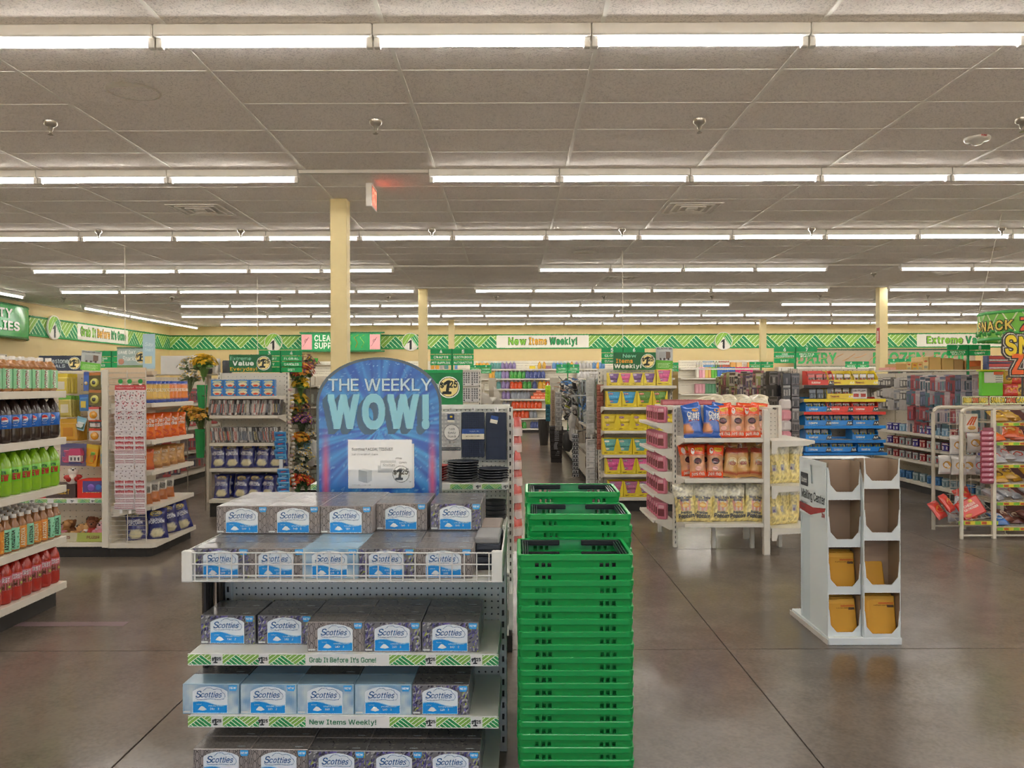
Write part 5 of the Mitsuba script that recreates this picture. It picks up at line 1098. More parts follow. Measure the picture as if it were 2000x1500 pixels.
for k in range(14):
    z = pz(842 + (8.6 * k if k < 6 else 8.6 * k + 20), 9.95)
    put('snack_packet', SP_[k % 2], f'small blue packet on the strip at the endcap post, {nth(k)} down', 'packet', at(px(547 + (6 if k > 5 else 0), 9.93) + .01 * (k % 2), 9.92 - .006 * (k % 2), z, rx=15, rz=8 * (-1) ** k), 'small blue packets on the strip')
put('clip_strip', mesh(M().box(px(545, 9.94), px(552, 9.94), 9.935, 9.938, pz(968, 9.94), pz(840, 9.94), '#dfe6ea')), 'pale strip holding small blue packets at the endcap post', 'clip strip')
# small signs above shelves
def top_sign(x0, x1, y0, y1, Y, lines, key, label, bg='#1a5a33', disc_=True):
    a, b, zt, zb = px(x0, Y), px(x1, Y), pz(y0, Y), pz(y1, Y); m = M(); m.box(a, b, Y - .004, Y + .004, zb, zt, bg, b=.001); W_, H_ = b - a, zt - zb; f = Y - .0045
    for s, u, v, hh, w, c, wt in lines: m.text(s, (a + u * W_, f, zb + v * H_), XR, ZU, hh * H_, '#14301f', w=w * W_ * 1.05, wt=wt + .05, lift=.0005); m.text(s, (a + u * W_, f, zb + v * H_ + .001), XR, ZU, hh * H_, c, w=w * W_, wt=wt, lift=.0015)
    if disc_: price_disc(m, b - H_ * .46, (zt + zb) / 2, H_ * .41, f, .0015)
    put(key, mesh(m), label, 'sign'); return m
top_sign(448, 531, 691, 725, 10.34, (('Extreme', .27, .68, .19, .5, '#7fc3a0', .03), ('Value', .33, .38, .24, .5, '#eceee8', .07), ('Everyday!', .34, .08, .19, .64, '#e0b23c', .04)), 'value_sign', 'green Extreme Value Everyday sign with a $1.25 disc on the popcorn endcap')
# ---------------------------------------------------------------- flowers
def flower_bunch(cols, leaf, n, R, seed, stem=True, big=1.0):
    r = random.Random(seed); m, lf = M(), M()
    for k in range(n):
        a, e = r.uniform(0, 2 * math.pi), r.uniform(.15, 1.2); p = np.array([math.cos(a) * math.cos(e), math.sin(a) * math.cos(e), math.sin(e)]) * R * r.uniform(.65, 1.05) + [0, 0, R * .3]
        c = r.choice(cols); s = .03 * big * r.uniform(.8, 1.3)
        nrm = p / np.linalg.norm(p); u = np.cross(nrm, [0, 0, 1.0]); u /= np.linalg.norm(u) + 1e-9; v = np.cross(nrm, u)
        for q in range(5):
            t = q * 2 * math.pi / 5; d = math.cos(t) * u + math.sin(t) * v; d2 = math.cos(t + .9) * u + math.sin(t + .9) * v; d3 = math.cos(t - .9) * u + math.sin(t - .9) * v
            m.add([p, p + d3 * s * .6 + nrm * s * .25, p + d * s * 1.15 + nrm * s * .15, p + d2 * s * .6 + nrm * s * .25], [[0, 1, 2, 3]], C(c) * r.uniform(.8, 1.1))
        m.ball(p + nrm * s * .2, s * .28, '#d9b53c', 0)
        lf.tube([(0, 0, -R * .9), p * .5, p], .0025, leaf, 3)
        if 1:
            q = p * .8 + [0, 0, -.015]; lf.add([q, q + u * .03 + v * .018, q + u * .085, q + u * .03 - v * .02], [[0, 1, 2, 3]], C(leaf) * r.uniform(.7, 1.2))
    return [('blossoms', mesh(m)), ('stems', mesh(lf))]
FL = [((('#e6e1d8', '#cfc9bd')), '#6a7a52', 'white'), (('#d9b62e', '#cda523'), '#5a7a3a', 'yellow'), (('#c9983a', '#d8a94a', '#b5772f'), '#5d6a3a', 'golden'), (('#d35a7a', '#c8443f', '#7a4a9a', '#d98f3a'), '#4a6a3a', 'pink and purple'), (('#6b3f6e', '#8a4a80'), '#3c4a34', 'dark purple'), (('#d07a2c', '#c9942f'), '#4c5c34', 'orange'), (('#c23a2c', '#d4553a'), '#3a5a30', 'red'), (('#bcb8ae', '#a7a99c'), '#46523c', 'grey-white'), (('#8c5560', '#6d4a52'), '#4c5c3e', 'dusky'), (('#7f9fae', '#5b8a96'), '#4f6a58', 'blue-green')]
vase = M(); vase.lathe([(.045, -.42), (.062, -.05), (.066, 0), (.062, 0), (.05, -.3)], '#1f7a3f', 14, cap=False); vase.lathe([(.0, -.42), (.045, -.42)], '#1a6a36', 14, cap=False); VASE = mesh(vase)
fx = [(374, 727, 10.9, 0, .16, 46), (398, 722, 10.6, 1, .15, 52), (392, 826, 10.5, 2, .15, 44), (371, 748, 10.8, 0, .13, 26), (368, 815, 10.7, 5, .12, 22),
      (572, 725, 10.8, 5, .12, 26), (586, 742, 10.9, 3, .17, 52), (596, 727, 12.2, 8, .19, 40), (588, 760, 10.9, 1, .11, 30), (586, 790, 11, 1, .11, 26), (574, 812, 11, 2, .10, 20), (590, 834, 11.0, 4, .14, 32), (585, 868, 10.9, 5, .12, 28), (596, 880, 11.1, 9, .11, 20), (590, 905, 10.9, 7, .15, 30), (581, 930, 10.8, 7, .13, 22), (580, 952, 10.6, 6, .13, 30), (597, 948, 10.9, 6, .10, 18), (586, 806, 11.1, 8, .12, 20), (600, 855, 11.2, 7, .1, 16)]
cnt = {}
for k, (xp, yp, Y, f, R, n) in enumerate(fx):
    c, l, nm = FL[f]; cnt[nm, xp < 450] = cnt.get((nm, xp < 450), -1) + 1
    put('flower_bunch', flower_bunch(c, l, int(n * 1.7), R * 1.12, k, big=1.15), f'bunch of {nm} artificial flowers {"beside the green vases" if xp < 450 else "along the aisle side"}, {nth(cnt[nm, xp < 450])} from the top', 'flowers', at(px(xp, Y), Y, pz(yp, Y)), None)
for k, (xp, y0, y1, Y) in enumerate(((395, 750, 800, 10.55), (391, 836, 892, 10.5))):
    put('flower_vase', VASE, f'tall dark green metal flower vase, {"upper" if k == 0 else "lower"} one by the endcap post', 'vase', at(px(xp, Y), Y, pz(y0, Y), s=(1.05, 1.05, (y1 - y0) * Y / F / .42)))
g = M()
for k in range(26):
    yp = 760 + 8.0 * k; g.ball((px(567 + 3.5 * math.sin(k * .6) + k * .12, 10.3), 10.3, pz(yp, 10.3)), .024, '#d9d2c6' if k % 4 else '#b99a98', 1, (1.2, 1, .8), .2, k)
put('garland', mesh(g), 'string of white flower heads hanging along the endcap post', 'garland', kind='stuff')
m = M(); m.ball((px(608, 11.15), 11.15, pz(880, 11.15)), .145, '#c9c6c0', 3, (.75, .6, 1.15), .35, 4); put('plastic_bag', mesh(m, 'film'), 'crumpled clear plastic bag hanging beside the arched sign', 'plastic bag', at())
rk = M()
for k in range(7): rk.tube([(px(562, 10.6), 10.6, pz(740 + 32 * k, 10.6)), (px(606, 11.3), 11.3, pz(740 + 32 * k, 11.3))], .004, '#6f6a60', 4)
for xp, Y in ((564, 10.6), (606, 11.3)): rk.tube([(px(xp, Y), Y, 0), (px(xp, Y), Y, 1.75)], .006, '#6f6a60', 5)
put('flower_rack', mesh(rk, 'metal'), 'dark wire flower rack on the aisle side of the popcorn endcap', 'rack')
rk = M()
for k in range(5): rk.tube([(px(366, 10.75), 10.75, pz(735 + 36 * k, 10.75)), (px(401, 10.45), 10.45, pz(735 + 36 * k, 10.45))], .004, '#8a857a', 4)
for xp, Y in ((366, 10.75), (401, 10.45)): rk.tube([(px(xp, Y), Y, 0.0), (px(xp, Y), Y, 1.72)], .006, '#8a857a', 5)
put('flower_rack', mesh(rk, 'metal'), 'grey wire flower rack holding the tall green vases', 'rack')
# ---------------------------------------------------------------- yellow candy endcap
PX0, PX1, PYF, PYB = px(1178, 10.3), px(1317, 10.5), 10.3, 10.75
rows_ = [(754, 728), (796, 764), (842, 809), (889, 856), (927, 894), (972, 938)]
endcap(PX0, PX1, PYF, PYB, [pz(a, PYF) for a, _ in rows_[:5]], pz(722, PYB), 'candy_endcap', 'tall pegboard endcap stacked with yellow candy trays', deckz=pz(972, PYF))
def tray(w, h):
    m = M(); d = .16; Y_ = '#e0c92e'
    m.prism(Polygon([(-w / 2, 0), (w / 2, 0), (w / 2, h * .98), (w * .44, h * .98), (w * .24, h * .24), (-w * .24, h * .24), (-w * .44, h * .98), (-w / 2, h * .98)]), (0, 0, 0), XR, ZU, .003, Y_)
    m.box(-w / 2, w / 2, 0, d, 0, .004, Y_); m.box(-w / 2, w / 2, d - .003, d, 0, h, Y_)
    for s in (-1, 1): m.box(*sorted((s * w / 2, s * (w / 2 - .003))), 0, d, 0, h, {'': '#d8c02a'})
    m.text('CANDY', (-w * .27, -.0038, h * .07), XR, ZU, h * .075, '#6a3f1c', w=w * .28, bold=True); m.text('marshmallow', (w * .1, -.0038, h * .08), XR, ZU, h * .045, '#8a6a20', w=w * .3); m.poly(ell(w * .38, h * .12, w * .05, h * .06), (0, -.0034, 0), XR, ZU, '#f0dc5a', .0004)
    return mesh(m, 'gloss')
def candy(w, h, c, c2):
    m = M(); m.box(-w / 2, w / 2, 0, .05, 0, h, c, b=.004); f = -.0006
    m.poly(ell(-w * .22, h * .72, w * .2, h * .16), (0, f, 0), XR, ZU, c2, .0003); m.text('SWEETS', (-w * .22, f, h * .66), XR, ZU, h * .14, '#f3ead8', w=w * .32, bold=True, lift=.001)
    for k in range(5): m.ball((-w * .36 + w * .18 * k, 0, h * .3), h * .16, C(c) * 1.25 + .02, 1, (1, .3, 1.2))
    return mesh(m, 'film')
TR = tray(.19, .205)
CC = {'v': ('#6f4a80', '#d7c4da'), 'p': ('#d65f96', '#8d3a6c'), 'b': ('#3f9fc9', '#7a3a70'), 'g': ('#5f8a3a', '#c8503a'), 'y': ('#dcc53a', '#7a3a70'), 't': ('#5fa5a0', '#d8d8c0'), 'k': ('#d9609a', '#8a3a6a'), 'm': ('#b56a8c', '#5a5a8a')}
CP = {k: candy(.17, .092, *v) for k, v in CC.items()}
cn = dict(v='violet', p='pink', b='blue', g='green', y='yellow', t='teal', k='bright pink', m='mauve')
for r_, (kinds, xs) in enumerate((('vpvvp', (1199, 1222, 1245, 1269, 1297)), ('bbgg', (1199, 1229, 1259, 1289)), ('yyyyy', (1191, 1220, 1249, 1279, 1308)), ('tttt', (1191, 1220, 1250, 1280)), ('kkkk', (1197, 1227, 1257, 1288)), ('mmmb', (1202, 1232, 1260, 1289)))):
    z = pz(rows_[r_][0], PYF); s = .8 if r_ == 0 else 1.0
    for k, (c, xp) in enumerate(zip(kinds, xs)):
        x = px(xp, PYF + .02); sz = s if not (r_ == 0 and k == 4) else 1.0
        put('candy_tray', TR, f'yellow cardboard candy tray on the {nth(r_)} shelf of the candy endcap, {nth(k)} from the left', 'tray', at(x, PYF + .012, z + .002, s=(sz, 1, sz)), 'yellow candy trays on the endcap')
        for q in range(2): put('candy_pack', CP[c], f'{cn[c]} marshmallow candy pack, {"upper" if q else "lower"} one in the {nth(k)} tray of the {nth(r_)} shelf', 'candy pack', at(x, PYF + .03 + .008 * q, z + .008 + .095 * sz * q, s=(sz, 1, sz)), f'{cn[c]} candy packs on the endcap')
top_sign(1198, 1281, 689, 723, 10.6, (('New', .38, .7, .2, .34, '#7fc3a0', .03), ('Items', .26, .4, .22, .4, '#e0a23c', .06), ('Weekly!', .34, .1, .22, .64, '#eceee8', .06)), 'items_sign', 'green New Items Weekly sign with a $1.25 disc on the candy endcap')
def truck_poster(x0, x1, y0, y1, Y, label, tilt=0):
    w, h = (x1 - x0) * Y / F, (y1 - y0) * Y / F; m = M(); m.box(-w / 2, w / 2, -.003, .003, 0, h, '#b9bdbb'); f = -.0034
    m.quad((-w / 2, f, 0), (w / 2, f, 0), (w / 2, f, h * .38), (-w / 2, f, h * .42), '#62a83e'); m.text('DOLLARTREE.COM', (0, f, h * .9), XR, ZU, h * .065, '#2c3330', w=w * .9, bold=True)
    m.quad((-w * .32, f - .001, h * .5), (w * .1, f - .001, h * .46), (w * .1, f - .001, h * .8), (-w * .32, f - .001, h * .78), '#a4a7a8'); m.quad((w * .1, f - .001, h * .46), (w * .36, f - .001, h * .52), (w * .36, f - .001, h * .78), (w * .1, f - .001, h * .8), '#6b5a50')
    for x in (-.22, .0, .24): m.poly(ell(x * w, h * .46, w * .06, h * .05), (0, f, 0), XR, ZU, '#3a3432', .002)
    for k in range(4): m.box(-w * .4, w * (.36 - .1 * (k % 2)), f - .001, f, h * (.26 - .06 * k), h * (.28 - .06 * k), '#d5e6c2')
    put('truck_poster', mesh(m), label, 'poster', at(px((x0 + x1) / 2, Y), Y, pz(y1, Y), ry=tilt))
truck_poster(1281, 1314, 679, 722, 10.72, 'grey and green truck poster standing on the candy endcap')
top_sign(76, 160, 692, 722, 8.16, (('Milestone', .42, .5, .3, .55, '#c9d2d8', .02), ('DEALS', .42, .22, .2, .4, '#b9c2cc', .04)), 'deals_sign', 'navy sign with a round $1.25 price above the toy packs', bg='#2a3140')
truck_poster(157, 196, 683, 721, 8.14, 'tilted grey and green truck poster above the toy packs', tilt=5)
m = M(); a, b, zt, zb = px(229, 7.95), px(285, 7.95), pz(676, 7.95), pz(717, 7.95); W_, H_ = b - a, zt - zb
m.box(a, b, 7.95, 7.956, zb, zt, '#9db1ad'); m.box(a, b, 7.948, 7.95, zb, zb + .03, '#5f7a4a'); m.box(a, b, 7.945, 7.96, zt - .012, zt, '#3f5e4a')
m.text('GAME DAY', (a + W_ * .34, 7.9495, zb + H_ * .68), XR, ZU, H_ * .16, '#eef0ea', w=W_ * .62, wt=.04); m.text('Snacks', (a + W_ * .42, 7.9495, zb + H_ * .36), XR, ZU, H_ * .22, '#eef0ea', w=W_ * .5, shear=.2); price_disc(m, a + W_ * .84, zb + H_ * .52, H_ * .3, 7.9495, .0012)
m.ball((a + W_ * .14, 7.95, zb + H_ * .32), .03, '#b0806a', 1, (1, .2, 1)); put('snacks_sign', mesh(m), 'pale GAME DAY Snacks sign with a round price above the wire panel', 'sign')
m = M(); a, b, zt, zb = px(279, 7.85), px(303, 7.85), pz(650, 7.85), pz(718, 7.85); m.box(a, b, 7.85, 7.855, zb, zt, '#a9c6d2'); m.text('Say', ((a + b) / 2, 7.8495, zb + .22), XR, ZU, .035, '#d3e4e6', shear=.2); m.text('Snack', ((a + b) / 2, 7.8495, zb + .17), XR, ZU, .03, '#d3e4e6', w=.085, shear=.2)
m.box(a + .02, b - .03, 7.848, 7.85, zb + .05, zb + .12, '#d8cf9a'); put('tall_card', mesh(m), 'tall pale blue card standing beside the snacks sign', 'sign')
sb = M().box(px(205, 7.97), px(300, 7.97), 7.97, 7.99, 1.70, 1.79, BE); sb.box(px(205, 7.9), px(300, 7.9), 7.86, 7.98, 1.72, 1.757, '#c9b79c'); put('sign_ledge', mesh(sb), 'beige ledge carrying the snack signs on the toy island', 'ledge')
# ---------------------------------------------------------------- popcorn island
GX0_, GX1_, GYB, GYF = px(1318, 8.03), px(1488, 7.75), 8.05, 7.66
parts = []; GW = '#d8d5ca'
pb = M(); pegboard(pb, GX0_ + .02, GX1_ + .03, .42, pz(798, 8.03), GYB, GW, pitch=.05); parts.append(('back_panel', mesh(pb)))
for x in (GX0_,): parts.append(('upright', mesh(upright(x, GYB, 0, pz(796, 8.03), .035, .06, GW, pitch=.05))))
parts.append(('upright', mesh(M().box(px(1489, 7.68), px(1501, 7.68), 7.64, 7.70, 0, pz(801, 7.66), GW, b=.003))))
parts.append(('upright', mesh(M().box(px(1489, 8.5), px(1501, 8.5) + .02, 8.5, 8.56, 0, pz(796, 8.5), GW, b=.003))))
parts.append(('top_rail', mesh(M().box(GX0_, px(1524, 8.05), GYB - .02, GYB + .03, pz(798, 8.03), pz(793, 8.03), GW, b=.003))))
gz = [pz(858, GYF), pz(937, GYF), pz(1024, GYF)]
for k, z in enumerate(gz):
    s, b = shelf(GX0_ + .015, GX1_, GYF, GYB, z, GW, lip=.036); n = '' if k == 0 else f'_{k:03d}'; parts += [('shelf', mesh(s)), *brk(f'shelf{n}__brackets', b)]
rx = px(1501, 7.68); RT = at(rx + .01, 7.62, 0, rz=90)
parts.append(('side_board', mesh(pegboard(M(), rx, px(1518, 8.05), pz(900, 8.05), pz(801, 8.05), 8.05, GW, pitch=.04)))); parts.append(('upright', mesh(M().box(px(1518, 8.05), px(1525, 8.05), 8.02, 8.08, 0, pz(796, 8.05), GW, b=.003))))
parts.append(('side_frame', mesh(M().box(0, .86, -.01, .03, pz(801, 7.66) - .01, pz(797, 7.66), GW).box(.83, .86, -.03, .03, 0, pz(801, 7.66), GW)), RT))
for k, z in enumerate((pz(862, 7.66), pz(950, 7.66), pz(1032, 7.66))):
    s, b = shelf(.0, .86, -.40, -.005, z, GW, lip=.03, t=.012); n = f'_{k + 3:03d}'
    b = [M(), M()]; b[0].prism(Polygon([(0, 0), (0, -.12), (-.04, -.12), (-.06, -.06), (-.34, -.045), (-.40, -.02), (-.40, 0)]), (.0, 0, z), (0, 1, 0), ZU, .006, GW); b[1].prism(Polygon([(0, 0), (0, -.12), (-.04, -.12), (-.06, -.06), (-.34, -.045), (-.40, -.02), (-.40, 0)]), (.856, 0, z), (0, 1, 0), ZU, .006, GW)
    parts += [('shelf', mesh(s), RT), *brk(f'shelf{n}__brackets', b, RT)]
LT = at(GX0_ - .01, 8.9, 0, rz=-90)
for k, yp in enumerate((826, 876, 920, 963, 1012)):
    z = pz(yp, 8.2); s, b = shelf(.0, .82, -.20, .0, z, GW, lip=.03); parts += [('shelf', mesh(s), LT), *brk(f'shelf_{k + 6:03d}__brackets', b, LT)]
for x, y in ((px(1395, 7.95), 8.0), (px(1471, 7.95), 8.0), (px(1455, 8.6), 8.6), (GX0_, 8.88)): parts.append(('leg', mesh(M().box(x - .018, x + .018, y - .018, y + .018, 0, .42, GW))))
parts.append(('cross_bar', mesh(M().box(GX0_, px(1480, 8), 7.98, 8.02, .31, .36, GW)))); parts.append(('bottom_panel', mesh(M().box(GX0_ + .02, px(1466, 8), GYB - .005, GYB + .01, .36, .46, GW))))
put('popcorn_island', parts, 'white pegboard shelf island with pork rind and popcorn bags', 'shelf rack')
def cheez(u, v):
    o = np.zeros(u.shape + (3,)); o[:] = C('#2456a6'); return np.where(((v < .42) & (u + v * .8 < .62) & (v > .1))[..., None], C('#c47a3c'), o)
CHZ = [bag(.19, .31, .09, cheez, [('Cheez', .55, .64, .045, '#f1f1ea', .13), ('Puffs', .55, .53, .035, '#f1f1ea', .11)], seed=20 + q, res=(16, 20), shapes=[(ell(.03, .26, .035, .018), '#d08a2c'), (ell(.01, .16, .06, .008), '#b8492c')]) for q in range(2)]
def rind(u, v):
    o = np.zeros(u.shape + (3,)); o[:] = C('#c98f68'); n_ = meshkit.noise(np.stack([u * 8, v * 9, u * 0], -1), 4)[..., None]; o = o * (.7 + .6 * n_)
    o = np.where((v > .70)[..., None], C('#dc4a22'), o); return np.where((v < .17)[..., None], C('#dc4a22'), o)
RND = [bag(.16, .31, .09, rind, [('RINDS', .62, .83, .025, '#e8c23c', .08), ('pork rinds', .5, .06, .03, '#f3e9da', .13)], seed=30 + q, res=(16, 20), shapes=[(ell(.02, .262, .042, .02), '#e3b83a'), (ell(-.045, .25, .018, .03), '#d9d2c8'), (ell(0, .155, .04, .03), '#2b2024'), (ell(0, .155, .028, .02), '#5a3038'), (ell(0, .085, .03, .022), '#e3a99a'), (ell(.0, .215, .07, .004), '#e8ddd0')]) for q in range(3)]
def tanp(u, v):
    o = np.zeros(u.shape + (3,)); o[:] = C('#c79a58'); o = np.where((v > .78)[..., None], C('#8f3a28'), o); return np.where((v < .22)[..., None] & (v > .1)[..., None], C('#a5502f'), o)
TNB = [bag(.15, .28, .09, tanp, [('HERR', .5, .42, .03, '#8a2f22', .07)], seed=40 + q, res=(14, 18), shapes=[(ell(0, .15, .05, .045), '#dcc389'), (ell(0, .15, .035, .025), '#eadfb8')]) for q in range(3)]
def popn(u, v):
    a = meshkit.noise(np.stack([u * 17, v * 38, u * 0], -1), 9)[..., None]; k = np.where((v > .66)[..., None], C('#e6e2cc'), C('#ecd992'))
    o = k * (.5 + .75 * np.clip(a * 2.4 - .5, 0, 1)); return np.clip(o, 0, 1)
def popbag(seed):
    return bag(.2, .36, .12, popn, [('Movie Theater', .5, .60, .022, '#26315a', .15), ('Butter', .5, .535, .022, '#26315a', .09), ('Premium', .5, .20, .024, '#2a2f4a', .11), ('Popcorn', .5, .10, .036, '#20264a', .16)], seed=seed, res=(26, 36),
               shapes=[(Polygon([(-.055, .20), (.055, .20), (.045, .10), (-.045, .10)]), '#d89a88'), (Polygon([(-.03, .20), (-.015, .20), (-.012, .10), (-.025, .10)]), '#e9dcc8'), (Polygon([(.012, .20), (.03, .20), (.025, .10), (.01, .10)]), '#e9dcc8'), (ell(0, .155, .04, .025), '#e3a43a'), (ell(0, .155, .03, .016), '#f0d28a')])
PBG = [popbag(50 + q) for q in range(3)]
def plainpop(seed): return bag(.15, .42, .12, popn, (), seed=seed, res=(22, 40), shapes=[(sbox(-.05, .12, -.01, .18), '#b9b4a8'), (sbox(-.045, .125, -.02, .15), '#6a5a78')])
PLP = [plainpop(60 + q) for q in range(3)]
gs = .9
for nm, name, grp, lst in (('blue cheese puff bag with a white name', 'chip_bag', 'blue puff bags on the popcorn island', [(CHZ[0], 1355, 0, -4), (CHZ[1], 1390, 0, 5), (CHZ[1], 1362, 1, -12), (CHZ[0], 1398, 1, 12)]),
                      ('orange-topped pork rind bag on the upper shelf', 'rind_bag', 'pork rind bags on the upper shelf', [(RND[0], 1413, 0, -3), (RND[1], 1439, 0, 2), (RND[2], 1469, 0, -2), (RND[1], 1421, 1, -8), (RND[2], 1452, 1, 4), (RND[0], 1478, 1, 6)]),
                      ('orange-topped pork rind bag on the middle shelf', 'rind_bag', 'pork rind bags on the middle shelf', [(RND[1], 1363, 0, -2), (RND[2], 1395, 0, 3), (RND[0], 1347, 1, -6), (RND[0], 1375, 1, -4)]),
                      ('tan snack bag with red ends on the middle shelf', 'chip_bag', 'tan snack bags on the middle shelf', [(TNB[0], 1424, 0, 10), (TNB[1], 1451, 0, -3), (TNB[2], 1476, 0, 8), (TNB[2], 1412, 1, -5), (TNB[0], 1440, 1, 6), (TNB[1], 1466, 1, -8)]),
                      ('clear buttery popcorn bag on the lowest shelf', 'popcorn_bag', 'clear popcorn bags on the lowest shelf', [(PBG[0], 1341, 0, -6), (PBG[1], 1369, 0, 4), (PBG[2], 1407, 0, 3), (PBG[0], 1438, 0, 0), (PBG[1], 1470, 0, 8), (PBG[2], 1384, 1, -3), (PBG[0], 1424, 1, 4), (PBG[1], 1455, 1, -6)])):
    z = {'upper': gz[0], 'middle': gz[1], 'lowest': gz[2]}.get(next((w for w in ('upper', 'middle', 'lowest') if w in nm), ''), gz[0])
    c = [-1, -1]
    for p, xp, bk, ry in lst:
        c[bk] += 1; Y = GYF + .11 + .14 * bk
        put(name, p, f'{nm}, {nth(c[bk])} in the {"back" if bk else "front"} row', 'popcorn bag' if 'popcorn' in name else 'snack bag', at(px(xp, Y), Y, z + .004 + .02 * bk * (z == gz[0]), rz=rnd.uniform(-10, 10), rx=-9, ry=ry), grp)
for k, (xp, yp, ry) in enumerate(((1412, 882, 80), (1440, 872, 85), (1470, 872, 95), (1465, 884, 88), (1420, 890, 84))):
    put('chip_bag', TNB[k % 3], f'tan snack bag lying flat on top of the others on the middle shelf, {nth(k)} counted', 'snack bag', at(px(xp, 7.9) - .12, 7.93, pz(yp, 7.85) - .03, ry=ry, rz=10, rx=0), 'tan snack bags lying on the middle shelf')
for sh, (z, lst) in enumerate(((pz(950, 7.66), (1514, 1531, 1552)), (pz(1032, 7.66), (1514, 1530, 1551)))):
    for k, xp in enumerate(lst):
        Y = 7.80; put('popcorn_bag', PLP[(k + sh) % 3], f'big clear popcorn bag on the {"upper" if sh == 0 else "lower"} side shelf, {nth(k)} from the post', 'popcorn bag', at(px(xp, Y), Y + .04 * k, z + .004, rz=rnd.uniform(-20, 30), ry=(-4, 0, 7)[k], rx=-4), f'clear popcorn bags on the {"upper" if sh == 0 else "lower"} side shelf')
pk = M(); pk.box(-.05, .05, -.03, .03, 0, .16, '#c9768a', b=.01); pk.quad((-.035, -.0305, .03), (.035, -.0305, .03), (.035, -.0305, .1), (-.035, -.0305, .1), '#6a3038'); pk.quad((-.03, -.0305, .11), (.03, -.0305, .11), (.03, -.0305, .14), (-.03, -.0305, .14), '#e3b4bd'); PK = mesh(pk, 'film')
for sh, yp in enumerate((826, 876, 920, 963, 1012)):
    for k in range(6): put('pink_pack', PK, f'pink snack pack on the {nth(sh)} side shelf of the popcorn island, {nth(k)} from the front', 'snack pack', LT @ at(.78 - .125 * k, -.1, pz(yp, 8.2) + .002, rz=50 + rnd.uniform(-8, 8)), 'pink snack packs on the side shelves')
tz = pz(793, 8.05)
for k in range(11):
    m = M().box(-.045, .045, -.05, .05, 0, .055 if k < 8 else .05, '#8f3f44', b=.004); m.box(-.04, .04, -.052, -.05, .01, .04, '#b0686c'); put('red_pack', mesh(m, 'film'), f'dark red snack pack on top of the popcorn island, {nth(k)} from the left', 'snack pack', at(px(1300 + 8.6 * k, 8.25), 8.25, tz - (.0 if k else .0), rz=rnd.uniform(-6, 6)), 'dark red packs on top of the island')
put('top_tray', mesh(M().box(GX0_ - .1, px(1500, 8.2), 8.1, 8.6, tz - .012, tz, GW)), 'white tray forming the top of the popcorn island', 'tray')
for k in range(8):
    p = bag(.2, .17, .09, lambda u, v: np.clip(C('#d9d0b4') * (.6 + .6 * meshkit.noise(np.stack([u * 16, v * 14, u * 0], -1), 5)[..., None]), 0, 1), seed=70 + k) if k < 3 else p
    put('popcorn_bag', p, f'clear popcorn bag lying along the top of the island, {nth(k)} from the left', 'popcorn bag', at(px(1388 + 13.5 * k, 8.3), 8.3, tz - .02 + .02 * (k % 2), rx=-62, rz=rnd.uniform(-25, 25)), 'clear popcorn bags along the top of the island')
# ---------------------------------------------------------------- battery endcap
EX0, EX1, EYF, EYB = px(1568, 9.7), px(1716, 9.9), 9.7, 10.1
ez = [pz(754, EYF), pz(781, EYF), pz(806, EYF), pz(833, EYF), pz(861, EYF)]
endcap(EX0, EX1, EYF, EYB, ez, pz(722, EYB), 'battery_endcap', 'pegboard endcap full of battery trays in red, yellow and blue', deckz=.15, lips=['#2a2526', '#d9c43a', '#c23a30', '#1f78c0', '#1f6cb0'], col='#b9b3a6')
def btray(c, w, h, d, name, full):
    m = M(); m.box(-w / 2, w / 2, 0, .004, 0, h * .36, c); m.box(-w / 2, w / 2, 0, d, 0, .004, c); m.box(-w / 2, w / 2, d - .004, d, 0, h, c)
    for s in (-1, 1): m.prism(Polygon([(0, 0), (d, 0), (d, h), (d * .5, h), (0, h * .5)]), (s * w / 2 - (.004 if s > 0 else 0), 0, 0), (0, 1, 0), ZU, .004, c)
    m.text(name, (-w * .2, -.0006, h * .1), XR, ZU, h * .13, '#ece9e0' if c != '#dcc32e' else '#7a2f22', w=w * .34, bold=True); m.poly(Polygon([(w * .28, 0), (w * .5, 0), (w * .5, h * .3), (w * .34, h * .3)]), (0, -.0005, 0), XR, ZU, '#26282c' if c != '#dcc32e' else '#e8d23c', .0003); m.text('AA', (w * .41, -.0006, h * .08), XR, ZU, h * .15, '#e6e6e2', lift=.001, bold=True)
    return mesh(m, 'gloss')
BT = {k: btray(c, .31, .17, .2, n, 1) for k, c, n in (('b', '#1f78c0', 'SUNBEAM'), ('r', '#c8382c', 'SUNBEAM'), ('y', '#dcc32e', 'Panasonic'))}
def bpack(c, cells):
    m = M(); m.box(-.042, .042, -.004, 0, 0, .115, '#22252a', b=.002); m.quad((-.038, -.0045, .07), (.038, -.0045, .07), (.038, -.0045, .108), (-.038, -.0045, .108), c)
    for k in range(4): m.lathe([(.0075, .01), (.0075, .055), (.003, .058), (.003, .062)], cells[k % len(cells)], 8, (-.028 + .0185 * k, -.010, 0))
    return mesh(m, 'film')
BP = {'b': bpack('#2f3a44', ['#3f7fb0', '#b9b04a']), 'r': bpack('#b04038', ['#c2553f', '#b9a9a0']), 'y': bpack('#c9c4ba', ['#c4572f', '#d9d2c0']), 'k': bpack('#6c7480', ['#4a5560', '#8f98a0'])}
bn = dict(b='blue', r='red', y='yellow')
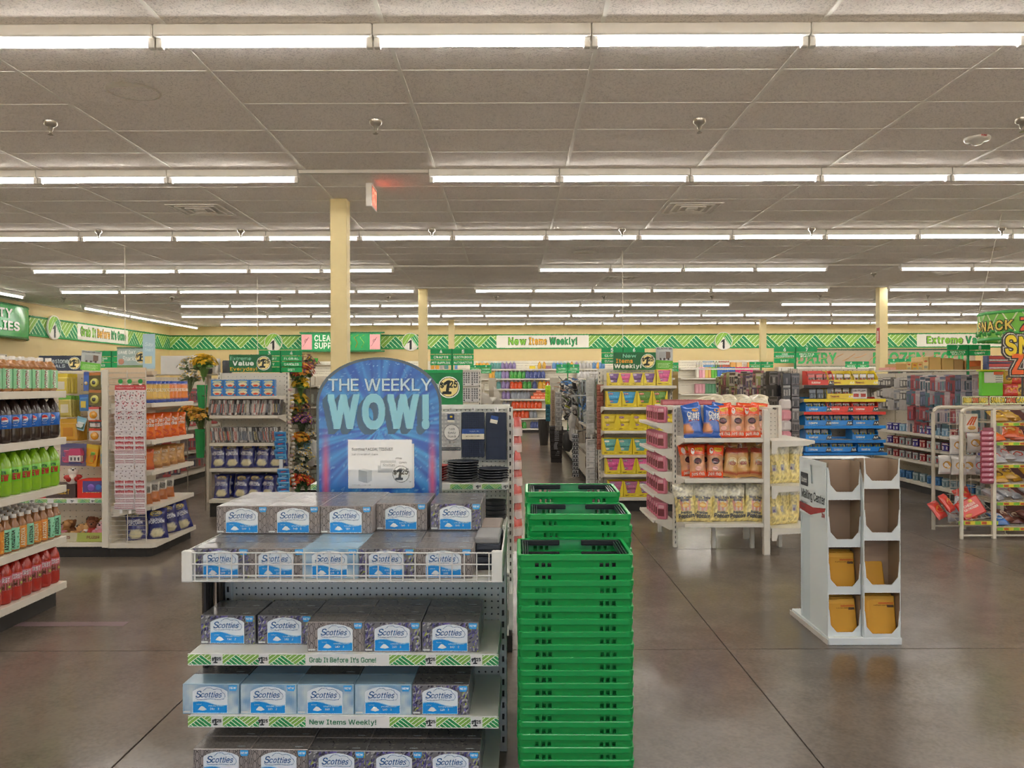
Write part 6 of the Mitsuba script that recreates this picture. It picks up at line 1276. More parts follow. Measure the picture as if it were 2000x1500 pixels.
for r_, row in enumerate((((1633 - 30, 'r'), (1643, 'y'), (1689, 'y')), ((1640, 'y'),), ((1598, 'b'), (1640, 'r'), (1689, 'r')), ((1597, 'b'), (1638, 'b'), (1690, 'b')), ((1598, 'b'), (1689, 'b')), ((1597, 'b'), (1646, 'b'), (1700, 'b')))):
    z = ez[r_] if r_ < 5 else pz(885, EYF)
    for k, (xp, c) in enumerate(row):
        x = px(xp, EYF + .03); put('battery_tray', BT[c], f'{bn[c]} battery tray on the {nth(r_)} level of the battery endcap, {nth(k)} along', 'tray', at(x, EYF + .02, z + .002), f'{bn[c]} battery trays on the endcap')
        for q in range(3): put('battery_pack', BP[c], f'battery pack in the {nth(k)} {bn[c]} tray on the {nth(r_)} level, {nth(q)} along', 'battery pack', at(x - .095 + .095 * q, EYF + .07, z + .02, rx=-8), 'battery packs in the trays')
    if r_ == 1:
        for q in range(3): put('battery_pack', BP['k'], f'grey battery pack beside the yellow tray on the second level, {nth(q)} along', 'battery pack', at(px(1586 + 15 * q, EYF + .07), EYF + .06, z + .002), 'grey battery packs on the second level')
        for q in range(2): put('battery_box', mesh(M().box(-.045, .045, -.03, .03, 0, .12, '#cfcac6', b=.003).quad((-.03, -.0306, .02), (.03, -.0306, .02), (.03, -.0306, .06), (-.03, -.0306, .06), '#a33a33').text('LIGHT', (0, -.0306, .085), XR, ZU, .018, '#3a3030', bold=True), 'gloss'), f'white and red battery box on the second level, {nth(q)} of two', 'box', at(px(1670 + 14 * q, EYF + .05), EYF + .05, z + .002), 'white battery boxes')
m = M(); s, b = shelf(EX0, EX1, EYF - .02, EYB, pz(886, EYF), '#1f6cb0', lip=.03); put('blue_shelf', mesh(s), 'low blue shelf under the lowest battery trays', 'shelf')
rb = M().box(-.13, .13, 0, .12, 0, .15, '#c9463a', b=.004); rb.box(-.09, -.05, -.002, 0, .07, .11, '#4a2422'); rb.box(-.06, .12, -.001, .0, .02, .1, '#d6655a'); put('red_box', mesh(rb, 'gloss'), 'red cardboard battery box on top of the battery endcap shelf', 'box', at(px(1598, 9.8), 9.82, ez[0] + .17 * 0 + .012))
# ---------------------------------------------------------------- mailing display
MX0, MX1, MYF, MYB = px(1618, 5.02), px(1758, 5.02), 5.02, 5.68
WH, KR = '#d3dadb', '#94806c'
parts = []
parts.append(('base_tray', mesh(M().box(MX0 - .005, MX1 + .005, MYF - .005, MYB, 0, .045, WH, b=.003).box(MX0 - .012, MX0 - .006, MYF, MYB + .02, 0, .03, '#b9b6ae'))))
MT = pz(893, 5.5); xm = px(1686, MYF)
sd = M(); sd.box(MX0 + .0, MX0 + .006, MYF + .02, MYF + .12, .045, MT - .03, WH); parts.append(('front_post', mesh(sd)))
bk = M(); bk.box(MX0, MX1 - .02, MYF + .485, MYF + .49, .045, MT, WH); bk.box(MX0 + .008, MX0 + .013, MYF + .12, MYF + .485, .045, MT - .005, '#c6d2d6'); bk.box(MX0 + .014, MX0 + .018, MYF + .12, MYF + .485, MT - .3, MT - .01, KR); parts.append(('back_panel', mesh(bk)))
hdr = M(); t = .005; y0, y1 = MYF + .03, MYF + .49
hz0, hz1 = pz(1014, 5.2), MT
g = sbox(0, hz0, y1 - y0, hz1 - .0).difference(Polygon([(y1 - y0 - .05, hz1 - .03), (y1 - y0 - .27, hz1 - .04), (y1 - y0 - .25, hz1 - .16), (y1 - y0 - .06, hz1 - .14)]))
hdr.prism(g, (MX0 - .002, y1, 0), (0, -1, 0), ZU, t, WH)
fx_ = MX0 - .002 - t - .0006
hdr.merge(M().box(-.002, .0, 0.36, .49, hz1 - .185, hz1 - .10, '#23262a').text('Scotch', (-.0022, .425, hz1 - .16), (0, -1, 0), ZU, .03, '#e5e8e6', w=.1, bold=True), at(MX0 - .0075, y0 - .06, 0))
hdr.text('Mailing Center', (fx_, y0 + .215, hz1 - .265), (0, -1, 0), ZU, .055, '#23262a', w=.41, wt=.02, lift=.001)
for k, s in enumerate(('Mailers and', 'Packing')): hdr.text(s, (fx_, y0 + .43, hz1 - .305 - .03 * k), (0, -1, 0), ZU, .016, '#3a3d40', align='l')
hdr.prism(Polygon([(.0, hz0 + .02), (.2, hz0 + .005), (y1 - y0 - .02, hz0 + .06), (y1 - y0, hz0 + .085), (.25, hz0 + .06), (.0, hz0 + .07)]), (fx_, y1, 0), (0, -1, 0), ZU, .0008, '#8a2b2a'); hdr.text('3M', (fx_, y0 + .04, hz0 + .022), (0, -1, 0), ZU, .025, '#8a2b2a', bold=True)
parts.append(('printed_side', mesh(hdr)))
# two columns of bins
def bin_(x0, x1, yf, zb, zt, slant):
    w = M(); x0 += .004; x1 -= .004; d = .15; ym = yf + d
    w.quad((x0, ym, zb), (x1, ym, zb), (x1, ym, zt), (x0, ym, zt), KR); w.quad((x0, yf, zb + .004), (x1, yf, zb + .004), (x1, ym, zb + .004), (x0, ym, zb + .004), KR)
    w.quad((x0 + .002, yf, zb), (x0 + .002, ym, zb), (x0 + .002, ym, zt), (x0 + .002, yf, zt), '#8a7764'); w.quad((x1 - .002, ym, zb), (x1 - .002, yf, zb), (x1 - .002, yf, zt), (x1 - .002, ym, zt), '#8a7764')
    f = M(); W_ = x1 - x0; H = zt - zb; l = .05
    f.prism(Polygon([(0, 0), (W_, 0), (W_, l + .14), (W_ - .004, l + .14), (W_ - .012, l + .045), (W_ - .05, l), (.05, l), (.012, l + .045), (.004, l + .14), (0, l + .14)]), (x0, yf, zb), XR, ZU, .004, WH)
    return w, f
bins = [((MX0 + .01, xm), MYF + .035, [(1342, 1257), (1176, 1085 - 0), (1088, 1004 - 18), (1000, 905)]), ((xm, MX1), MYF + .0, [])]
lv = [(pz(1256, MYF), pz(1168, MYF)), (pz(1166, MYF), pz(1073, MYF)), (pz(1073, MYF), pz(978, MYF)), (pz(980, MYF), pz(900, 5.2))]
lv2 = [(pz(1256, MYF), pz(1160, MYF)), (pz(1160, MYF), pz(1060, MYF)), (pz(1058, MYF), pz(958, MYF)), (pz(957, MYF), pz(896, 5.2))]
n = 0
for (x0, x1), L, dy in (((MX0 + .008, xm), lv, .035), ((xm, MX1), lv2, .0)):
    for k, (zb, zt) in enumerate(L):
        w, f = bin_(x0, x1, MYF + dy + .004, zb, zt, 0); s = '' if n == 0 else f'_{n:03d}'
        parts += [('bin', mesh(w)), (f'bin{s}__front_lip', mesh(f))]; n += 1
dv_ = M(); dv_.prism(Polygon([(0, .045), (.33, .045), (.33, MT), (.06, MT - .03), (0, MT - .14)]), (xm, MYF + .002, 0), (0, 1, 0), ZU, .005, WH); dv_.prism(Polygon([(0, .045), (.33, .045), (.33, MT), (.10, MT - .02), (0, MT - .16)]), (MX1 - .004, MYF + .002, 0), (0, 1, 0), ZU, .004, WH)
dv_.prism(Polygon([(0, .045), (.3, .045), (.3, MT), (0, MT - .04)]), (MX0 + .004, MYF + .03, 0), (0, 1, 0), ZU, .004, WH)
parts.append(('divider', mesh(dv_)))
parts.append(('top_flap', mesh(M().quad((MX0, MYF + .485, MT), (MX0, MYF + .36, MT - .005), (MX1 - .01, MYF + .35, MT - .005), (MX1 - .02, MYF + .485, MT), WH))))
put('mailer_display', parts, 'white cardboard floor display with empty bins and yellow mailers, marked Mailing Center', 'cardboard display', plabels={'printed_side': 'printed side reading Mailing Center'})
def mailer(w, h):
    m = M(); m.box(-w / 2, w / 2, -.006, .006, 0, h, '#c48f2e', b=.005); m.box(-w / 2 + .005, w / 2 - .005, -.0068, -.006, h - .03, h - .004, '#cf9d3c')
    m.box(w * .0, w * .46, -.0068, -.006, h - .052, h - .040, '#b5621f'); m.text('PADDED MAILER', (w * .1, -.0068, h - .062), XR, ZU, .007, '#7a4a1c', w=w * .5); m.box(w * .26, w * .46, -.0072, -.006, h - .07, h - .056, '#4a3020'); return mesh(m)
ML = mailer(.185, .235), mailer(.205, .26)
for (x0, x1, z, n_, yy, p, sc, lean, nm) in ((MX0, xm, lv[0][0], 6, MYF + .06, ML[0], 1, -10, 'lowest bin by the printed side'), (MX0, xm, lv[1][0], 4, MYF + .09, ML[0], 1, -9, 'second bin by the printed side'), (xm, MX1, lv2[0][0], 6, MYF + .03, ML[1], 1, -10, 'lowest bin on the outer side'), (xm, MX1 - .06, lv2[1][0], 2, MYF + .10, ML[0], 1, -22, 'second bin on the outer side')):
    for k in range(n_): put('padded_mailer', p, f'yellow padded mailer in the {nm}, {nth(k)} from the front', 'envelope', at((x0 + x1) / 2 + rnd.uniform(-.004, .004), yy + .022 * k, z + .012 + .006 * k, rx=lean - k * .6, ry=rnd.uniform(-1.5, 1.5) + (4 if 'second bin on' in nm else 0)), f'padded mailers in the {nm}')
# ---------------------------------------------------------------- snack rack at the edge of the view
SW = '#cfc7b6'
KX, K1, K2, KW = 4.655, 8.98, 8.42, 1.25
parts = []
def arch(Y, ytop):
    zt, r = pz(ytop, Y), .075
    pts = [(KX, Y, .0), (KX, Y, zt - r)] + [(KX + r - r * math.cos(a), Y, zt - r + r * math.sin(a)) for a in np.linspace(.2, math.pi / 2, 6)] + [(KX + KW, Y, zt)]
    m = M().tube(pts, .021, SW, 8); m.tube([(KX, Y, .035), (KX + KW, Y, .035)], .012, SW, 6); return m
for Y, yt in ((K1, 798), (K2, 800)): parts.append(('arch_frame', mesh(arch(Y, yt), 'gloss')))
xp = px(1940, K2)
for Y in (K2, K1): parts.append(('post', mesh(M().box(xp - .018, xp + .018, Y - .02, Y + .02, 0, pz(800, K2), SW, b=.003))))
m = M()
for z in np.arange(.12, 1.33, .075): m.tube([(KX + .02, K1 - .25, z), (xp, K1 - .25, z)], .0028, SW, 4)
for x in np.arange(KX + .05, xp, .075): m.tube([(x, K1 - .25, .1), (x, K1 - .25, 1.34)], .0028, SW, 4)
for z in np.arange(.15, 1.3, .12): m.tube([(xp, K2, z), (xp, K1, z)], .003, SW, 4)
parts.append(('wire_grid', mesh(m, 'gloss')))
def label_strip(x0, x1, y, z0, z1):
    m = M(); m.box(x0, x1, y - .004, y, z0, z1, '#c9b93a'); L = x1 - x0
    for k in range(int(L / .17) + 1):
        a = x0 + .17 * k; b = min(a + .06, x1)
        if b > a: m.quad((a, y - .0045, z0 + .003), (b, y - .0045, z0 + .003), (b, y - .0045, z1 - .003), (a, y - .0045, z1 - .003), '#6fa83c')
        b2 = min(a + .12, x1)
        if b2 > a + .07: m.quad((a + .07, y - .0045, z0 + .006), (b2, y - .0045, z0 + .006), (b2, y - .0045, z1 - .006), (a + .07, y - .0045, z1 - .006), '#a5452a')
    return m
kz = [pz(v, K2) for v in (829, 867, 911, 949, 984, 1033)]
for k, z in enumerate(kz):
    s = M(); 
    for y in np.arange(K2 + .01, K1 - .04, .04): s.tube([(xp + .02, y, z), (KX + KW, y, z)], .003, SW, 4)
    for x in np.arange(xp + .02, KX + KW, .2): s.tube([(x, K2 - .02, z - .004), (x, K1 - .04, z - .004)], .004, SW, 4); s.tube([(x + .08, K2 - .03, z - .03), (x + .08, K2 - .03, z - .055), (x + .08, K2 - .06, z - .055)], .003, SW, 4)
    n = '' if k == 0 else f'_{k:03d}'
    parts += [('shelf', mesh(s, 'gloss')), (f'shelf{n}__label_strip', mesh(label_strip(xp + .02, KX + KW, K2 - .025, z - .028, z + .004), 'gloss'))]
ba = M(); bz0 = .235
for t in np.linspace(0, 1, 9): ba.tube([(KX - .03 + .42 * t, K2 + .02, bz0 - .06 + .06 * t), (KX - .03 + .42 * t, K1 - .22, bz0 + .07 + .05 * t)], .003, SW, 4)
for t in np.linspace(0, 1, 5): ba.tube([(KX - .03, K2 + .02 + .32 * t, bz0 - .06 + .12 * t), (KX + .39, K2 + .02 + .32 * t, bz0 + .12 * t)], .003, SW, 4)
parts.append(('wire_basket', mesh(ba, 'gloss'))); parts.append(('wire_basket__label_strip', mesh(label_strip(KX - .03, KX + .38, K2 + .0, bz0 - .09, bz0 - .05), 'gloss')))
put('snack_rack', parts, 'white arched tube rack of candy shelves beside the aisle', 'candy rack', plabels={'shelf__label_strip': 'yellow and green label strip'})
for a, b, y, n in ((1879, 1930, 8.40, 'nearer the aisle'), (1932, 2015, 8.39, 'at the edge of the view')):
    m = M(); x0, x1, z0, z1 = px(a, y), px(b, y), pz(793, y), pz(777, y); m.box(x0, x1, y - .004, y, z0, z1, '#cfd0a8', b=.001); L = x1 - x0
    for s, u, w, c in (('SNACK', .2, .32, '#e3c730'), ('ZONE', .5, .22, '#cf5a2c'), ('CANDY', .8, .34, '#e3c730')): m.text(s, (x0 + u * L, y - .0045, z0 + .02), XR, ZU, .05, '#2a2420', w=w * L * 1.12, wt=.12, lift=.0005); m.text(s, (x0 + u * L, y - .0045, z0 + .022), XR, ZU, .046, c, w=w * L, wt=.05, lift=.0018)
    for x in (x0 + .06, x1 - .06): m.tube([(x, y - .002, z0), (x, y - .002, pz(799, y))], .004, SW, 4)
    put('topper_sign', mesh(m), f'rack topper reading SNACK ZONE CANDY, {n}', 'sign')
# cut-out sign
m = M(); y = 8.62; x0 = px(1961, y)
for s, zb, h, c, w, dx in (('SNACK', pz(695, y), .165, '#d9bd30', .75, 0), ('ZONE', pz(732, y), .17, '#cf5a2c', .62, .07)):
    xx = x0 + dx
    for q, (wt, col, lf) in enumerate(((.24, '#2b2623', 0), (.17, '#e6e2d6', .004), (.13, '#2b2623', .008), (.06, c, .012))):
        x = xx
        for i, ch in enumerate(s):
            g = letter(ch, wt)[3]; L = letter(ch, .06)[2]; b = g.bounds
            g = affinity.scale(g, h * .9, h * (1.15 - .07 * i), origin=(b[0] + (b[2] - b[0]) / 2, 0)); g = affinity.translate(g, x + L * h * .45 - (g.bounds[0] + g.bounds[2]) / 2, 0)
            if q == 0: m.prism(g, (0, y, zb), XR, ZU, .012, col)
            else: m.poly(g, (0, y - .012, zb), XR, ZU, col, lf - .002)
            x += L * h * .9 + .015
for x in (.2, .5): m.box(x0 + x - .01, x0 + x + .01, y, y + .012, pz(800, y), pz(700, y), '#2b2623')
put('snack_zone_sign', mesh(m), 'cut-out SNACK ZONE sign in yellow and orange letters on the snack rack', 'sign')
# round hanging sign
cx, cy, R, z0, z1 = 6.14, 9.45, .62, pz(664, 9.2), pz(612, 9.2)
m = M(); m.lathe([(R, z0), (R, z1)], '#6fae45', 64, (cx, cy, 0), cap=False)
for z in (z0, z1): m.lathe([(R + .004, z - .018), (R + .012, z - .01), (R + .012, z + .01), (R + .004, z + .018)], '#3f8f45', 64, (cx, cy, 0), cap=False)
H = z1 - z0
for k in range(18):
    for s in (-1, 1):
        a0 = k * 2 * math.pi / 18; pts = []
        for t in np.linspace(0, 1, 7): a = a0 + s * .32 * t; pts.append((cx + (R + .001) * math.cos(a), cy + (R + .001) * math.sin(a), z0 + H * t))
        m.tube(pts, .010, '#d8e2b8', 4)
    for q in range(3):
        a = a0 + .1 + .1 * q; m.ball((cx + R * math.cos(a), cy + R * math.sin(a), z0 + .06 + .03 * (q % 2)), .03, '#3f8f45', 1, (1, 1, .7))
for a0 in (-3.42, -1.75, -.1):
    x = 0
    for ch, c in zip('SNACK ZONE', ['#d9c05a'] * 6 + ['#cf5a3a'] * 4):
        if ch == ' ': x += .05; continue
        g, f, L, _ = letter(ch, .06); h = .10 if c == '#d9c05a' else .135
        for wt, col, lf in ((.13, '#3a2f28', .008), (.05, c, .012)):
            g, f, L2, _ = letter(ch, wt); a = a0 + (x + (g[:, 0] + L / 2 - L2 / 2) * h) / R
            m.add(np.stack([cx + (R + lf + .006) * np.cos(a), cy + (R + lf + .006) * np.sin(a), (z0 + z1) / 2 - h * .5 + g[:, 1] * h], 1), f, col)
        x += L * h + .02
for a in (.5, 2.6, 4.7): m.tube([(cx + R * math.cos(a), cy + R * math.sin(a), z1), (cx + R * .6 * math.cos(a), cy + R * .6 * math.sin(a), CEIL)], .004, '#cfc9bc', 4)
put('hanging_round_sign', mesh(m), 'round green hanging sign lettered SNACK ZONE', 'hanging sign')
# snacks on the rack
r = random.Random(11)
def lay_bag(name, p, x, y, z, lab, cat, grp, **k): put(name, p, lab, cat, at(x, y, z, **k), grp)
CB = {n: bag(.16, .2, .07, solid((.15, c2), (.85, c), (1, c2)), seed=80 + i, shapes=[(ell(0, .1, .05, .04), c3)]) for i, (n, c, c2, c3) in enumerate((('red', '#c8382c', '#b52f26', '#e3a04a'), ('orange', '#d9692a', '#c9541f', '#e9c86a'), ('yellow', '#cfa32e', '#b5872a', '#5a3a24'), ('silver', '#b9bcc0', '#9a9da3', '#c4493f'), ('blue', '#3a6fb0', '#2b5a98', '#dfe3e8'), ('brown', '#5b352c', '#6d4034', '#b9a08a'), ('nut', '#c9c3ba', '#d6d2cc', '#b5863f')))}
kk = ['top', 'second', 'third', 'fourth', 'fifth', 'lowest']
for k, (z, cs) in enumerate(zip(kz, (('yellow', 'silver', 'blue', 'red'), ('orange', 'orange', 'silver', 'orange'), ('silver', 'silver', 'yellow', 'silver'), ('yellow', 'yellow', 'yellow', 'orange'), ('silver', 'silver', 'blue', 'silver'), ('blue', 'brown', 'brown', 'brown')))):
    for q in range(9):
        c = cs[min(3, q * 4 // 9)] if k != 5 else cs[min(3, q)]
        lay_bag('candy_bag', CB[c], xp + .11 + .12 * q, K2 + .04 + .05 * (q % 3), z + .02 + .03 * (q % 2), f'{c} candy bag lying on the {kk[k]} shelf of the snack rack, {nth(q)} from the post', 'candy bag', f'candy bags on the {kk[k]} shelf of the snack rack', rx=-62, rz=r.uniform(-40, 40))
for k, (a, b, c) in enumerate(((1852, 985, 'red'), (1868, 990, 'silver'), (1840, 1000, 'red'), (1885, 985, 'red'), (1905, 1003, 'orange'), (1875, 1008, 'silver'), (1900, 975, 'red'))):
    lay_bag('snack_bag', CB[c], px(a, 8.6), 8.52 + .03 * k, pz(b + 14, 8.6), f'{c} snack bag heaped in the slanted wire basket, {nth(k)} counted', 'snack bag', 'snack bags in the wire basket', rx=-35, rz=r.uniform(-40, 40), ry=r.uniform(-30, 30))
m = M(); m.box(-.12, .12, -.03, .03, 0, .2, '#c8322a', b=.012); m.text('CHEESE', (.0, -.031, .12), XR, ZU, .024, '#efe4d2', w=.12, bold=True); m.text('CRUNCHIES', (.0, -.031, .085), XR, ZU, .022, '#efe4d2', w=.15, bold=True); m.ball((.03, -.028, .165), .022, '#d9b23a', 1, (1, .3, .8)); m.ball((-.06, -.028, .04), .03, '#d98a3a', 1, (1.3, .3, .7)); put('snack_bag', mesh(m, 'film'), 'red snack bag marked CHEESE leaning in the wire basket', 'snack bag', at(px(1905, 8.5), 8.5, pz(1012, 8.5), ry=-28, rx=-15, rz=-15))
for k, (a, b, c) in enumerate(((1866, 853, 'nut'), (1906, 849, 'nut'), (1850, 892, 'nut'), (1872, 893, 'nut'), (1892, 893, 'nut'), (1872, 855, 'silver'), (1914, 893, 'silver'))):
    put('nut_bag', CB[c], f'clear bag of nuts hanging on the snack rack hooks, {nth(k)} counted', 'snack bag', at(px(a, 8.6), 8.6 + .02 * (k % 3), pz(b, 8.6) - .2, rz=r.uniform(-25, 25)), 'nut bags on the snack rack hooks'); put('peg_hook', mesh(hook_of(px(a, 8.6), K1 - .25, 8.58, pz(b, 8.6)), 'gloss'), f'white hook on the snack rack grid, {nth(k)} counted', 'hook', group='hooks on the snack rack')
m = M(); m.box(-.07, .07, -.02, .02, 0, .2, '#d9d3c6', b=.008)
for t in range(3): m.quad((-.06 + .03 * t, -.0206, .08), (-.04 + .03 * t, -.0206, .08), (.02 + .02 * t, -.0206, .17), (.0 + .02 * t, -.0206, .17), '#b5502f')
m.ball((.0, -.018, .05), .035, '#c99a4a', 1, (1.3, .3, .7)); put('snack_bag', mesh(m, 'film'), 'white and red striped snack bag hanging at the top of the grid', 'snack bag', at(px(1902, 8.6), 8.66, pz(848, 8.6)))
PKB = M(); PKB.box(-.066, .066, -.012, .012, -.05, 0, '#8a3b4a', b=.002); PKB.quad((-.062, -.0126, -.03), (.062, -.0126, -.03), (.062, -.0126, -.002), (-.062, -.0126, -.002), '#c98a9a'); PKB.quad((.01, -.013, -.028), (.03, -.013, -.028), (.045, -.013, -.004), (.02, -.013, -.004), '#e3c9cf'); PKB = mesh(PKB, 'gloss')
for k in range(10): put('pink_box', PKB, f'pink flat candy box in the hanging strip by the rack post, {nth(k)} down', 'candy box', at(px(1929, 8.36), 8.37, pz(845 + 10.2 * k, 8.36), rx=10), 'pink candy boxes on the hanging strip')
put('clip_strip', mesh(M().box(px(1919, 8.39), px(1940, 8.39), 8.388, 8.393, pz(948, 8.39), pz(838, 8.39), '#7a4650')), 'dark red strip holding pink candy boxes by the rack post', 'clip strip')
m = M(); a, b, zt, zb = px(1917, 9.3), px(1959, 9.3), pz(728, 9.3), pz(776, 9.3); m.box(a, b, 9.3, 9.36, zb, zt, '#57b02e', b=.004); m.box(a + .03, b - .0, 9.297, 9.3, zb + .15, zt - .01, '#d9dcd0'); m.box(a + .14, b, 9.295, 9.3, zt - .04, zt - .005, '#c8572f'); m.box(a - .02, b + .02, 9.29, 9.37, zt, zt + .02, '#b9c23a')
for k in range(4): m.box(a + .16, b - .01, 9.294, 9.297, zb + .155 + .025 * k, zb + .165 + .025 * k, '#8a8f88')
m.box(a + .02, a + .05, 9.33, 9.36, .0, zb, '#8b8d8c'); m.box(b - .05, b - .02, 9.33, 9.36, 0, zb, '#8b8d8c')
put('card_stand', mesh(m, 'gloss'), 'bright green card stand behind the snack rack', 'display stand')
for k in range(8):
    i, j = k % 4, k // 4; c = CB['red'] if k % 3 else CB['yellow']
    put('candy_bag', c, f'red candy bag hanging beside the green card stand, {nth(i)} along in the {"lower" if j else "upper"} row', 'candy bag', at(px(1968 + 12 * i, 9.4), 9.4, pz(754 + 24 * j, 9.4), s=.8), 'red candy bags beside the card stand')
put('candy_backboard', mesh(M().box(px(1960, 9.48), px(2016, 9.48), 9.46, 9.48, .0, pz(728, 9.48), '#4a2a26')), 'dark red panel behind the hanging red candy bags', 'panel')
# ---------------------------------------------------------------- long shelf runs
RB = '#b9b1a1'
def run(key, label, xlip, side, y0, y1, zs, depth=.36, top=1.76, panel=RB):
    """A long run whose shelves face side (-1: to -x, 1: to +x); x of the lips given."""
    xb = xlip - side * depth; t = at(xb, y0 if side > 0 else y1, 0, rz=90 if side > 0 else -90); L = y1 - y0; parts = []
    parts.append(('back_panel', mesh(pegboard(M(), 0, L, .1, top, 0, panel, pitch=.12, r=.007)), t))
    for k in range(int(L / 1.22) + 1): parts.append(('upright', mesh(M().box(1.22 * k, 1.22 * k + .03, -.02, .04, 0, top, panel)), t))
    nb = max(1, round(L / 1.22))
    q = 0
    for z, a, b in zs:
        for k in range(nb):
            u = L * k / nb; v = L * (k + 1) / nb
            ym = (y0 + (u + v) / 2) if side > 0 else (y1 - (u + v) / 2)
            if not (a <= ym <= b): continue
            s, _ = shelf(u + .01, v - .01, -depth, 0, z, '#d8d3c6', lip=.034); parts.append(('shelf', mesh(s), t)); q += 1
    parts.append(('deck', mesh(shelf(0, L, -depth, 0, .15, '#cfc9bb')[0]), t)); parts.append(('kick_plate', mesh(M().box(0, L, -depth + .04, -depth + .06, 0, .11, '#1c1a19')), t))
    parts.append(('end_panel', mesh(M().box(*sorted((xb, xb - side * .03)), y0, y1, 0, top, panel))))
    put(key, parts, label, 'shelf run')
run('shelf_run', 'long shelf run of health goods facing the aisle beside the snack rack', 6.0, -1, 10.2, 21.0, [(.867, 10, 13.4), (.66, 10, 21), (.46, 10, 21), (1.2, 13.4, 21)], .45, 1.78)
run('shelf_run', 'long shelf run of hair accessories behind the popcorn island', 3.2, -1, 10.15, 12.95, [(.9, 10, 21), (.5, 10, 21)], .3, 1.78)
run('shelf_run', 'long shelf run of cleaning tools behind the yellow candy endcap', 1.2, -1, 10.8, 21, [(.95, 10.8, 15), (.55, 10.8, 14)], .32, 1.7, '#8a8072')
run('shelf_run', 'shelf run along the fifth aisle behind the towel rack', -.38, 1, 10.3, 20, [(.9, 14, 20), (1.3, 14, 20)], .3, 1.62)
run('shelf_run', 'shelf run along the fourth aisle behind the flowers', -2.72, 1, 11.4, 21, [(.5, 11, 21), (.9, 11, 21), (1.3, 11, 21), (1.6, 11, 21)], .35, 1.75)
run('shelf_run', 'shelf run along the third aisle behind the chip bags', -5.4, 1, 10.6, 21, [(.5, 10, 21), (.9, 10, 21), (1.3, 10, 21)], .35, 1.75)
def pack(w, h, t, c, c2, c3, seed):
    r = random.Random(seed); m = M(); m.box(-w / 2, w / 2, -t / 2, t / 2, -h, 0, c, b=min(t * .3, .006)); f = -t / 2 - .0008
    m.quad((-w * .44, f, -h * .22), (w * .44, f, -h * .22), (w * .44, f, -h * .04), (-w * .44, f, -h * .04), c2)
    for k in range(3): x = w * (-.3 + .3 * k); m.box(x - w * .1, x + w * .1, f - .004, f, -h * r.uniform(.8, .92), -h * r.uniform(.3, .42), c3 if k % 2 else c2, b=.001)
    return mesh(m, 'film')
def pool(pal, w, h, t, n, seed):
    r = random.Random(seed); return [pack(w * r.uniform(.85, 1.1), h * r.uniform(.9, 1.08), t, r.choice(pal), r.choice(pal), r.choice(pal), seed + k) for k in range(n)]
def wall_of(name, pl, lab, grp, X, ys, zs, side, deep=2, skip=0.0, cat='hanging pack', seed=1, rot=35, gap=.05, jz=.02):
    r = random.Random(seed)
    for i, y in enumerate(ys):
        for j, z in enumerate(zs):
            if r.random() < skip: continue
            p = r.choice(pl)
            for q in range(deep): put(name, p, f'{lab}, {nth(j)} row, {nth(i)} peg{", behind" if q else ""}', cat, at(X - side * (.05 + gap * q) if side > 0 else X - .02 - gap * q, y + r.uniform(-.015, .015), z - .004 * q + r.uniform(-jz, jz), rz=(-90 + rot if side < 0 else 90 - rot) + r.uniform(-12, 12)), grp)
HB = pool(['#9a9aa4', '#b9a9b0', '#8a3f46', '#4f6f78', '#c3c0c4', '#6a6f8a', '#a8545c', '#5d8088', '#d3c9c8', '#3c4a58'], .125, .215, .05, 18, 100)
RDP = pool(['#a23c42', '#8f3239', '#b9a0a0'], .13, .2, .03, 4, 130); WHP = pool(['#cfcac2', '#b9b5b0', '#55524f', '#8f9298'], .16, .16, .05, 6, 140)
wall_of('health_pack', HB, 'hanging health and beauty pack beside the snack rack', 'health and beauty packs on pegs', 6.12, [10.55 + .135 * k for k in range(14)], [1.72, 1.5, 1.28], -1, 2, .06, seed=2)
wall_of('health_pack', RDP, 'red hanging pack nearest the snack rack', 'red packs on pegs', 6.12, [10.3 + .11 * k for k in range(2)], [1.74, 1.52], -1, 2, 0, seed=3)
wall_of('health_pack', WHP, 'white and black hanging pack by the battery endcap', 'white and black packs on pegs', 6.12, [12.5 + .19 * k for k in range(5)], [1.70, 1.52, 1.36], -1, 2, .05, seed=4)
wall_of('health_pack', HB, 'hanging health pack in the lowest peg row', 'health packs in the lowest peg row', 6.12, [10.6 + .2 * k for k in range(10)], [1.08], -1, 1, .25, seed=5)
SPK = [pack(.09, .11, .08, a, b, c, 150 + i) for i, (a, b, c) in enumerate((('#8fb4cc', '#b9d0dd', '#6f9cba'), ('#3f3a86', '#e3e0e6', '#5a55a0'), ('#a23c42', '#d9b9b0', '#7a2b30'), ('#8a8f94', '#c3c6c8', '#a23c42'), ('#7a8f96', '#a9b9bd', '#5d7a84'), ('#2f5f8f', '#4a7aa8', '#2a4f7a')))]
for j, (z, cs) in enumerate(((.867, (0, 0, 0, 1, 1, 1, 1, 3, 2, 0)), (.66, (2, 2, 1, 2, 3, 3, 3, 2)), (.46, (2, 3, 3, 2, 3, 2, 3, 2)), (.15, (4, 4, 4, 4, 5, 5, 5, 4)))):
    for k in range(28):
        put('boxed_good', SPK[cs[k % len(cs)]], f'small boxed good on the {nth(j)} shelf of the health aisle, {nth(k)} from the front', 'box', at(6.1 + .05 * (k % 2), 10.35 + .105 * k, z + .112 + (.12 if False else 0), rz=-60), 'boxed goods on the health aisle shelves')
wtop = 1.78
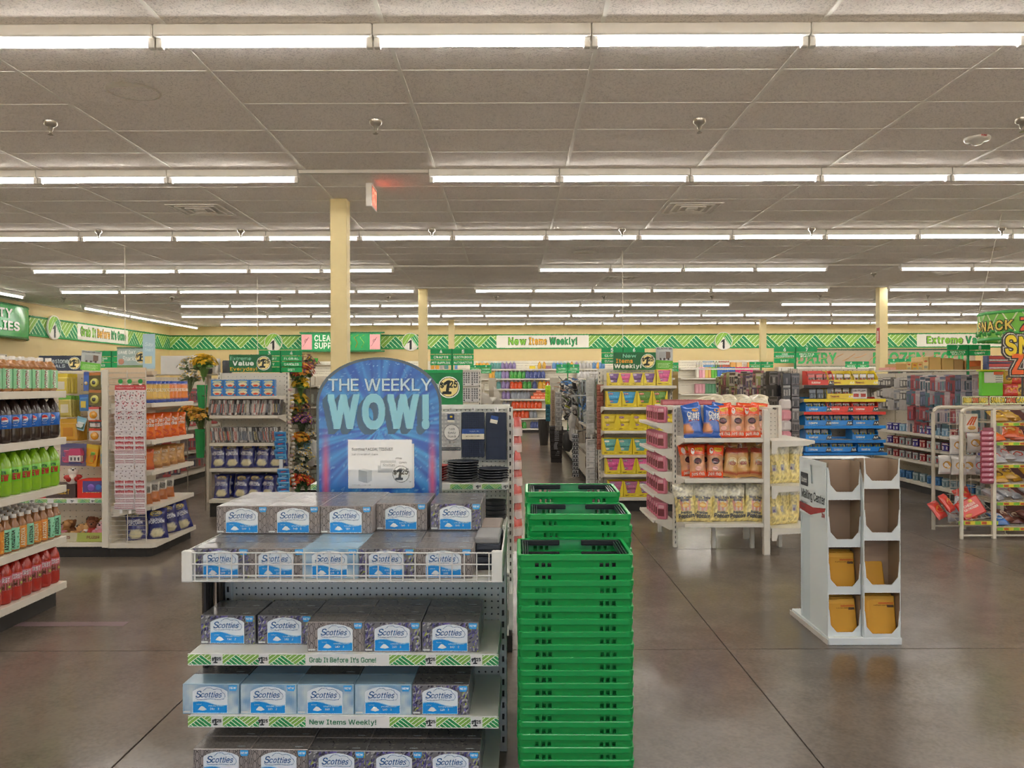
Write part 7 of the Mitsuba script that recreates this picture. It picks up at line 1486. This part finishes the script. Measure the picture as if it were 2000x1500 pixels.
for k, (a, b, y0, y1, c, tp) in enumerate(((1744, 1757, 722, 727, '#c98f84', 0), (1757, 1778, 715, 727, '#a9844e', 0), (1778, 1788, 710, 726, '#c3a56a', 1), (1789, 1800, 712, 726, '#b58a2f', 1), (1800, 1810, 710, 726, '#b9975a', 1), (1810, 1822, 700, 726, '#c9ad78', 1), (1823, 1846, 700, 725, '#b8935c', 0), (1848, 1871, 702, 725, '#b38e58', 0), (1872, 1890, 704, 725, '#8a6a42', 0), (1893, 1925, 706, 724, '#a5713f', 2))):
    Y = 10.35; zb, w, h = wtop + .005, (b - a) * Y / F, (y1 - y0) * Y / F; m = M(); m.box(-w / 2, w / 2, 0, .3, 0, h, c, b=.002)
    if tp == 1: m.ball((0, .0, h * .65), w * .28, '#a5502f', 1, (1, .1, .6)); m.quad((-w * .3, -.001, h * .1), (w * .3, -.001, h * .1), (w * .3, -.001, h * .3), (-w * .3, -.001, h * .3), '#8a8a78')
    if tp == 2: m.quad((-w * .3, -.001, h * .3), (w * .48, -.001, h * .4), (w * .48, -.001, h * .98), (-w * .3, -.001, h * .9), '#c4602f')
    put('carton', mesh(m), f'{"tall printed" if tp == 1 else "plain brown" if tp == 0 else "orange-fronted"} carton on top of the health aisle run, {nth(k)} from the column', 'carton', at(px((a + b) / 2, Y), Y + .1, zb + .002))
for k in range(6): put('flag_box', mesh(M().box(-.07, .07, 0, .1, 0, .095, '#3a4668', b=.002).box(-.05, .07, -.001, 0, .05, .09, '#b9504c').box(-.05, .07, -.0015, 0, .03, .045, '#d9d3cc').box(-.05, .07, -.001, 0, .012, .025, '#b9504c')), f'red, white and blue box stacked behind the snack sign, {"upper" if k >= 3 else "lower"} {nth(k % 3)}', 'box', at(px(1944 + 14 * (k % 3), 10.2), 10.25, pz(727, 10.2) + .097 * (k // 3)), 'red white and blue boxes behind the snack sign')
put('top_shelf', mesh(M().box(px(1735, 10.3), px(2010, 10.3), 10.2, 10.7, 1.765, 1.784, '#d3ccbc')), 'cream shelf on top of the health aisle run carrying cartons', 'shelf')
put('end_board', mesh(M().box(6.0, 7.0, 10.15, 10.19, 0, 1.765, RB)), 'beige end board of the health aisle run', 'panel')
# hair accessories
HA = pool(['#a0606a', '#6b4436', '#7a7a50', '#3a3230', '#b9b0a4', '#4f5a54', '#5a3a34', '#8a8e5a', '#2a2828', '#a98a72', '#4a4058', '#4a3c34'], .125, .19, .09, 22, 200); HBK = pool(['#2a2a2c', '#3c3a3a', '#8a8885', '#1f1f22', '#5a5658'], .12, .18, .08, 8, 230)
wall_of('hair_accessory', HA, 'hair accessory card behind the popcorn island', 'hair accessories on pegs', 3.4, [10.7 + .15 * k for k in range(15)], [1.76, 1.6, 1.44, 1.28], -1, 2, .02, seed=6, rot=40, jz=.04, gap=.09)
wall_of('hair_accessory', HBK, 'black hair accessory card by the battery endcap', 'black hair accessories on pegs', 3.4, [10.2 + .12 * k for k in range(4)], [1.76, 1.6, 1.44, 1.28], -1, 2, .0, seed=7, rot=45, jz=.03, gap=.08)
for k in range(2):
    m = M(); x, Y = px(1558 - 17 * k, 9.8), 9.8
    for z in np.arange(.5, 1.78, .05): m.tube([(x - .09, Y, z), (x, Y + .02, z)], .003, '#6d6860', 4)
    m.tube([(x - .09, Y, .02), (x - .09, Y, 1.8)], .004, '#6d6860', 4); m.tube([(x, Y + .02, 0.02), (x, Y + .02, 1.8)], .004, '#6d6860', 4)
    put('wire_ladder', mesh(m, 'metal'), f'dark wire ladder panel beside the battery endcap, {"nearer" if k == 0 else "farther"} one', 'wire panel')
for k in range(16): put('hair_pack', HBK[k % 8], f'small pack on the wire ladder beside the battery endcap, {nth(k // 2)} row, {"inner" if k % 2 else "outer"}', 'hanging pack', at(px(1552 - 17 * (k % 2), 9.78), 9.78, 1.74 - .14 * (k // 2), s=.8), 'packs on the wire ladders')
for k in range(4): put('pink_towel', mesh(M().box(-.06, .06, -.05, .05, 0, .12, '#cf8f98' if k % 2 == 0 else '#c9c3c0', b=.02)), f'{"pink" if k % 2 == 0 else "white"} soft roll beside the battery endcap, {nth(k)} up', 'towel', at(px(1533, 9.3), 9.3, .95 + .122 * k, rz=10))
put('roll_stand', mesh(M().box(px(1533, 9.3) - .1, px(1533, 9.3) + .1, 9.2, 9.4, 0, .95, '#c9c3b6')), 'plain stand under the soft rolls beside the battery endcap', 'stand')
# ---------------------------------------------------------------- cleaning aisle (face of the run behind the candy endcap)
CXF = 1.2
def stick_tool(L, head, c, hc):
    m = M(); m.tube([(.38, 0, 0), (-L, -.0, 0)], .011, c, 6)
    if head == 'broom': m.prism(Polygon([(-.05, -.12), (.05, -.12), (.03, .12), (-.03, .12)]), (-.0, .02, 0), XR, ZU, .04, hc)
    elif head == 'brush': m.box(-.12, .05, -.03, .03, -.02, .02, hc, b=.008); m.box(-.11, .04, -.02, .02, -.06, -.02, '#d8d4cc')
    else: m.ball((0, 0, -.05), .07, hc, 2, (.8, .6, 1.2), .3, 3)
    return mesh(m, 'gloss')
tools = [(1104, 746, 'brush', '#9a5a3a', '#3a6fa8', -8), (1112, 752, 'brush', '#8f9aa0', '#2f5f9a', 12), (1098, 757, 'broom', '#a87a5a', '#2a2a2c', 6), (1120, 748, 'brush', '#3a3a3c', '#4a8ac0', 0), (1122, 757, 'broom', '#2a2a2c', '#1f2022', -10), (1108, 768, 'brush', '#b5835a', '#c4572f', 30), (1118, 772, 'brush', '#2f5f9a', '#c9cdd0', 20), (1128, 770, 'broom', '#5a5a5c', '#3a4a5a', 35), (1106, 780, 'brush', '#6a6a5a', '#4f6a3a', 40), (1116, 784, 'broom', '#5a5046', '#2e2e30', 30), (1130, 780, 'brush', '#c0bdb6', '#8a8f94', 50), (1112, 797, 'brush', '#8f8a6a', '#9a9a3a', 25), (1102, 805, 'brush', '#3a5a8a', '#2f4f7a', 15), (1124, 795, 'mop', '#7a7a78', '#b9b6b0', 60)]
for k, (xp, yp, h, c, hc, tilt) in enumerate(tools):
    Y = CXF * F / (xp - 1000) * 1.04
    put(dict(brush='scrub_brush', broom='broom', mop='mop')[h], stick_tool(.22, h, c, hc), f'{dict(brush="scrub brush", broom="dark broom head", mop="pale mop")[h]} hanging out into the fifth aisle, {nth(k)} counted from the back', 'cleaning tool', at(px(xp, Y), Y, pz(yp, Y), ry=tilt, rz=25), 'cleaning tools hanging into the fifth aisle')
m = M(); m.ball((0, 0, 0), .12, '#b9b4ac', 2, (.5, .5, 1), .25, 6); m.ball((0, 0, -.18), .10, '#a8a49e', 2, (.5, .5, 1.3), .25, 7); m.tube([(0, 0, .1), (.0, 0, .4), (.62, 0, .42)], .01, '#c9c9c4', 5); put('mop', mesh(m), 'grey string mop hanging at the near end of the fifth aisle', 'mop', at(px(1117, 12.6), 12.6, pz(824, 12.6)))
m = M(); m.ball((0, 0, 0), .16, '#2c2a29', 2, (.55, .5, 1.05), .1, 3); m.tube([(0, 0, .1), (.7, 0, .3)], .01, '#3a3836', 5); put('dust_pan', mesh(m), 'dark dustpan hanging low in the fifth aisle', 'dustpan', at(px(1108, 12.8), 12.8, pz(862, 12.8)))
def clip_line(xp, Y, y0, y1, n, c, c2, nm, w=.09, h=.07, sl=0):
    p = pack(w, h, .04, c, c2, c, n); z0, z1 = pz(y0, Y), pz(y1, Y); x = px(xp, Y)
    put('clip_strip', mesh(M().box(x - .012, x + .012, Y + .012, Y + .016, z1 - h, z0 + .06, '#c9c6be').tube([(x, Y + .014, z0 + .05), (1.53, Y + .05, z0 + .05)], .004, '#8a867c', 4)), f'hanging strip holding {nm}', 'clip strip')
    for k in range(n): put('strip_pack', p, f'{nm}, {nth(k)} down the strip', 'hanging pack', at(x + sl * k, Y - .004 * (k % 2), z0 - (z0 - z1) * k / max(1, n - 1), rz=rnd.uniform(-20, 20), rx=12), nm + ' on a strip')
clip_line(1153, 11.8, 738, 845, 13, '#d3d0ca', '#e3e0da', 'white clothes-peg packs near the wire rack', .12, .075)
clip_line(1155, 11.0, 858, 945, 9, '#dad8d3', '#b9b8b4', 'white cloth packs low beside the candy endcap', .15, .09)
clip_line(1172, 10.7, 752, 868, 12, '#8a4a3c', '#a86a58', 'red-brown packs on the wire rack by the candy endcap', .09, .07)
clip_line(1080, 17, 762, 828, 9, '#8f7a66', '#b09a84', 'brown sponge packs far down the fifth aisle', .07, .1)
clip_line(1091, 15.5, 766, 830, 8, '#9a9792', '#c3c0ba', 'grey cloth packs far down the fifth aisle', .12, .11)
clip_line(1070, 18.5, 753, 783, 6, '#a9d42c', '#c2e84a', 'neon green glove packs far down the fifth aisle', .12, .08)
clip_line(1070, 19.5, 790, 815, 4, '#2f5f6f', '#3a7a8a', 'dark teal glove packs far down the fifth aisle', .11, .1)
clip_line(1121, 12.0, 848, 925, 11, '#3a3a3c', '#c9c9c6', 'black and white hook packs low in the fifth aisle', .06, .05)
clip_line(1126, 12.0, 848, 925, 11, '#35353a', '#cfcfcc', 'black and white clip packs low in the fifth aisle', .06, .05)
m = M()
for z in np.arange(.35, 1.72, .055): m.tube([(px(1162, 10.75), 10.72, z), (px(1178, 10.75), 10.76, z)], .003, '#8a867c', 4)
for xp in (1162, 1170, 1178): m.tube([(px(xp, 10.75), 10.74, .02), (px(xp, 10.75), 10.74, 1.74)], .004, '#8a867c', 4)
put('wire_grid_rack', mesh(m, 'metal'), 'grey wire rack at the aisle side of the candy endcap', 'wire panel')
# things on the cleaning run's shelves and pegs
BRN = pool(['#5a4a3e', '#7a6a5a', '#3a3432', '#8f8578', '#4a4f54', '#6b4a3e'], .16, .2, .09, 10, 300)
for j, z in enumerate((1.17, .77, .37)):
    for k in range(14): put('cleaning_pack', BRN[(k * 3 + j) % 10], f'brown or grey cleaning good, {nth(j)} level of the cleaning run, {nth(k)} along', 'cleaning good', at(CXF + .14 + .03 * (k % 2), 11.1 + .24 * k, z - (.0), rz=-60), 'goods on the cleaning run')
TOPT = pool(['#3a6fa8', '#2a2a2c', '#c9c9c6', '#4a5a3a', '#6a6a6c', '#8f9aa0'], .12, .22, .05, 8, 320)
wall_of('cleaning_pack', TOPT, 'cleaning pack on the pegs of the fifth aisle', 'cleaning packs on pegs', 1.36, [11.3 + .2 * k for k in range(20)], [1.66, 1.45, 1.2], -1, 2, .05, seed=9, jz=.05, gap=.08, rot=30, cat='cleaning good')
# bins on the floor
m = M(); m.lathe([(.10, 0), (.15, .5), (.155, .68), (.145, .68), (.14, .5), (.0, .02)], '#2b2927', 20, cap=False, sx=1, sy=.7); put('trash_can', mesh(m), 'tall dark oval bin standing far down the fifth aisle', 'bin', at(px(1062, 21.5), 21.5, 0))
m = M(); Y = 16.8; zt = pz(832, Y)
for k in range(9): z0, z1 = .0 + zt * k / 9, zt * (k + .96) / 9; w = .105 + .035 * (k + 1) / 9; m.box(-w, w, -w * .8, w * .8, z0, z1, '#2f2c2a', b=.006)
for k in range(6): m.box(-.04, .05, -.125, -.08, zt * (.60 + .055 * k), zt * (.635 + .055 * k), '#77767a')
m.poly(Polygon([(-.05, .0), (.03, .0), (.01, .09), (.04, .16), (-.03, .16), (-.06, .08)]), (0, -.122, zt * .36), XR, ZU, '#77767a')
for k in range(3): m.box(-.03 + .02 * k, .06, -.122, -.08, zt * (.2 + .05 * k), zt * (.22 + .05 * k), '#77767a')
put('storage_bin', mesh(m), 'stack of dark storage bins with grey stripes in the fifth aisle', 'storage bin', at(px(1086, Y), Y, 0))
# fifth aisle, other side and the endcap of its run
CX0, CX1 = px(790, 10.25), px(937, 10.25)
endcap(CX0, CX1, 9.95, 10.25, [.95], pz(722, 10.25), 'craft_endcap', 'pegboard endcap with sticker sheets beyond the towel rack', deckz=.15)
def sticker(seed):
    r = random.Random(seed); m = M(); m.box(-.048, .048, -.002, .002, -.19, 0, '#c9c8c6'); 
    for k in range(16): m.poly(affinity.rotate(ell((k % 3 - 1) * .03, -.03 - .028 * (k // 3), .010, .012, 7), 30 * k), (0, -.0024, 0), XR, ZU, r.choice(['#2a2a2c', '#4a4a4c', '#1f1f22']))
    m.quad((-.048, -.0024, -.022), (.048, -.0024, -.022), (.048, -.0024, 0), (-.048, -.0024, 0), '#b9b6ae'); return mesh(m, 'gloss')
ST = [sticker(k) for k in range(4)]
for i, xp in enumerate((895, 911, 927)):
    for j, yp in enumerate((724, 755)): put('sticker_sheet', ST[(i + j) % 4], f'silver sticker sheet with black letters, {"upper" if j == 0 else "lower"} row, {nth(i)} from the price sign', 'sticker sheet', at(px(xp, 10.2), 10.2, pz(yp, 10.2)), 'sticker sheets on the craft endcap')
DKP = pool(['#5a4a3c', '#3a3430', '#8f8a80', '#b98a5a', '#d8d4cc'], .13, .2, .04, 8, 340)
wall_of('craft_pack', DKP, 'hanging craft pack at the edge of the fifth aisle', 'craft packs on pegs', -.5, [10.6 + .3 * k for k in range(7)], [1.66, 1.46, 1.27], 1, 2, .08, seed=10, rot=20, cat='craft pack')
for k, (xp, y0, y1, Y) in enumerate(((947, 764, 788, 12.5), (970, 754, 796, 19.9))):
    m = M(); 
    put('white_pad', mesh(M().prism(Polygon([(-.07, 0), (.12, 0), (.05, .28), (-.07, .36)]), (0, 0, 0), XR, ZU, .05, '#cfc9be')), f'{"nearer" if k == 0 else "farther"} slanted white pad hanging at the edge of the fifth aisle', 'pad', at(px(xp, Y), Y, pz(y1, Y), s=(1, 1, (y1 - y0) * Y / F / .36)))
for a, b, Y, l in ((955, 969, 20.1, 'beige end board at the far end of the fifth aisle beside the bottles'), (1074, 1092, 21.1, 'beige end board behind the neon green gloves')):
    put('end_board', mesh(M().box(px(a, Y), px(b, Y), Y, Y + .03, 0, pz(738, Y), '#a79f8f')), l, 'panel')
# ---------------------------------------------------------------- the back wall shelves
WZ = [.144, .484, .80, 1.12, 1.46, 1.80, 2.12]
def wall_unit(a, b, zs, label, yb=27.35, yf=26.9):
    x0, x1 = px(a, 26.9), px(b, 26.9); parts = []
    m = M(); m.box(x0, x1, yb, yb + .03, 0, 2.4, '#e0dacb')
    for z in np.arange(1.55, 2.4, .085): m.box(x0, x1, yb - .004, yb, z, z + .012, '#b3ab9b')
    parts.append(('slat_back', mesh(m)))
    for k, z in enumerate(zs): parts.append(('shelf', mesh(shelf(x0, x1, yf if z < 2 else yf + .1, yb, z, '#d8d3c6', lip=.05, t=.02)[0])))
    parts.append(('kick_plate', mesh(M().box(x0, x1, yf + .05, yf + .08, 0, .1, '#26221f')))); parts.append(('side_post', mesh(M().box(x0, x0 + .04, yb - .03, yb, 0, 2.4, '#cfc9bb')))); parts.append(('side_post', mesh(M().box(x1 - .04, x1, yb - .03, yb, 0, 2.4, '#cfc9bb'))))
    put('wall_shelf', parts, label, 'wall shelf')
wall_unit(790, 1140, WZ, 'white wall shelf of laundry bottles at the end of the fifth aisle')
wall_unit(1141, 1318, WZ[4:], 'white wall shelf beyond the candy endcap')
wall_unit(1330, 1500, [.144, .60, .95, 1.28, 1.80, 2.12], 'white wall shelf of folded coloured towels')
wall_unit(590, 760, [1.46, 1.80], 'white wall shelf behind the arched sign and the column')
def jug(c, cap, lab, tall=1.0):
    m = M(); h = .28 * tall; m.lathe([(.055, 0), (.072, .01), (.074, h * .5), (.064, h * .74), (.03, h * .86)], c, 12, sy=.62); m.tube([(.045, 0, h * .45), (.062, 0, h * .6), (.05, 0, h * .75), (.03, 0, h * .8)], .010, c, 6)
    m.lathe([(.024, h * .85), (.026, h), (.02, h * 1.01)], cap, 10); m.quad((-.035, -.041, h * .12), (.025, -.041, h * .12), (.025, -.041, h * .5), (-.035, -.041, h * .5), lab); return mesh(m, 'gloss')
JG = {'o': jug('#d2522a', '#e3ddd4', '#e8c9b8'), 'n': jug('#3f4a7c', '#8f94b0', '#a9b0c9'), 'g': jug('#3f8f3f', '#cfd6c4', '#c9c07a'), 'p': jug('#8a78a8', '#b9aec9', '#cfc6da'), 'y': jug('#d9a93a', '#c98a2f', '#e9d9a0'), 't': jug('#5a9490', '#cfdcda', '#a9c9c6'), 'w': jug('#c9c6c3', '#e6e3de', '#8f8a86'), 'b': jug('#5f8fc0', '#d9e0e8', '#a9c3dc'), 'a': jug('#e0a83a', '#f0e0b0', '#e9c98a'), 's': jug('#8a8f98', '#6a6f78', '#b0b4bc', .95)}
JN = dict(o='orange', n='navy', g='green', p='lilac', y='yellow', t='teal', w='white', b='blue', a='amber', s='grey')
jr = {}
def jugs(lv, spec, sc=1.0):
    for xp, cs, st in spec:
        for k, c in enumerate(cs):
            jr[lv, c] = jr.get((lv, c), -1) + 1
            put('laundry_bottle', JG[c], f'{JN[c]} laundry bottle on the {["deck", "lowest", "second", "third", "fourth", "fifth", "top"][lv]} level of the wall shelf, {nth(jr[lv, c])} of its colour', 'bottle', at(px(xp + st * k, 27.05), 27.05 + .02 * (k % 2), WZ[lv] + .002, s=sc), f'{JN[c]} laundry bottles on the wall shelf')
jugs(6, [(932, 'aaaa', 6.5), (961, 'tttt', 5.5), (982, 'pppp', 7.4), (1054, 'yy', 9), (1082, 'bbbtgy', 7), (1126, 'pwwwwaa', 7), (1160, 'bbbb', 6), (845, 'aawtbb', 9)], .85)
jugs(5, [(959, 'aa', 6.5), (970, 'tt', 6.5), (983, 'pp', 7.6), (999, 'gggg', 7.8), (1030, 'nnnnn', 7.7), (1130, 'wwwwwwww', 6)])
jugs(4, [(974, 't', 7), (983, 'pp', 8), (1000, 'ooo', 7.8), (1025, 'gg', 8.5), (1044, 'n', 8), (1055, 'yyo', 7.5)])
jugs(3, [(984, 'pp', 8), (1001, 'ssssss', 6.2)])
jugs(2, [(985, 'ss', 7), (1003, 'oooooooo', 7.3)])
jugs(1, [(1006, 'oooo', 7.6), (1038, 'ss', 7)])
jugs(0, [(1010, 'ggg', 7), (1039, 'nnn', 6)], .9)
for k in range(9):
    m = M().box(-.09, .09, 0, .1, 0, .105, '#d2623a', b=.003); m.quad((-.07, -.001, .02), (.05, -.001, .02), (.05, -.001, .07), (-.07, -.001, .07), '#e3937a')
    put('laundry_box', mesh(m), f'orange laundry box piled on the third wall level, {nth(k)} counted', 'box', at(px(1042 + 9.5 * (k % 4) + 5 * (k // 4), 27), 26.98, WZ[3] + .106 * (k // 4 if k < 8 else 2)), group='orange laundry boxes on the wall shelf')
bx = [('#d8c13a', 1040, 'yellow box'), ('#8f6a78', 1071, 'mauve box'), ('#b5453c', 1114, 'red box')]
for c, xp, nm in bx: put('wall_box', mesh(M().box(-.1, .1, 0, .1, 0, .1, c, b=.003)), f'{nm} on the top level of the wall shelf', 'box', at(px(xp, 27.05), 27.05, WZ[6] + .002))
tc = ['#d8d2c6', '#d99aa8', '#e0b0b8', '#dcc070', '#d9a86a', '#6fb84a', '#5a9a3f'] + ['#4a70b0'] * 6 + ['#cf3f78'] * 6
for k, c in enumerate(tc): put('folded_towel', mesh(M().box(-.05, .05, 0, .2, 0, .36, c, b=.02)), f'{"blue" if 6 < k < 13 else "magenta" if k > 12 else "pastel or green"} folded towel on the wall shelf behind the hair accessories, {nth(k)} along', 'towel', at(px(1362 + 5.9 * k, 27.05), 27.0, 1.802), group='folded towels on the upper wall shelf')
for k in range(9): put('folded_towel', mesh(M().box(-.055, .055, 0, .2, 0, .33, '#c9949c' if k < 3 else '#4f7a5c', b=.02)), f'{"pink" if k < 3 else "dark green"} folded towel on the lower wall shelf, {nth(k)} along', 'towel', at(px(1361 + 6.3 * k, 27.05), 27.0, 1.282), group='folded towels on the lower wall shelf')
bt = M(); bt.lathe([(.035, 0), (.038, .01), (.038, .15), (.015, .19), (.015, .21)], '#c9d0d6', 10); 
for i, (c, n, a) in enumerate((('#d9d0b8', 3, 1362), ('#6f9cc4', 8, 1374), ('#4f7a4a', 4, 1394), ('#b5503c', 9, 1404))):
    q = M(); q.lathe([(.03, 0), (.033, .01), (.033, .17), (.014, .2), (.014, .235)], '#d5cfc6', 10); q.lathe([(.0335, .03), (.0335, .12)], c, 10, cap=False); q.lathe([(.016, .2), (.016, .24)], c, 8); q = mesh(q, 'gloss')
    for k in range(n): put('small_bottle', q, f'small bottle with {["cream", "blue", "green", "red"][i]} cap on the top wall shelf over the towels, {nth(k)} along', 'bottle', at(px(a + (5 if n < 5 else 2.9 if i == 1 else 2.4) * k, 27.05), 27.05, 2.122), group='small bottles on the wall shelf over the towels')
for k, xp in enumerate((1432, 1444, 1466, 1476)): put('amber_box', mesh(M().box(-.09, .09, 0, .1, 0, .2, '#d9a35a' if k % 2 == 0 else '#e0c08a', b=.01)), f'amber pack on the top wall shelf over the towels, {nth(k)} along', 'box', at(px(xp, 27.05), 27.05, 2.122), group='amber packs on the wall shelf')
m = M(); m.lathe([(.13, 0), (.17, .19), (.175, .2)], '#3f9a3f', 16); put('green_bucket', mesh(m), 'green bucket on the wall shelf left of the column', 'bucket', at(px(611, 27.05), 27.1, 2.32 - .02))
put('bucket_shelf', mesh(M().box(px(590, 26.9), px(650, 26.9), 26.95, 27.35, 2.27, 2.298, '#d8d3c6')), 'white shelf under the green bucket', 'shelf')
# freezers under the dairy sign
for k in range(6):
    x0, x1 = px(1522 + 62 * k, 26.9), px(1522 + 62 * (k + 1), 26.9) - .02; m = M(); m.box(x0, x1, 27.0, 27.38, 0, 2.16, '#d9d6cc', b=.01); m.box(x0 + .05, x1 - .05, 26.985, 27.0, .35, 2.02, '#2a2c2e'); m.box(x0, x1, 26.96, 27.0, 2.03, 2.16, '#e3e0d6')
    g = M().quad((x0 + .05, 26.975, .35), (x1 - .05, 26.975, .35), (x1 - .05, 26.975, 2.02), (x0 + .05, 26.975, 2.02), '#ffffff')
    put('freezer', [('cabinet', mesh(m)), ('glass_door', mesh(g, 'pane'))], f'white upright freezer along the back wall, {nth(k)} from the middle of the shop', 'freezer', group='freezers along the back wall')
# ---------------------------------------------------------------- left background
m = M().box(px(314, 11.2), px(376, 11.2), 11.2, 11.23, pz(729, 11.2), pz(693, 11.2), '#c9c6c3'); put('white_board', mesh(m), 'blank white board lying above the third aisle shelves', 'board', at(0, 0, 0, ry=0))
put('board_ledge', mesh(M().box(-5.75, px(456, 11.2), 11.0, 11.5, 1.755, pz(729, 11.2), RB).box(px(408, 11.3), px(413, 11.3), 11.2, 11.3, 0, 1.75, RB)), 'beige ledge carrying the white board and the pots', 'ledge')
for k, (a, b, y0, y1, c, c2, nm) in enumerate(((368, 379, 691, 718, '#d3cfc8', '#2f5a78', 'white and blue canister'), (393, 408, 691, 717, '#3a3836', '#d6d2ca', 'black and white striped canister'), (409, 424, 698, 720, '#d3cfc8', '#d3cfc8', 'white canister'), (429, 447, 702, 720, '#34363a', '#34363a', 'dark grey flower pot'))):
    Y = 11.2; w, h = (b - a) * Y / F / 2, (729 - y0) * Y / F; m = M(); m.lathe([(w * .85, 0), (w, h * .12), (w, h * .9), (w * .9, h)], c, 16); m.lathe([(w * 1.01, h * .3), (w * 1.01, h * .45)], c2, 16, cap=False)
    put('canister', mesh(m), f'{nm} above the third aisle shelves', 'canister', at(px((a + b) / 2, Y), Y + .12, pz(729, Y)))
# wall shelves along the side wall
parts = []
WT = at(XL + .02, 9.5, 0, rz=90)
m = M(); m.box(0, 13, -.03, 0, 0, 2.2, '#d8d3c6')
for z in np.arange(1.6, 2.2, .085): m.box(0, 13, -.034, -.03, z, z + .012, '#a8a194')
parts = [('slat_back', mesh(m), WT)] + [('shelf', mesh(shelf(0, 13, -.45, -.03, z, '#d8d3c6', lip=.05)[0]), WT) for z in (.15, .6, 1.05, 1.5, 1.9)]
put('wall_shelf', parts, 'long white wall shelf along the side wall under the party sign', 'wall shelf')
GP = pool(['#3a4a6a', '#6a7078', '#a89f98', '#b5767a', '#2f3a4a', '#c9c3bb', '#8a5a6a'], .22, .2, .2, 8, 400)
for j, z in enumerate((1.9, 1.5)):
    for k in range(26): put('party_pack', GP[(k * 5 + j) % 8], f'party pack on the {"top" if j == 0 else "second"} shelf of the side wall, {nth(k)} from the front', 'party pack', WT @ at(.3 + .45 * k, -.26, z + .21), group='party packs on the side wall shelves')
# goods in the third and fourth aisles
for (X, y0, n, lab, grp, pal, sd) in ((-5.55, 10.9, 22, 'good on the shelves of the third aisle', 'goods in the third aisle', ['#6b5a5a', '#8f8078', '#a8464a', '#c9c0b4', '#4a4a5a', '#b58a8a'], 500), (-2.9, 11.6, 18, 'good on the shelves of the fourth aisle', 'goods in the fourth aisle', ['#b9b0a4', '#8a8f84', '#d3cabb', '#5a5a54', '#a89a8a'], 520)):
    P_ = pool(pal, .2, .24, .12, 8, sd)
    for j, z in enumerate((1.3, .9, .5, .15)):
        for k in range(n): put('shelf_good', P_[(k * 3 + j) % 8], f'{lab}, {nth(j)} level, {nth(k)} from the front', 'boxed good', at(X, y0 + .34 * k, z + .26, rz=60), grp)
m = M(); m.box(7.79 - .1, 7.79 - .09, 17.0, 17.12, pz(673, 17), pz(642, 17), '#a8343a'); m.box(7.79 - .102, 7.79 - .1, 17.02, 17.1, pz(668, 17), pz(648, 17), '#d9b9a8'); put('red_notice', mesh(m), 'narrow red notice on the side of the right-hand column', 'sign')
more = random.Random(21)
for k in range(26):
    xp, yp = more.uniform(1094, 1136), more.uniform(742, 812); Y = CXF * F / (xp - 1000) * 1.06; h = more.choice(['brush', 'broom', 'brush'])
    put(dict(brush='scrub_brush', broom='broom')[h], stick_tool(.2, h, more.choice(['#2a2a2c', '#6a6a6c', '#8f7a66', '#3a4a5a']), more.choice(['#2a2a2c', '#3a3a3c', '#4a5a6a', '#2f4f7a', '#55504a', '#8a8a86'])), f'{dict(brush="scrub brush", broom="dark broom head")[h]} in the tool clutter of the fifth aisle, {nth(k)} counted', 'cleaning tool', at(px(xp, Y), Y, pz(yp, Y), ry=more.uniform(-30, 70), rz=more.uniform(0, 50)), 'tools in the clutter of the fifth aisle')
put('floor_tape', mesh(M().box(-3.36, -2.62, 5.46, 5.56, .0002, .0012, '#6e5c5e')), 'faint pinkish strip of tape on the floor beside the drinks rack', 'floor tape')
